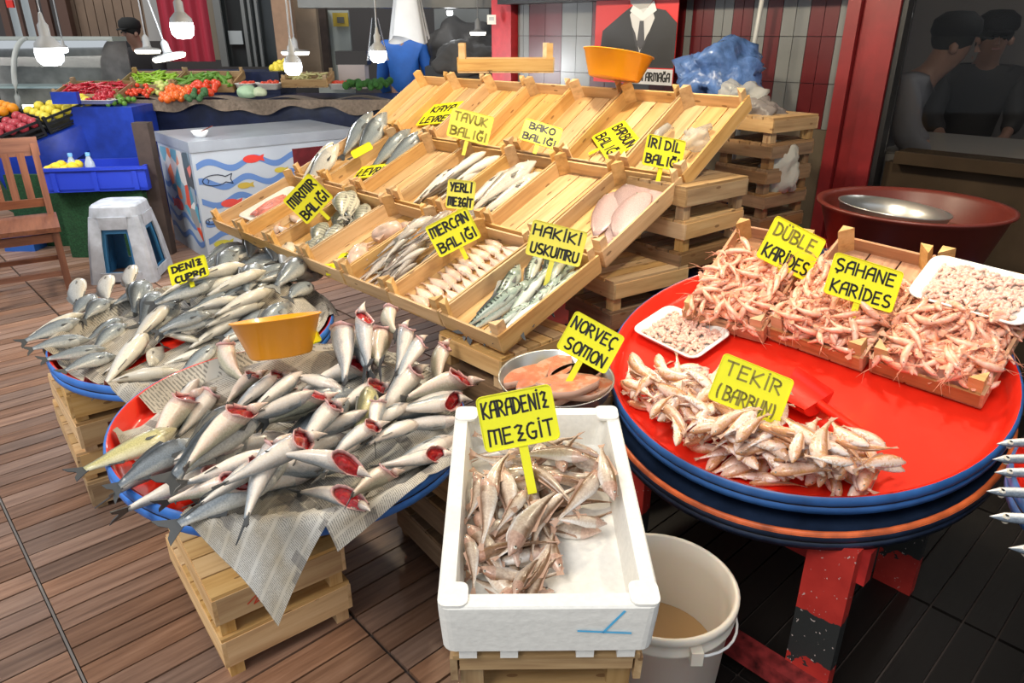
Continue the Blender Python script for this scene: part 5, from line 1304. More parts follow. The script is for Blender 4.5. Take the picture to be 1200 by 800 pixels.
# ================================================================== BASINS
def orange_basin(m, r0, r1, h, label):
    t = thing('plastic_basin', m, label, 'basin')
    MB().lathe([(.0001, 0), (r0, 0), (r0 + .004, .004), (r1, h), (r1 + .005, h + .001), (r1 + .005, h + .004), (r1 - .003, h + .004), (r0 - .002, .006), (.0001, .004)], 56).build('basin_body', M['orange'], t); return t
p1 = ony(326, 390, 1.88)
ob = orange_basin(T(p1) @ Rz(R(0)) @ Ry(R(-7)) @ Rx(R(-16)) @ T((0, 0, -.065)), .082, .122, .105, 'orange plastic basin tipped on the near fish tray, price sticker by its rim')
a_ = R(-52); 
st_ = MB().grid(lambda u, v: ((.0005 + .0828 + .0382 * (.70 + .24 * v)) * math.cos(a_ + .26 * u), (.0005 + .0828 + .0382 * (.70 + .24 * v)) * math.sin(a_ + .26 * u), .105 * (.70 + .24 * v)), 4, 2).build('price_sticker', plain('sticker_white', (.82, .78, .70), .5), ob)
p2 = ony(722, 78, 3.22)
orange_basin(T(p2) @ Ry(R(9)) @ Rx(R(-6)) @ T((0, 0, -.05)), .105, .145, .10, 'orange plastic basin on top of the rack below the poster')
# brown red basin on a blue crate stand, steel bowl inside
bb_c = ony(1070, 240, 2.55)
rb = thing('plastic_basin', T((bb_c.x, bb_c.y, bb_c.z - .215)), 'large brown-red round basin before the dark shop window', 'basin')
MB().lathe([(.0001, 0), (.235, 0), (.245, .01), (.305, .20), (.322, .212), (.322, .220), (.305, .220), (.295, .205), (.232, .016), (.0001, .014)], 64).build('basin_body', M['basin_red'], rb)
MB().lathe([(.0001, .12), (.272, .12)], 48).build('murky_water', plain('murky_water', (.16, .07, .05), .1), rb)
sbw = thing('steel_bowl', T((bb_c.x - .06, bb_c.y + .02, bb_c.z - .062)) @ Ry(R(5)), 'steel bowl floating in the large brown-red basin', 'bowl')
MB().lathe([(.0001, -.05), (.12, -.05), (.175, .02), (.185, .052), (.19, .052), (.19, .048), (.186, .046), (.176, .015), (.12, -.054), (.0001, -.054)], 48).build('bowl_body', M['bowl'], sbw)
MB().box((bb_c.x, bb_c.y, (bb_c.z - .215 - .10) / 2), (.34, .34, bb_c.z - .215 - .104)).build('stand', M['black'], None, label='dark stand under the blue crate and brown-red basin', cat='stand')
MB().box((bb_c.x, bb_c.y, bb_c.z - .215 - .052), (.46, .40, .10)).build('blue_crate', plain('dull_blue', (.04, .10, .24), .5), None, label='dull blue plastic crate under the brown-red basin', cat='crate')

# ================================================================== BEHIND THE RACK: poster, bags, broom
def wl(px, py, off=.03):
    """point on the striped wall plane"""
    r = ray(px, py); n = EW; t = (n.dot(wb) - off) / n.dot(r); p = O_ + r * t
    return p
def wall_local(px, py):
    p = wl(px, py); return (p - wb).dot(-WW), p.z
xa, _ = wall_local(702, 40); xb, _ = wall_local(797, 40); _, zb = wall_local(790, 100)
po = thing('poster', wm @ T((0, -.06, 0)), 'poster of a man in dark suit and white collar on a red flag ground', 'poster')
zt = zb + .95
MB().box(((xa + xb) / 2, 0, (zb + zt) / 2), (xb - xa, .006, zt - zb)).build('sheet', plain('poster_red', (.62, .03, .03), .5), po)
pw = xb - xa; fx = lambda u: xa + pw * u
def pp(nm, pts, c, y=-.0045): 
    b = MB(); n = len(pts); vs = [(fx(u), y, zb + v * .60) for u, v in pts]
    return b.add(vs, [tuple(range(n))]).build(nm, plain('poster_' + nm, c, .5), po)
pp('grey_backdrop', [(.10, .2), (.42, .55), (.42, .75), (.12, .95), (.0, 1.0), (0, .2)], (.50, .03, .03))
pp('suit', [(.06, .14), (.10, .44), (.38, .60), (.46, .64), (.72, .62), (.86, .60), (1, .50), (1, .14)], (.028, .028, .03), -.0050)
pp('shirt', [(.44, .57), (.50, .64), (.70, .62), (.74, .54), (.58, .22)], (.60, .60, .60), -.0056)
pp('waistcoat', [(.46, .50), (.58, .20), (.72, .48), (.66, .40), (.585, .26), (.52, .42)], (.05, .05, .055), -.0062)
pp('tie', [(.565, .52), (.615, .52), (.64, .34), (.59, .28), (.545, .34)], (.07, .07, .08), -.0064)
pp('collar', [(.44, .60), (.50, .68), (.60, .58), (.72, .68), (.76, .60), (.60, .52)], (.72, .72, .72), -.0068)
pp('chin', [(.44, .66), (.42, .76), (.46, .9), (.74, .9), (.76, .74), (.66, .63), (.56, .61)], (.42, .40, .39), -.0072)
pp('caption_band', [(.46, 0), (1, 0), (1, .13), (.46, .13)], (.55, .55, .56), -.0076)
tb = MB(); letters(tb, 'YESİ ARMAĞA', fx(.50), zb + .018, pw * .47, .040, wm.inverted() @ wm @ T((0, -.0084, 0)) @ Rx(R(90)) if False else Matrix.Identity(4), .008)
lo = Matrix.Identity(4); tb.v = [(v[0], -.0084 - v[2], v[1]) for v in tb.v]; tb.build('caption', M['ink'], po)

def blob(name, c, sx, sy, sz, mat, label, cat, seed=0, rough=.25, n=3, kind=None, parent=None):
    import bmesh
    from mathutils import noise as mn
    me = bpy.data.meshes.new(name); bm = bmesh.new(); bmesh.ops.create_icosphere(bm, subdivisions=n + 1, radius=1)
    for v in bm.verts:
        d = 1 + rough * (mn.noise(v.co * 1.7 + Vector((seed, 0, 0))) + .5 * mn.noise(v.co * 4.5 + Vector((0, seed, 0))) + .25 * abs(mn.noise(v.co * 9 + Vector((0, 0, seed)))))
        v.co = Vector((v.co.x * sx, v.co.y * sy, v.co.z * sz)) * d
        if v.co.z < -sz * .75: v.co.z = -sz * .75
    for f in bm.faces: f.smooth = True
    bm.to_mesh(me); bm.free(); me.materials.append(mat)
    return obj(name, me, parent, T(c), label=label, cat=cat, kind=kind)
topc = rows[2][0] + rows[2][1] * CL
bgm = plain('bag_blue', (.07, .14, .34), .25, bump=.9, scale=18, var=.4)
blob('plastic_bag', ony(842, 92, 3.42), .20, .14, .15, bgm, 'crumpled dark blue plastic bag behind the top right crate', 'bag', 3, .45)
bgc = plain('bag_clear', (.50, .50, .48), .25, bump=.9, scale=18, alpha=.55)
blob('plastic_bag', ony(868, 118, 3.2), .10, .08, .07, bgc, 'crumpled clear plastic bag between blue bag and crate corner', 'bag', 5, .5)
blob('plastic_bag', ony(890, 133, 3.1), .085, .07, .055, plain('bag_dark', (.20, .18, .18), .25, bump=.9, scale=20, alpha=.8), 'grey plastic bag lying on the topmost crate by the wall', 'bag', 8, .5)
blob('plastic_bag', ony(912, 200, 3.0), .085, .05, .12, plain('bag_hang', (.56, .55, .50), .35, bump=.8, scale=20, alpha=.7), 'whitish plastic bag hanging beside the tall crate stack', 'bag', 9, .35)
g = CR[2, 0]; a, b_ = g.px(822, 172, .02)
blob('plastic_bag', g.pt(a, b_ - .02, .06), .055, .05, .045, plain('bag_clear2', (.62, .60, .55), .2, bump=.8, scale=25, alpha=.45), 'knotted clear bag in the top right crate', 'bag', 12, .35)
MB().tube([g.pt(-.10, .06, .02), g.pt(-.098, .03, .05), g.pt(-.105, -.02, .055), g.pt(-.11, -.09, .03)], [.006, .016, .018, .012], 8).build('plastic_bag', bgc, None, label='twisted strip of clear polythene in the top right crate', cat='bag')
MB().tube([g.pt(.06, .08, .03), g.pt(.03, .03, .045), g.pt(.01, -.01, .06)], [.014, .010, .012], 8).build('plastic_bag', bgc, None, label='second twisted clear polythene strip crossing the top right crate', cat='bag')
br_ = thing('broom', T(wl(882, 60, .12)), 'broom with pale handle leaning on the striped wall', 'broom')
MB().tube([(-.03, 0, -.50), (.035, 0, .55)], .011, 8).build('handle', plain('broom_pale', (.35, .36, .36), .4), br_)
MB().tube([(-.052, 0, -.85), (-.03, 0, -.50)], .013, 8).build('lower_handle', plain('broom_navy', (.02, .03, .09), .4), br_)
# loose crate standing on the back of the rack
t = thing('wooden_crate', T(ony(592, 84, 4.25)) @ Rz(R(2)) @ Rx(R(0)), 'pale crate set across behind the top row, right of the person in blue', 'crate')
crate_parts(t, .52, .30, .07, M['crate'], postup=.07)

# red post and beam behind
MB().box((-2.245, .06, 1.35), (.18, .16, 2.7), wm).build('red_post', plain('post_red', (.42, .022, .03), .45, var=.15), None, label='bright red painted post at the end of the striped wall', cat='post')
ctl = thing('wall_switch', T(ony(576, 23, 4.93)), 'small white switch box on the bright red post', 'switch')
MB().box((0, 0, 0), (.055, .02, .055)).build('switch_body', M['white'], ctl); MB().box((0, -.011, .004), (.03, .003, .02)).build('switch_display', M['grey_plastic'], ctl)

# ================================================================== LEFT BACKGROUND
# ---- chest freezer with painted waves and fish
c0_ = ony(220, 167, 4.95); c1_ = onz(175, 153, c0_.z); c2_ = onz(380, 157, c0_.z)
yx = R(40); fz = thing('chest_freezer', T((c0_.x, c0_.y, 0)) @ Rz(yx), 'white chest freezer with blue waves and fish pictures', 'freezer')
FW, FD, FH = 1.25, .80, c0_.z
wht = plain('freezer_white', (.42, .47, .54), .4, var=.06, scale=3)
MB().box((FW / 2, FD / 2, (FH - .07) / 2), (FW - .02, FD - .02, FH - .07)).build('cabinet', wht, fz)
MB().box((FW / 2, FD / 2, FH - .035), (FW, FD, .07)).build('lid', plain('freezer_lid', (.30, .33, .38), .35, var=.12, scale=4), fz)
wv = plain('wave_blue', (.10, .20, .46), .5)
for k in range(6):
    z = FH - .17 - k * .125; b = MB(); n = 44; L_ = .86 - .07 * k * 0
    pts = [(.03 + L_ * i / n, z + .028 * math.sin(i * .38 + k * 1.3)) for i in range(n + 1)]
    vs = [(x, .0085, zz_ + s * .022) for x, zz_ in pts for s in (-1, 1)]
    b.add(vs, [(2 * i, 2 * i + 2, 2 * i + 3, 2 * i + 1) for i in range(n)]).build('wave_stripe', wv, fz)
def decal_fish(x, z, s, c, flip=1, line=False, face=0):
    body = [(s * math.cos(a) * .5, s * .22 * math.sin(a)) for a in [R(30 + 300 * k / 14) for k in range(15)]]
    pts = body + [(s * .72, -s * .2), (s * .64, 0), (s * .72, s * .2)]
    m = plain('print_%d_%d' % (int(c[0] * 99), int(c[1] * 99)), c, .5)
    b = MB()
    if line:
        P_ = pts + [pts[0]]
        q = T((x, .0070, z)) @ Rx(R(90)) if not face else T((.0070, x, z)) @ Rz(R(-90)) @ Rx(R(90))
        stroke(b, q, [(u * flip, v) for u, v in P_], .006); stroke(b, q, [(-.3 * s * flip, .1 * s), (-.24 * s * flip, 0), (-.3 * s * flip, -.1 * s)], .005)
    else:
        b.add([(x + u * flip, .0065, z + v) if not face else (.0065, x + u * flip, z + v) for u, v in pts], [tuple(range(len(pts)))])
    b.build('printed_fish', m, fz)
for x, z, s, c, fl, ln in ((.42, FH - .15, .13, (.62, .04, .03), 1, 0), (.14, FH - .27, .17, (.01, .02, .05), 1, 1), (.34, FH - .33, .10, (.45, .33, .05), 1, 0), (.22, FH - .44, .13, (.60, .06, .05), 1, 0), (.62, FH - .25, .09, (.50, .40, .05), 1, 0),
                          (.08, FH - .55, .10, (.01, .02, .05), 1, 1), (.32, FH - .60, .16, (.01, .02, .05), 1, 1), (.54, FH - .50, .11, (.62, .04, .03), 1, 0), (.12, FH - .72, .12, (.45, .42, .05), 1, 0), (.70, FH - .40, .11, (.02, .02, .03), 1, 0)):
    decal_fish(x, z, s, c, fl, ln)
MB().box((.93, .006, FH - .36), (.40, .008, .50)).build('dark_red_panel', plain('dark_red_panel', (.11, .01, .015), .45, var=.5, scale=10), fz)
def collage():
    m, n, l, b = new_mat('fish_collage'); tc = n.new('ShaderNodeTexCoord')
    v = n.new('ShaderNodeTexVoronoi'); v.inputs['Scale'].default_value = 9; l.new(tc.outputs['Object'], v.inputs['Vector'])
    r = ramp(n, [(.15, (.66, .06, .02)), (.35, (.75, .70, .68)), (.5, (.08, .07, .07)), (.65, (.10, .38, .52)), (.85, (.78, .20, .06))]); l.new(v.outputs['Color'], r.inputs[0]); l.new(r.outputs[0], b.inputs['Base Color']); return m
MB().add([(.006, .06, FH - .08), (.006, FD - .04, FH - .10), (.006, FD * .70, FH - .38), (.006, FD * .30, FH - .56), (.006, .05, FH - .70)], [(0, 1, 2, 3, 4)]).build('fish_photo_print', collage(), fz)
for k in range(4):
    b = MB(); n = 20; z = FH - .35 - k * .12; pts = [(FD * (.05 + .9 * i / n), z + .03 * math.sin(i * .6 + k)) for i in range(n + 1)]
    b.add([(.0075, y, zz_ + s * .02) for y, zz_ in pts for s in (-1, 1)], [(2 * i, 2 * i + 2, 2 * i + 3, 2 * i + 1) for i in range(n)]).build('wave_stripe', wv, fz)
decal_fish(FD * .62, FH - .50, .20, (.55, .05, .04), 1, 0, 1); decal_fish(FD * .60, FH - .34, .30, (.06, .10, .14), 1, 1, 1)
cu = thing('small_dish', T((0, 0, 0)) , 'small white dish with a red sauce and spoon on the freezer lid', 'dish')
dp = onz(225, 163, FH); cu.matrix_basis = T((dp.x + .02, dp.y + .10, FH + .001))
MB().lathe([(.0001, 0), (.035, 0), (.06, .045), (.057, .045), (.033, .006), (.0001, .006)], 20).build('dish_body', M['white'], cu)
MB().lathe([(.0001, .030), (.048, .030)], 16).build('sauce', M['blood'], cu)
MB().tube([(0, 0, .035), (.09, .02, .075)], .004, 6).build('spoon', M['basin_red'], cu)

# ---- plastic stool
sp = onz(145, 327, 0); SHt = .50
st = thing('plastic_stool', T((sp.x + .02, sp.y + .10, 0)) @ Rz(R(8)), 'grey plastic stool with an open arch in its side, blue stool nested inside', 'stool')
def stool_shell(mat, k, root, nm, dz=0):
    b = MB(); 
    lo, hi_ = .205 * k, .145 * k
    loft(b, [lp(2 * hi_ - .02, 2 * hi_ - .02, .06, SHt + dz, 5), lp(2 * hi_, 2 * hi_, .06, SHt - .012 + dz, 5), lp(2 * hi_ + .02, 2 * hi_ + .02, .06, SHt - .07 + dz, 5), lp(2 * hi_ + .02, 2 * hi_ + .02, .058, SHt - .075 + dz, 5)], False, True)
    b.build(nm + '_top', mat, root)
    for sx in (-1, 1):
        for sy in (-1, 1):
            q = MB(); lps = []
            for z, r in ((SHt - .07, hi_ + .006), (SHt * .5, (lo + hi_) / 2 + .004), (0, lo)):
                w_ = .075 + .03 * (1 - z / SHt); t_ = .012
                lps.append([(sx * (r), sy * (r - .02), z + dz * (z > 0)), (sx * (r - .02), sy * r, z + dz * (z > 0)), (sx * (r - w_), sy * r, z + dz * (z > 0)), (sx * (r - w_), sy * (r - t_), z + dz * (z > 0)), (sx * (r - .025), sy * (r - .025), z + dz * (z > 0)), (sx * (r - t_), sy * (r - w_), z + dz * (z > 0)), (sx * r, sy * (r - w_), z + dz * (z > 0))])
            loft(q, lps if sx * sy > 0 else [l_[::-1] for l_ in lps], False, True, True); q.build('leg', mat, root)
    for a in range(4):
        r = hi_ + .012; MB().box((0, -r, SHt - .11 + dz), (2 * r - .14, .010, .08), Rz(R(90 * a))).build('arch_panel', mat, root)
        MB().box((0, -lo + .006, .045), (2 * lo - .16, .010, .06), Rz(R(90 * a))).build('foot_rail', mat, root)
stool_shell(M['grey_plastic'], 1, st, 'seat')
stool_shell(plain('stool_blue', (.03, .16, .34), .5), .90, st, 'inner', -.03)
# ---- wooden chair
f1, f2 = onz(12, 370, 0), onz(85, 350, 0)
chy = R(33); f1 = f2 - Vector((math.cos(chy), math.sin(chy), 0)) * .40
ch = thing('wooden_chair', T(f1) @ Rz(chy), 'brown wooden slatted-back chair at the left edge', 'chair')
cw = (f2 - f1).length; cdp = .40; SH = .43
for x in (0, cw):
    MB().box((x, 0, SH / 2), (.038, .038, SH)).build('leg', M['chair'], ch)
    MB().beam((x, cdp, 0), (x, cdp - .02, SH), .038, .038, (0, 1, 0)).build('leg', M['chair'], ch)
    MB().beam((x, cdp - .02, SH), (x, cdp + .05, .88), .036, .034, (0, 1, 0)).build('back_post', M['chair'], ch)
MB().box((cw / 2, cdp / 2 - .01, SH + .012), (cw + .06, cdp + .07, .028)).build('seat', M['chair'], ch)
for y, z in ((0, SH - .04), (cdp, SH - .04), (0, .17), (cdp, .17)): MB().box((cw / 2, y, z), (cw, .02, .05 if z > .3 else .03)).build('stretcher', M['chair'], ch)
for x in (0, cw): MB().box((x, cdp / 2, .14), (.02, cdp, .03)).build('stretcher', M['chair'], ch)
MB().box((cw / 2, cdp + .045, .865), (cw + .05, .022, .11)).build('top_rail', M['chair'], ch)
MB().box((cw / 2, cdp + .0, .53), (cw, .02, .05)).build('lower_rail', M['chair'], ch)
for k in range(4): MB().beam((cw * (k + 1) / 5, cdp + .0, .53), (cw * (k + 1) / 5, cdp + .04, .83), .04, .014, (0, 1, 0)).build('back_slat', M['chair'], ch)

# helper: upright slab seen between two picture points at depth Y
def slab(name, x0, y0, x1, y1, Y, mat, th=.05, parent=None, **k):
    a = ony((x0 + x1) / 2, y0, Y); b = ony((x0 + x1) / 2, y1, Y); zc = (a.z + b.z) / 2; zt, zb_ = max(a.z, b.z), max(0, min(a.z, b.z)); zc = (zt + zb_) / 2
    ym = (y0 + y1) / 2; xa_, xb_ = ony(x0, ym, Y).x, ony(x1, ym, Y).x
    return MB().box(((xa_ + xb_) / 2, Y + th / 2, zc), (xb_ - xa_, th, zt - zb_)).build(name, mat, parent, **k)
# ---- green turf skirt, brown post, blue crate with lemons and bottles (left of the freezer)
slab('turf_skirt', 20, 205, 178, 325, 5.35, M['turf'], .05, None, label='green artificial turf skirt behind chair and stool', cat='cloth')
bp_ = ony(183, 230, 5.15)
MB().box((bp_.x, bp_.y, .47), (.11, .08, .94)).build('wooden_post', M['brownpost'], None, label='dark brown square post between stool and freezer', cat='post')
q = ony(112, 205, 5.05)
bc = thing('produce_crate', T((q.x, q.y + .12, q.z - .10)) @ Rz(R(10)), 'blue plastic crate holding bottles and lemons above the turf', 'crate')
for nm, c, d in (('base', (0, 0, .01), (.66, .40, .02)), ('front_wall', (0, -.19, .085), (.66, .02, .16)), ('back_wall', (0, .19, .085), (.66, .02, .16)), ('end_wall', (-.32, 0, .085), (.02, .36, .16)), ('end_wall', (.32, 0, .085), (.02, .36, .16)), ('rim', (0, -.205, .155), (.70, .02, .02))):
    MB().box(c, d).build(nm, M['bluecrate'], bc)
for x in (-.26, 0, .26): MB().box((x, -.203, .07), (.03, .012, .13)).build('rib', M['bluecrate'], bc)
MB().box((q.x, q.y + .14, (q.z - .10) / 2), (.60, .30, q.z - .105)).build('crate_stand', M['turf'], None, label='green covered stand under the blue bottle crate', cat='stand')
lem = plain('lemon', (.85, .62, .03), .45, bump=.2, scale=60); 
def fruit(name, p, r, mat, label, group, cat='fruit', ex=1.0, stem=False, rot=None):
    m = T(p) @ (rot or Matrix.Identity(4)); n = 8
    prof = [(.00001, -r * ex)] + [(r * math.cos(R(a)), r * ex * math.sin(R(a))) for a in (-60, -25, 10, 45, 72)] + [(.00001, r * ex * .93)]
    key = (name, mat.name, round(ex, 2))
    if key not in FR: FR[key] = MB().lathe([(x / r, z / r) for x, z in prof], 12).mesh(name, mat)
    return obj(name, FR[key], None, m @ Matrix.Scale(r, 4), label, cat, group)
FR = {}
def bottle(p, label, s=1):
    t = thing('water_bottle', T(p), label, 'bottle')
    MB().lathe([(.0001, 0), (.032, 0), (.034, .02), (.031, .06), (.034, .12), (.030, .16), (.013, .20), (.013, .21)], 16).build('bottle_body', M['bottle'], t)
    MB().lathe([(.0335, .05), (.0335, .11)], 16).build('wrapper', plain('wrap_blue', (.25, .50, .75), .4), t)
    MB().lathe([(.015, .205), (.015, .228), (.0001, .228)], 12).build('cap', plain('cap_blue', (.15, .40, .75), .4), t)
bq = bc.matrix_basis
bottle((bq @ Vector((-.17, -.08, .02))), 'left clear water bottle with blue cap standing in the blue crate'); bottle((bq @ Vector((-.06, -.07, .02))), 'right clear water bottle with blue cap standing in the blue crate')
for k in range(8):
    fruit('lemon', bq @ Vector((-.30 + .052 * (k % 4), -.14 + .09 * (k // 4), .145 + .02 * (k % 2))), .033, lem, 'yellow lemon beside the water bottles in the blue crate', 'lemons in the blue crate', ex=1.3, rot=Rx(R(70)) @ Rz(k))
slab('blue_drum', 10, 265, 45, 350, 5.2, plain('drum_blue', (.02, .10, .40), .4), .25, None, label='blue plastic drum in the shade behind the wooden chair', cat='drum')

# ---- sloping fruit stand at the far left: black crates with oranges, apples and yellow quinces
org = plain('orange_peel', (.90, .33, .01), .45, bump=.15, scale=80); app = plain('apple_skin', (.48, .05, .07), .35, var=.5, scale=14); qui = plain('quince_skin', (.84, .68, .06), .45, var=.15, scale=8)
blk = plain('black_crate', (.012, .013, .014), .45)
fs0 = ony(-10, 185, 5.6); fs1 = ony(118, 128, 6.3)
XD = (Vector((fs1.x, fs1.y, fs1.z)) - fs0); XD.z = fs1.z - fs0.z
ff = Frame(fs0, XD, (-.10, -.30, 1)); LX = XD.length
def pcrate(a0, a1, b0, b1, h, label):
    t = thing('produce_crate', ff.mat((a0 + a1) / 2, (b0 + b1) / 2, 0), label, 'crate'); w_, d_ = a1 - a0, b1 - b0
    MB().box((0, 0, .008), (w_ - .01, d_ - .01, .012)).build('base', blk, t)
    for s in (-1, 1):
        for z in (.03, .075, .12): MB().box((0, s * (d_ / 2 - .012), z), (w_ - .01, .014, .018)).build('side_slat', blk, t); MB().box((s * (w_ / 2 - .012), 0, z), (.014, d_ - .03, .018)).build('end_slat', blk, t)
        for s2 in (-1, 1): MB().box((s * (w_ / 2 - .014), s2 * (d_ / 2 - .014), .07), (.022, .022, .14)).build('corner_post', blk, t)
for k, (a0, a1, mt_, nm, lb) in enumerate(((0, .45, app, 'apple', 'black plastic crate of red apples at the left edge'), (.46, LX * .98, qui, 'quince', 'black plastic crate of yellow quinces by the blue cloth'))):
    pcrate(a0 + .005, a1 - .005, -.02, .36, .14, lb)
    nx_ = int((a1 - a0) / .085)
    for i in range(nx_):
        for j in range(4):
            fruit(nm, ff.pt(a0 + .05 + i * (a1 - a0 - .09) / max(1, nx_ - 1) + random.uniform(-.006, .006), .03 + j * .09, .115 + random.uniform(-.01, .02)), .042, mt_, {'apple': 'red apple in the left black plastic crate', 'quince': 'yellow quince in the right black plastic crate'}[nm], nm + 's in the black crate')
pcrate(0, .50, .38, .72, .14, 'black plastic crate of oranges behind the red apples')
for i in range(6):
    for j in range(3): fruit('orange', ff.pt(.05 + i * .08, .43 + j * .10, .14 + random.uniform(-.01, .02)), .043, org, 'orange in the black crate behind the red apples', 'oranges in the black crate')
b = MB(); b.grid(lambda u, v: ff.pt(-.05 + (LX + .15) * u, -.06 - .03 * v + .02 * math.sin(u * 9) * v, -.006 - (.10 + .16 * (1 - abs(u - .25))) * v), 16, 5)
b.grid(lambda u, v: ff.pt(-.05 + (LX + .15) * u, -.06 + .82 * v, -.006), 4, 2); b.build('blue_cloth', M['bluetarp'], None, label='bright blue tarpaulin draped over the sloping fruit stand', cat='cloth')
MB().box((0, 0, 0), (LX, .6, .5)).build('stand_plinth', M['turf'], None, ff.mat(LX / 2, .38, -.30), label='dark covered body of the sloping fruit stand', cat='stand')

# ---- vegetable stall behind the freezer
VY = 6.5; vz = ony(290, 118, VY).z
def stall_x(px): return ony(px, 112, VY).x
x0_, x1_ = stall_x(146), stall_x(478)
MB().box(((x0_ + x1_) / 2, VY + .62, (vz - .02) / 2), (x1_ - x0_, 1.1, vz - .02)).build('market_table', M['navytarp'], None, label='long vegetable table wrapped in navy tarpaulin behind the freezer', cat='table')
b = MB(); b.grid(lambda u, v: Vector((x0_ - .03 + (x1_ - x0_ + .05) * u, VY - .03 - .012 * math.sin(u * 60) * v, vz + .012 - v * (.085 + .03 * math.sin(u * 17) + .02 * math.sin(u * 41)))), 70, 5)
b.grid(lambda u, v: Vector((x0_ - .03 + (x1_ - x0_ + .05) * u, VY - .03 + .25 * v, vz + .012 + .02 * math.sin(u * 25))), 70, 2)
b.build('sacking', M['canvas'], None, label='grey sacking folded over the front edge of the vegetable table', cat='cloth')
b = MB(); b.grid(lambda u, v: Vector((x0_ - .06 - .02 * math.sin(v * 9), VY + .5 * u, vz - v * .55)), 6, 8).build('sacking', M['canvas'], None, label='sacking hanging down the left end of the vegetable table', cat='cloth')
def vcrate(px, py, Y, w_, d_, label, tilt=14, mat='crate_old', h=.07):
    c = ony(px, py, Y); t = thing('wooden_crate', T((c.x, Y, c.z)) @ Rx(R(tilt)), label, 'crate'); crate_parts(t, w_, d_, h, M[mat], postup=.03); return t.matrix_basis, w_, d_
def pods(m, w_, d_, n, mat, name, label, group, L=.10, r=.009, z0=.03, cat='vegetable'):
    key = name + mat.name
    if key not in FR: FR[key] = MB().tube([(-.5, 0, 0), (-.3, .03, .0), (0, .06, 0), (.3, .02, 0), (.5, -.06, 0)], [r / L * .5, r / L, r / L, r / L * .7, r / L * .15], 6).mesh(name, mat)
    for k in range(n):
        p = m @ Vector((random.uniform(-w_ / 2 + .05, w_ / 2 - .05), random.uniform(-d_ / 2 + .04, d_ / 2 - .04), z0 + random.uniform(0, .05)))
        obj(name, FR[key], None, T(p) @ m.to_3x3().to_4x4() @ Rz(random.uniform(0, 6.28)) @ Ry(random.uniform(-.3, .3)) @ Matrix.Scale(L * random.uniform(.8, 1.2), 4), label, cat, group)
rc = plain('chili_red', (.50, .010, .025), .25, coat=.4); gc = plain('pepper_green', (.30, .52, .03), .3, coat=.3); gd = plain('pepper_dark', (.12, .28, .03), .35)
tmt = plain('tomato', (.75, .06, .015), .25, coat=.4); tmo = plain('tomato_orange', (.86, .16, .02), .25, coat=.4)
m_, a, b = vcrate(114, 112, 6.55, .56, .36, 'pale crate of dark red chillies at the left end of the stall')
pods(m_, a, b, 120, rc, 'chilli', 'dark red chilli in the crate at the left end of the stall', 'red chillies', .12, .010)
m_, a, b = vcrate(182, 100, 6.95, .50, .36, 'wooden crate of bright green peppers behind the tomatoes', 16)
pods(m_, a, b, 90, gc, 'green_pepper', 'thin bright green pepper in the crate behind the tomatoes', 'bright green peppers', .13, .011)
m_, a, b = vcrate(246, 100, 6.95, .56, .36, 'wooden crate of long dark green peppers right of the bright ones', 16)
pods(m_, a, b, 40, gd, 'green_pepper', 'long dark green pepper in the right pepper crate', 'dark green peppers', .18, .016)
def pile(px0, px1, py, Y, n, r, mat, name, label, group, rows_=4, cat='vegetable', up=.07):
    for k in range(n):
        u = random.random(); c = ony(px0 + (px1 - px0) * u, py, Y); v = random.random()
        fruit(name, (c.x, Y + v * .26, c.z + up * v + random.uniform(0, .03)), r * random.uniform(.85, 1.1), mat, label, group, cat)
pile(186, 212, 117, 6.40, 45, .030, tmo, 'tomato', 'orange red tomato in the middle heap of the stall', 'tomatoes in the middle heap')
pile(218, 248, 111, 6.55, 32, .030, tmt, 'tomato', 'red tomato in the heap right of the middle one', 'tomatoes in the right heap')
pile(145, 172, 114, 6.45, 26, .020, tmt, 'cherry_tomato', 'small red tomato beside the pale pepper heap', 'small tomatoes at the left')
pile(168, 190, 110, 6.60, 22, .024, plain('pale_pepper', (.62, .66, .20), .4), 'pale_pepper', 'pale yellow green pepper left of the orange tomatoes', 'pale peppers')
pile(215, 236, 118, 6.33, 14, .026, plain('leaf_dark', (.05, .14, .05), .7), 'broccoli', 'dark green broccoli head at the front of the stall', 'broccoli heads')
for k, (x, s, c) in enumerate(((290, .085, (.38, .55, .36)), (304, .06, (.55, .62, .42)))):
    blob('cabbage', ony(x, 108, 6.4), s, s * .9, s * .7, plain('cabbage_%d' % k, c, .5), ['large', 'smaller'][k] + ' pale green cabbage on the front edge of the stall', 'cabbage', k, .15, 2)
for (x0, x1, Y, nm, lb) in ((275, 296, 6.75, 'left', 'white punnet of cherry tomatoes left of the lamp'), (300, 326, 6.75, 'middle', 'white punnet of cherry tomatoes under the lamp'), (384, 410, 6.9, 'right', 'white punnet of cherry tomatoes at the right end of the stall')):
    a = ony(x0, 101, Y); c = ony(x1, 101, Y)
    t = thing('punnet', T(((a.x + c.x) / 2, Y + .1, a.z - .03)), lb, 'punnet'); foam_tray(t, c.x - a.x, .22, .05)
    for k in range(34): fruit('cherry_tomato', ((a.x + random.uniform(.03, c.x - a.x - .03)), Y + random.uniform(.02, .18), a.z + random.uniform(-.005, .03)), .018, tmt, 'cherry tomato in the %s white punnet' % nm, 'cherry tomatoes in the %s punnet' % nm, 'vegetable')
m_, a, b = vcrate(362, 98, 7.0, .42, .30, 'pale shallow crate of yellowish greens right of the lamps', 10)
pods(m_, a, b, 30, plain('yellow_bean', (.60, .55, .25), .5), 'yellow_bean', 'pale yellow bean in the shallow crate', 'yellow beans', .11, .010)
pile(400, 455, 103, 6.45, 40, .030, plain('parsley', (.06, .22, .04), .8, bump=1, scale=60), 'parsley_bunch', 'small green bunch along the right end of the stall', 'green bunches', up=.02)
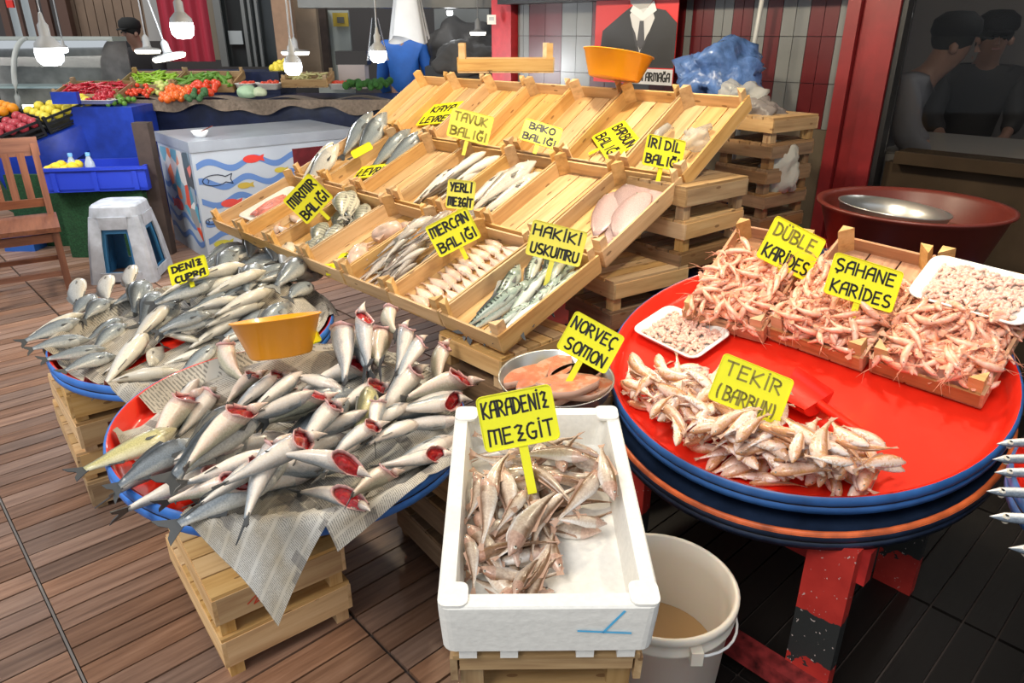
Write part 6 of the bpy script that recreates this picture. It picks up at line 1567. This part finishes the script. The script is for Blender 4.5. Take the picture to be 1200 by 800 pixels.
pile(318, 340, 84, 7.7, 26, .036, qui, 'lemon', 'yellow lemon in the heap behind the hanging lamp', 'lemons behind the lamp', cat='fruit')
rq = ony(111, 122, 6.15); rt = thing('foam_tray', T((rq.x, 6.25, rq.z)), 'white foam tray of red radishes below the chilli crate', 'tray'); foam_tray(rt, .30, .24, .03)
MB().box((rq.x + .06, 6.30, (rq.z - .02) / 2), (.52, .40, rq.z - .02)).build('covered_box', M['bluetarp'], None, label='box wrapped in bright blue tarpaulin under the radishes and cucumbers', cat='box')
pile(101, 122, 120, 6.16, 40, .018, rc, 'radish', 'small red radish below the chilli crate', 'red radishes', up=.05)
pile(124, 142, 124, 6.15, 16, .022, gd, 'cucumber', 'green cucumber left of the sacking', 'cucumbers', up=.03)
slab('navy_cloth', 144, 84, 345, 400, 7.45, M['navytarp'], .55, None, label='navy cloth heaped behind the vegetable crates', cat='cloth')
slab('white_carton', 397, 76, 428, 104, 7.3, plain('carton', (.58, .50, .48), .7), .2, None, label='pinkish white carton standing left of the person in blue', cat='box')
t = slab('dark_carton', 393, 60, 430, 76, 7.35, plain('carton_black', (.02, .015, .015), .5), .2, None, label='black printed carton on top of the pinkish white one', cat='box')
slab('blue_sheet', 60, 108, 90, 122, 6.0, M['bluetarp'], .05, None, label='folded bright blue plastic sheet beside the chilli crate', cat='cloth')

# ---- curved glass display case
gc0 = ony(58, 110, 7.0)
dc = thing('display_case', T((gc0.x, 7.0, 0)), 'curved glass display case with pale frame behind the fruit', 'display case')
zb0 = gc0.z - .15; HC = .62
def curve(u): a = R(90 * u); return (-.50 * math.sin(a) * -1 - .5, HC * math.cos(a))     # from top back to front foot
for s, nm in ((-.46, 'left'), (-.08, 'middle')):
    pts = [(s + .0, -.35 * math.sin(R(a)) , zb0 + HC * math.cos(R(a)) ** .8) for a in range(0, 91, 10)]
    MB().tube(pts, .022, 8).build('curved_frame', plain('case_frame', (.42, .44, .42), .4), dc)
MB().grid(lambda u, v: (-.62 + 1.3 * u, -.35 * math.sin(R(90 * v)), zb0 + HC * max(0, math.cos(R(90 * v))) ** .8), 6, 12).build('curved_glass', M['case_glass'], dc)
MB().box((.03, .10, zb0 + HC), (1.34, .26, .04)).build('case_top', plain('case_top', (.35, .38, .36), .4), dc)
for z in (.02, .22): MB().box((.03, .0, zb0 + z), (1.3, .45, .015)).build('shelf', plain('case_shelf', (.45, .52, .55), .2), dc)
MB().box((.03, .0, zb0 / 2 - .02), (1.34, .60, zb0 - .02)).build('case_base', plain('case_base', (.38, .36, .35), .5), dc)
MB().box((.03, .24, zb0 + HC / 2), (1.3, .02, HC)).build('case_back', plain('case_back', (.22, .20, .20), .4, var=.5, scale=4), dc)
MB().box((.03, .05, zb0 + .04), (1.2, .02, .02)).build('case_light', M['disc'], dc)

# ---- shop fronts far behind
back = MB().box((-1.6, 10.3, 1.5), (14, .1, 5)).build('wall_far', plain('far_dark', (.055, .05, .05), .8), kind='structure')
tan = plain('tan_board', (.21, .14, .095), .6, var=.2, scale=2); brn = plain('brown_frame', (.10, .05, .035), .6)
sh = thing('timber_shopfront', T((0, 0, 0)), 'tan vertical board shopfront behind the display case', 'shopfront')
for k in range(9): slab('board', 78 + k * 11, -30, 88 + k * 11, 48, 9.2, tan, .05, sh)
slab('corner_post', 66, -30, 78, 48, 9.1, brn, .1, sh)
slab('lower_band', 125, 48, 172, 62, 9.15, M['black'], .05, sh); slab('white_band', 125, 62, 150, 82, 9.1, plain('dull_white', (.35, .35, .34), .6), .05, sh)
wnd = thing('shop_window', T((0, 0, 0)), 'bright shop window in brown frame at the far left', 'window')
slab('pane', 6, -30, 36, 52, 9.3, plain('far_daylight', (.25, .27, .27), .2, emit=(.7, .8, .85), estr=.25), .02, wnd)
for x in (0, 20, 36, 50): slab('frame_bar', x, -30, x + (4 if x in (20,) else 8), 58, 9.22, brn, .05, wnd)
slab('sill', -20, 56, 66, 75, 9.2, brn, .08, wnd); slab('red_thing', 7, 0, 15, 9, 9.1, M['red'], .03, wnd)
slab('white_column', 168, -30, 188, 48, 9.0, plain('col_white', (.34, .33, .32), .6), .12, None, label='greyish white column left of the red curtain', cat='column')
b = MB(); A_ = ony(190, 40, 8.6); B_ = ony(247, 40, 8.6)
b.grid(lambda u, v: Vector((A_.x + (B_.x - A_.x) * u * (1 - .0 * v), 8.6 + .03 * math.sin(u * 26), ony(200, -30, 8.6).z + (ony(200, 72, 8.6).z - ony(200, -30, 8.6).z) * v)), 24, 4).build('red_curtain', plain('curtain_red', (.38, .020, .045), .7), None, label='red curtain hanging behind the lit hanging bulb', cat='curtain')
w2 = thing('dark_shop_window', T((0, 0, 0)), 'dark shop window with grey bars between red curtain and tan column', 'window')
slab('pane', 252, -30, 322, 78, 9.3, plain('far_glass', (.035, .04, .042), .15), .02, w2)
for x, wd in ((252, 8), (284, 4), (292, 3), (300, 3)): slab('frame_bar', x, -30, x + wd, 78, 9.2, plain('alu', (.20, .21, .21), .4), .04, w2)
slab('beige_jamb', 233, -30, 255, 70, 9.25, plain('jamb', (.20, .17, .13), .7), .05, w2); slab('van_outside', 268, 36, 284, 52, 9.26, plain('van', (.42, .46, .48), .5), .02, w2)
cl = thing('timber_column', T((0, 0, 0)), 'tan timber column behind the middle hanging bulb', 'column')
slab('column_face', 321, -30, 342, 95, 8.2, plain('col_tan', (.36, .22, .14), .6, var=.1), .16, cl); slab('side_panel', 342, -30, 372, 95, 8.5, plain('col_panel', (.26, .19, .13), .7, var=.2, scale=3), .10, cl)
slab('dark_jamb', 372, -10, 384, 95, 8.9, M['brownpost'], .1, None, label='dark door jamb right of the tan column', cat='door jamb')
gw = slab('panelled_door', 384, 12, 424, 400, 9.2, plain('grey_green', (.33, .36, .34), .5, var=.1, scale=3), .05, None, label='pale grey green panelled door with a yellow notice', cat='door')
slab('door_bar', 382, 12, 387, 100, 9.15, plain('bar', (.10, .12, .12), .5), .04, gw); slab('yellow_notice', 390, 15, 408, 31, 9.15, plain('notice', (.42, .30, .03), .5), .02, gw); slab('notice_picture', 395, 20, 403, 27, 9.14, plain('notice_dark', (.10, .10, .08), .5), .01, gw)
slab('grey_shutter_panel', 516, 8, 575, 400, 8.8, plain('shutter', (.17, .18, .18), .5), .05, None, label='grey panel behind the small bulb left of the red post', cat='panel')
slab('shutter_box', 348, -14, 580, 9, 6.2, plain('box_grey', (.20, .21, .21), .4, var=.2, scale=2), .25, None, label='grey metal shutter box above the person in blue', cat='shutter')
MB().box((-.5, 5.5, ony(450, -14, 6.2).z + .45), (4, .1, .1)).build('ceiling_beam', M['black'], None, kind='structure')
slab('sack_stand', 505, 78, 575, 400, 7.0, M['black'], 1.2, None, label='black covered platform under the sacks', cat='stand')
blob('dark_sack', ony(540, 62, 8.0), .38, .25, .30, plain('sack_black', (.035, .032, .030), .6, bump=.8, scale=6), 'heap of dark sacks right of the person in blue', 'sack', 21, .35)
blob('grey_sack', ony(545, 72, 7.1), .26, .2, .17, plain('sack_grey', (.12, .11, .10), .7, bump=.8, scale=8), 'greyish sack lying in front of the dark sacks', 'sack', 24, .35)

# ---- hanging bulbs
def bulb(px, py, Y, r, label, lit=True, sock=True, watts=14):
    c = ony(px, py, Y); t = thing('hanging_bulb', T(c), label, 'lamp'); k = r / .05
    MB().lathe([(.0001, -.055 * k), (.030 * k, -.052 * k), (.046 * k, -.036 * k), (.050 * k, -.008 * k), (.048 * k, .012 * k)], 24).build('bulb_glass', M['bulb'], t)
    MB().lathe([(.048 * k, .012 * k), (.045 * k, .030 * k), (.024 * k, .052 * k), (.020 * k, .056 * k), (.020 * k, .095 * k), (.012 * k, .105 * k), (.006 * k, .14 * k)], 20).build('lamp_socket', M['socket'], t)
    MB().tube([(0, 0, .13 * k), (.004, 0, .5), (-.004, 0, 2.6 - c.z)], .005, 6).build('cord', M['socket'], t)
    ld = bpy.data.lights.new('bulb_light', 'POINT'); lo_ = bpy.data.objects.new('bulb_light', ld); col.objects.link(lo_); lo_.parent = t
    ld.energy = watts; ld.color = (.95, .98, 1); ld.shadow_soft_size = .05; lo_.location = (0, 0, -.12 * k); return t
bulb(57, 60, 4.4, .072, 'big lit bulb hanging at the far left over the display case')
bulb(213, 30, 4.6, .066, 'big lit bulb hanging in front of the red curtain')
bulb(343, 76, 4.6, .053, 'lit bulb hanging before the tan column')
bulb(443, 62, 4.7, .052, 'lit bulb hanging left of the person in blue')
bulb(527, 14, 7.4, .030, 'small distant lit bulb above the dark sacks', watts=4)
bulb(75, 57, 5.6, .026, 'tiny lit bulb just right of the big left bulb', watts=2)
def disc(px, py, Y, r, tilt, label, watts=5):
    c = ony(px, py, Y); t = thing('hanging_disc_lamp', T(c) @ Ry(R(tilt)), label, 'lamp')
    MB().lathe([(.0001, -.022), (r * .9, -.020), (r, -.006), (r, .002)], 28).build('diffuser', M['disc'], t)
    MB().lathe([(r, .002), (r * .9, .012), (.03, .018), (.024, .03), (.022, .08), (.006, .10)], 24).build('lamp_housing', M['socket'], t)
    MB().tube([(0, 0, .09), (.0, 0, 2.7 - c.z)], .005, 6).build('cord', M['socket'], t)
disc(173, 59, 5.2, .080, 0, 'left round disc lamp with warm glow left of the red curtain'); disc(198, 66, 4.8, .100, -12, 'larger tilted disc lamp with warm glow before the red curtain')
disc(346, 61, 5.6, .10, 0, 'disc lamp behind the bulb at the tan column'); disc(560, 38, 6.0, .062, 0, 'small disc lamp left of the bright red post')
# warm lamp over the stall, above the frame
def stall_lamp(p, watts, label):
    t = thing('hanging_bulb', T(p), label, 'lamp')
    MB().lathe([(.0001, -.06), (.04, -.05), (.055, -.02), (.05, .01)], 20).build('bulb_glass', M['disc'], t)
    MB().lathe([(.05, .01), (.025, .05), (.02, .10), (.005, .13)], 16).build('lamp_socket', M['socket'], t)
    MB().tube([(0, 0, .12), (0, 0, 2.68 - p[2])], .005, 6).build('cord', M['socket'], t)
    ld = bpy.data.lights.new('lamp_light', 'POINT'); lo_ = bpy.data.objects.new('lamp_light', ld); col.objects.link(lo_); lo_.parent = t
    ld.energy = watts; ld.color = (1, .87, .64); ld.shadow_soft_size = .06; lo_.location = (0, 0, -.12)
stall_lamp((.15, 2.65, 2.25), 62, 'warm bulb hanging above the middle of the fish rack')
stall_lamp((-.75, 3.5, 2.25), 42, 'warm bulb hanging above the left end of the fish rack')
stall_lamp((1.0, 2.0, 2.2), 36, 'warm bulb hanging above the shrimp crates')
# white plastic bags on a hook
bg_ = ony(472, 2, 5.6)
b = MB(); b.grid(lambda u, v: ((.05 + .09 * v) * math.cos(u * 6.28) * (1 + .12 * math.sin(u * 31)), (.04 + .03 * v) * math.sin(u * 6.28), .25 - .50 * v + .03 * math.sin(u * 12) * v), 30, 8)
b.build('carrier_bags', plain('bag_white', (.62, .64, .66), .5, var=.08, scale=6), None, T(bg_ + Vector((.03, 0, 0))), label='bundle of white carrier bags hanging in front of the head of the person in blue', cat='bag')
b = MB(); b.grid(lambda u, v: ((.02 + .05 * v) * math.cos(u * 6.28), (.02 + .03 * v) * math.sin(u * 6.28), .12 - .24 * v), 20, 6).build('clear_bag', M['poly'], None, T(ony(441, 46, 4.76)), label='clear plastic bag tied round the bulb cord left of the person in blue', cat='bag')

# ================================================================== PEOPLE
def skin_mesh(name, joints, edges, mat, parent=None, sub=2, root=0):
    me = bpy.data.meshes.new(name); names = list(joints); me.from_pydata([joints[k][0] for k in names], [(names.index(a), names.index(b)) for a, b in edges], [])
    me.materials.append(mat); o = obj(name, me, parent)
    md = o.modifiers.new('skin', 'SKIN'); md.use_smooth_shade = True
    for i, k in enumerate(names):
        r = joints[k][1]; rr = r if hasattr(r, '__len__') else (r, r)
        me.skin_vertices[0].data[i].radius = rr; me.skin_vertices[0].data[i].use_root = (i == root)
    s_ = o.modifiers.new('sub', 'SUBSURF'); s_.levels = sub; s_.render_levels = sub
    return o
def person(m, label, top, leg, hair, arms, lean=0, headfwd=0, cap=None, skin=(.34, .19, .14), headturn=0):
    """local space: facing -Y, feet at z 0; arms = (left hand pos, right hand pos)"""
    hp = Vector((0, .0, .92)); ch_ = Vector((0, -math.sin(lean) * .42, .92 + math.cos(lean) * .42)); nk = ch_ + Vector((0, -math.sin(lean) * .12 - headfwd * .3, .13 * math.cos(lean))); hd = nk + Vector((0, -.03 - headfwd, .13))
    off = m.to_3x3() @ Vector((hd.x, hd.y, 0)); m = T((-off.x, -off.y, 0)) @ m
    t = thing('person', m, label, 'person'); sk = plain('skin_tone', skin, .5)
    hp = Vector((0, .0, .92)); ch_ = Vector((0, -math.sin(lean) * .42, .92 + math.cos(lean) * .42)); nk = ch_ + Vector((0, -math.sin(lean) * .12 - headfwd * .3, .13 * math.cos(lean))); hd = nk + Vector((0, -.03 - headfwd, .13))
    J = {'pelvis': (hp, (.145, .11)), 'waist': (hp.lerp(ch_, .45), (.13, .10)), 'chest': (ch_, (.15, .11)), 'neck': (nk, .055), 'head': (hd, (.078, .09)), 'crown': (hd + Vector((0, .01, .075)), (.07, .078))}
    E_ = [('pelvis', 'waist'), ('waist', 'chest'), ('chest', 'neck'), ('neck', 'head'), ('head', 'crown')]
    JC = {'pelvis': (hp + Vector((0, 0, -.05)), (.17, .135)), 'waist': (hp.lerp(ch_, .45), (.165, .13)), 'chest': (ch_, (.185, .135)), 'collar': (nk + Vector((0, 0, -.03)), .075)}
    EC = [('pelvis', 'waist'), ('waist', 'chest'), ('chest', 'collar')]
    JL = {'pelvis': (hp, (.16, .12))}; EL = []
    for s, hnd in ((-1, arms[0]), (1, arms[1])):
        sh_ = ch_ + Vector((s * .185, 0, .045)); h_ = Vector(hnd); el = (sh_ + h_) / 2 + Vector((s * .06, .06, -.05)); wr = h_.lerp(el, .28)
        n_ = 'L' if s < 0 else 'R'
        J['sh' + n_] = (sh_, .055); J['el' + n_] = (el, .042); J['wr' + n_] = (wr, .030); J['pa' + n_] = (h_, (.040, .022))
        E_ += [('chest', 'sh' + n_), ('sh' + n_, 'el' + n_), ('el' + n_, 'wr' + n_), ('wr' + n_, 'pa' + n_)]
        d = (h_ - wr).normalized(); sd = Vector((1, 0, 0))
        for q in range(4):
            b1 = h_ + sd * (q - 1.5) * .019 + d * .03; b2 = b1 + d * (.035, .042, .040, .030)[q] + Vector((0, 0, -.006)); b3 = b2 + d * .02 + Vector((0, 0, -.014))
            J['f%d%s' % (q, n_)] = (b1, .0095); J['g%d%s' % (q, n_)] = (b2, .0085); J['h%d%s' % (q, n_)] = (b3, .0075)
            E_ += [('pa' + n_, 'f%d%s' % (q, n_)), ('f%d%s' % (q, n_), 'g%d%s' % (q, n_)), ('g%d%s' % (q, n_), 'h%d%s' % (q, n_))]
        b1 = h_ - sd * s * .035 - d * .01; J['t' + n_] = (b1, .011); J['u' + n_] = (b1 - sd * s * .015 + d * .03, .009); E_ += [('pa' + n_, 't' + n_), ('t' + n_, 'u' + n_)]
        JC['sh' + n_] = (sh_, .085); JC['el' + n_] = (el, .066); JC['cf' + n_] = (wr.lerp(el, .15), .050); EC += [('chest', 'sh' + n_), ('sh' + n_, 'el' + n_), ('el' + n_, 'cf' + n_)]
        k_ = Vector((s * .10, -.02, .50)); f_ = Vector((s * .11, .02, .09))
        J['hip' + n_] = (Vector((s * .09, 0, .86)), .085); J['kn' + n_] = (k_, .055); J['an' + n_] = (f_, .04); E_ += [('pelvis', 'hip' + n_), ('hip' + n_, 'kn' + n_), ('kn' + n_, 'an' + n_)]
        JL['hip' + n_] = (Vector((s * .09, 0, .86)), .105); JL['kn' + n_] = (k_, .078); JL['an' + n_] = (f_, .062); EL += [('pelvis', 'hip' + n_), ('hip' + n_, 'kn' + n_), ('kn' + n_, 'an' + n_)]
        MB().box((s * .11, -.04, .045), (.095, .26, .09)).build('shoe', M['black'], t)
    skin_mesh('body', J, E_, sk, t); skin_mesh('jacket', JC, EC, top, t, 2); skin_mesh('trousers', JL, EL, leg, t, 2)
    hm = plain('hair_col', hair, .8)
    hq = T(hd) @ Rz(headturn)
    MB().lathe([(.0001, .125), (.05, .115), (.085, .075), (.094, .03), (.085, .0), (.07, -.02)], 20, T(hd + Vector((0, .018, .01)))).build('hair', hm, t)
    for s in (-1, 1):
        MB().lathe([(.012, 0), (.007, .004), (.0001, .006)], 10, T(hd + Vector((s * .03, -.082, .015))) @ Rx(R(90))).build('eye', M['eye_black'], t)
        MB().lathe([(.0001, -.03), (.018, -.02), (.02, .01), (.0001, .03)], 8, T(hd + Vector((s * .082, .005, .0)))).build('ear', sk, t)
    MB().add([hd + Vector(v) for v in ((-.014, -.085, -.02), (.014, -.085, -.02), (0, -.112, -.018), (0, -.085, .025))], [(0, 2, 1), (0, 3, 2), (1, 2, 3)]).build('nose', sk, t)
    MB().box(hd + Vector((0, -.083, -.045)), (.04, .006, .008)).build('mouth', plain('lips', (.25, .09, .08), .5), t)
    if cap:
        cm_ = plain('cap_col', cap, .85); MB().lathe([(.0001, .15), (.06, .145), (.105, .11), (.112, .06), (.10, .035)], 22, T(hd + Vector((0, .01, .015)))).build('cap', cm_, t)
        MB().lathe([(.0001, 0), (.06, 0), (.062, -.008), (.0001, -.008)], 18, T(hd + Vector((0, -.085, .055))) @ Rx(R(12))).build('cap_peak', cm_, t)
    return t
pb = ony(474, 60, 8.0)
person(T((pb.x, 8.0, .0)) @ Rz(R(172)), 'person seen from behind in a bright blue coat behind the vegetable stall', plain('coat_blue', (.022, .13, .50), .6, var=.15, scale=6), M['black'], (.02, .015, .012), ((-.24, -.25, .80), (.24, -.25, .80)))
def inside(px, py, d):
    r = ray(px, py); n = EW; t = (n.dot(wb) + d) / n.dot(r); return O_ + r * t
pi1 = inside(1118, 60, .75); pi2 = inside(1165, 50, 1.75)
person(T((pi1.x, pi1.y, pi1.z - 1.50)) @ Rz(R(60)), 'person in black beret and grey vest leaning over the counter behind the dark glass', plain('vest_grey', (.16, .16, .18), .7), plain('jeans', (.10, .14, .20), .7), (.02, .02, .02), ((-.20, -.45, .98), (.18, -.42, .98)), R(32), .06, (.006, .006, .007))
person(T((pi2.x, pi2.y, pi2.z - 1.56)) @ Rz(R(-20)), 'person in black knitted cap and dark coat looking down behind the dark glass', plain('coat_dark', (.035, .032, .032), .7), M['black'], (.02, .02, .02), ((-.16, -.40, 1.0), (.14, -.38, 1.02)), R(18), .05, (.006, .006, .007))
pl = ony(152, 36, 8.3)
person(T((pl.x, 8.3, pl.z - 1.58)) @ Rz(R(-25)), 'person in a dark hood bending behind the display case at the left', plain('hood_dark', (.012, .010, .012), .8), M['black'], (.01, .01, .01), ((-.2, -.35, .95), (.2, -.35, .95)), R(25), .03, (.008, .008, .008))

for o in PROTO: wipe(o)
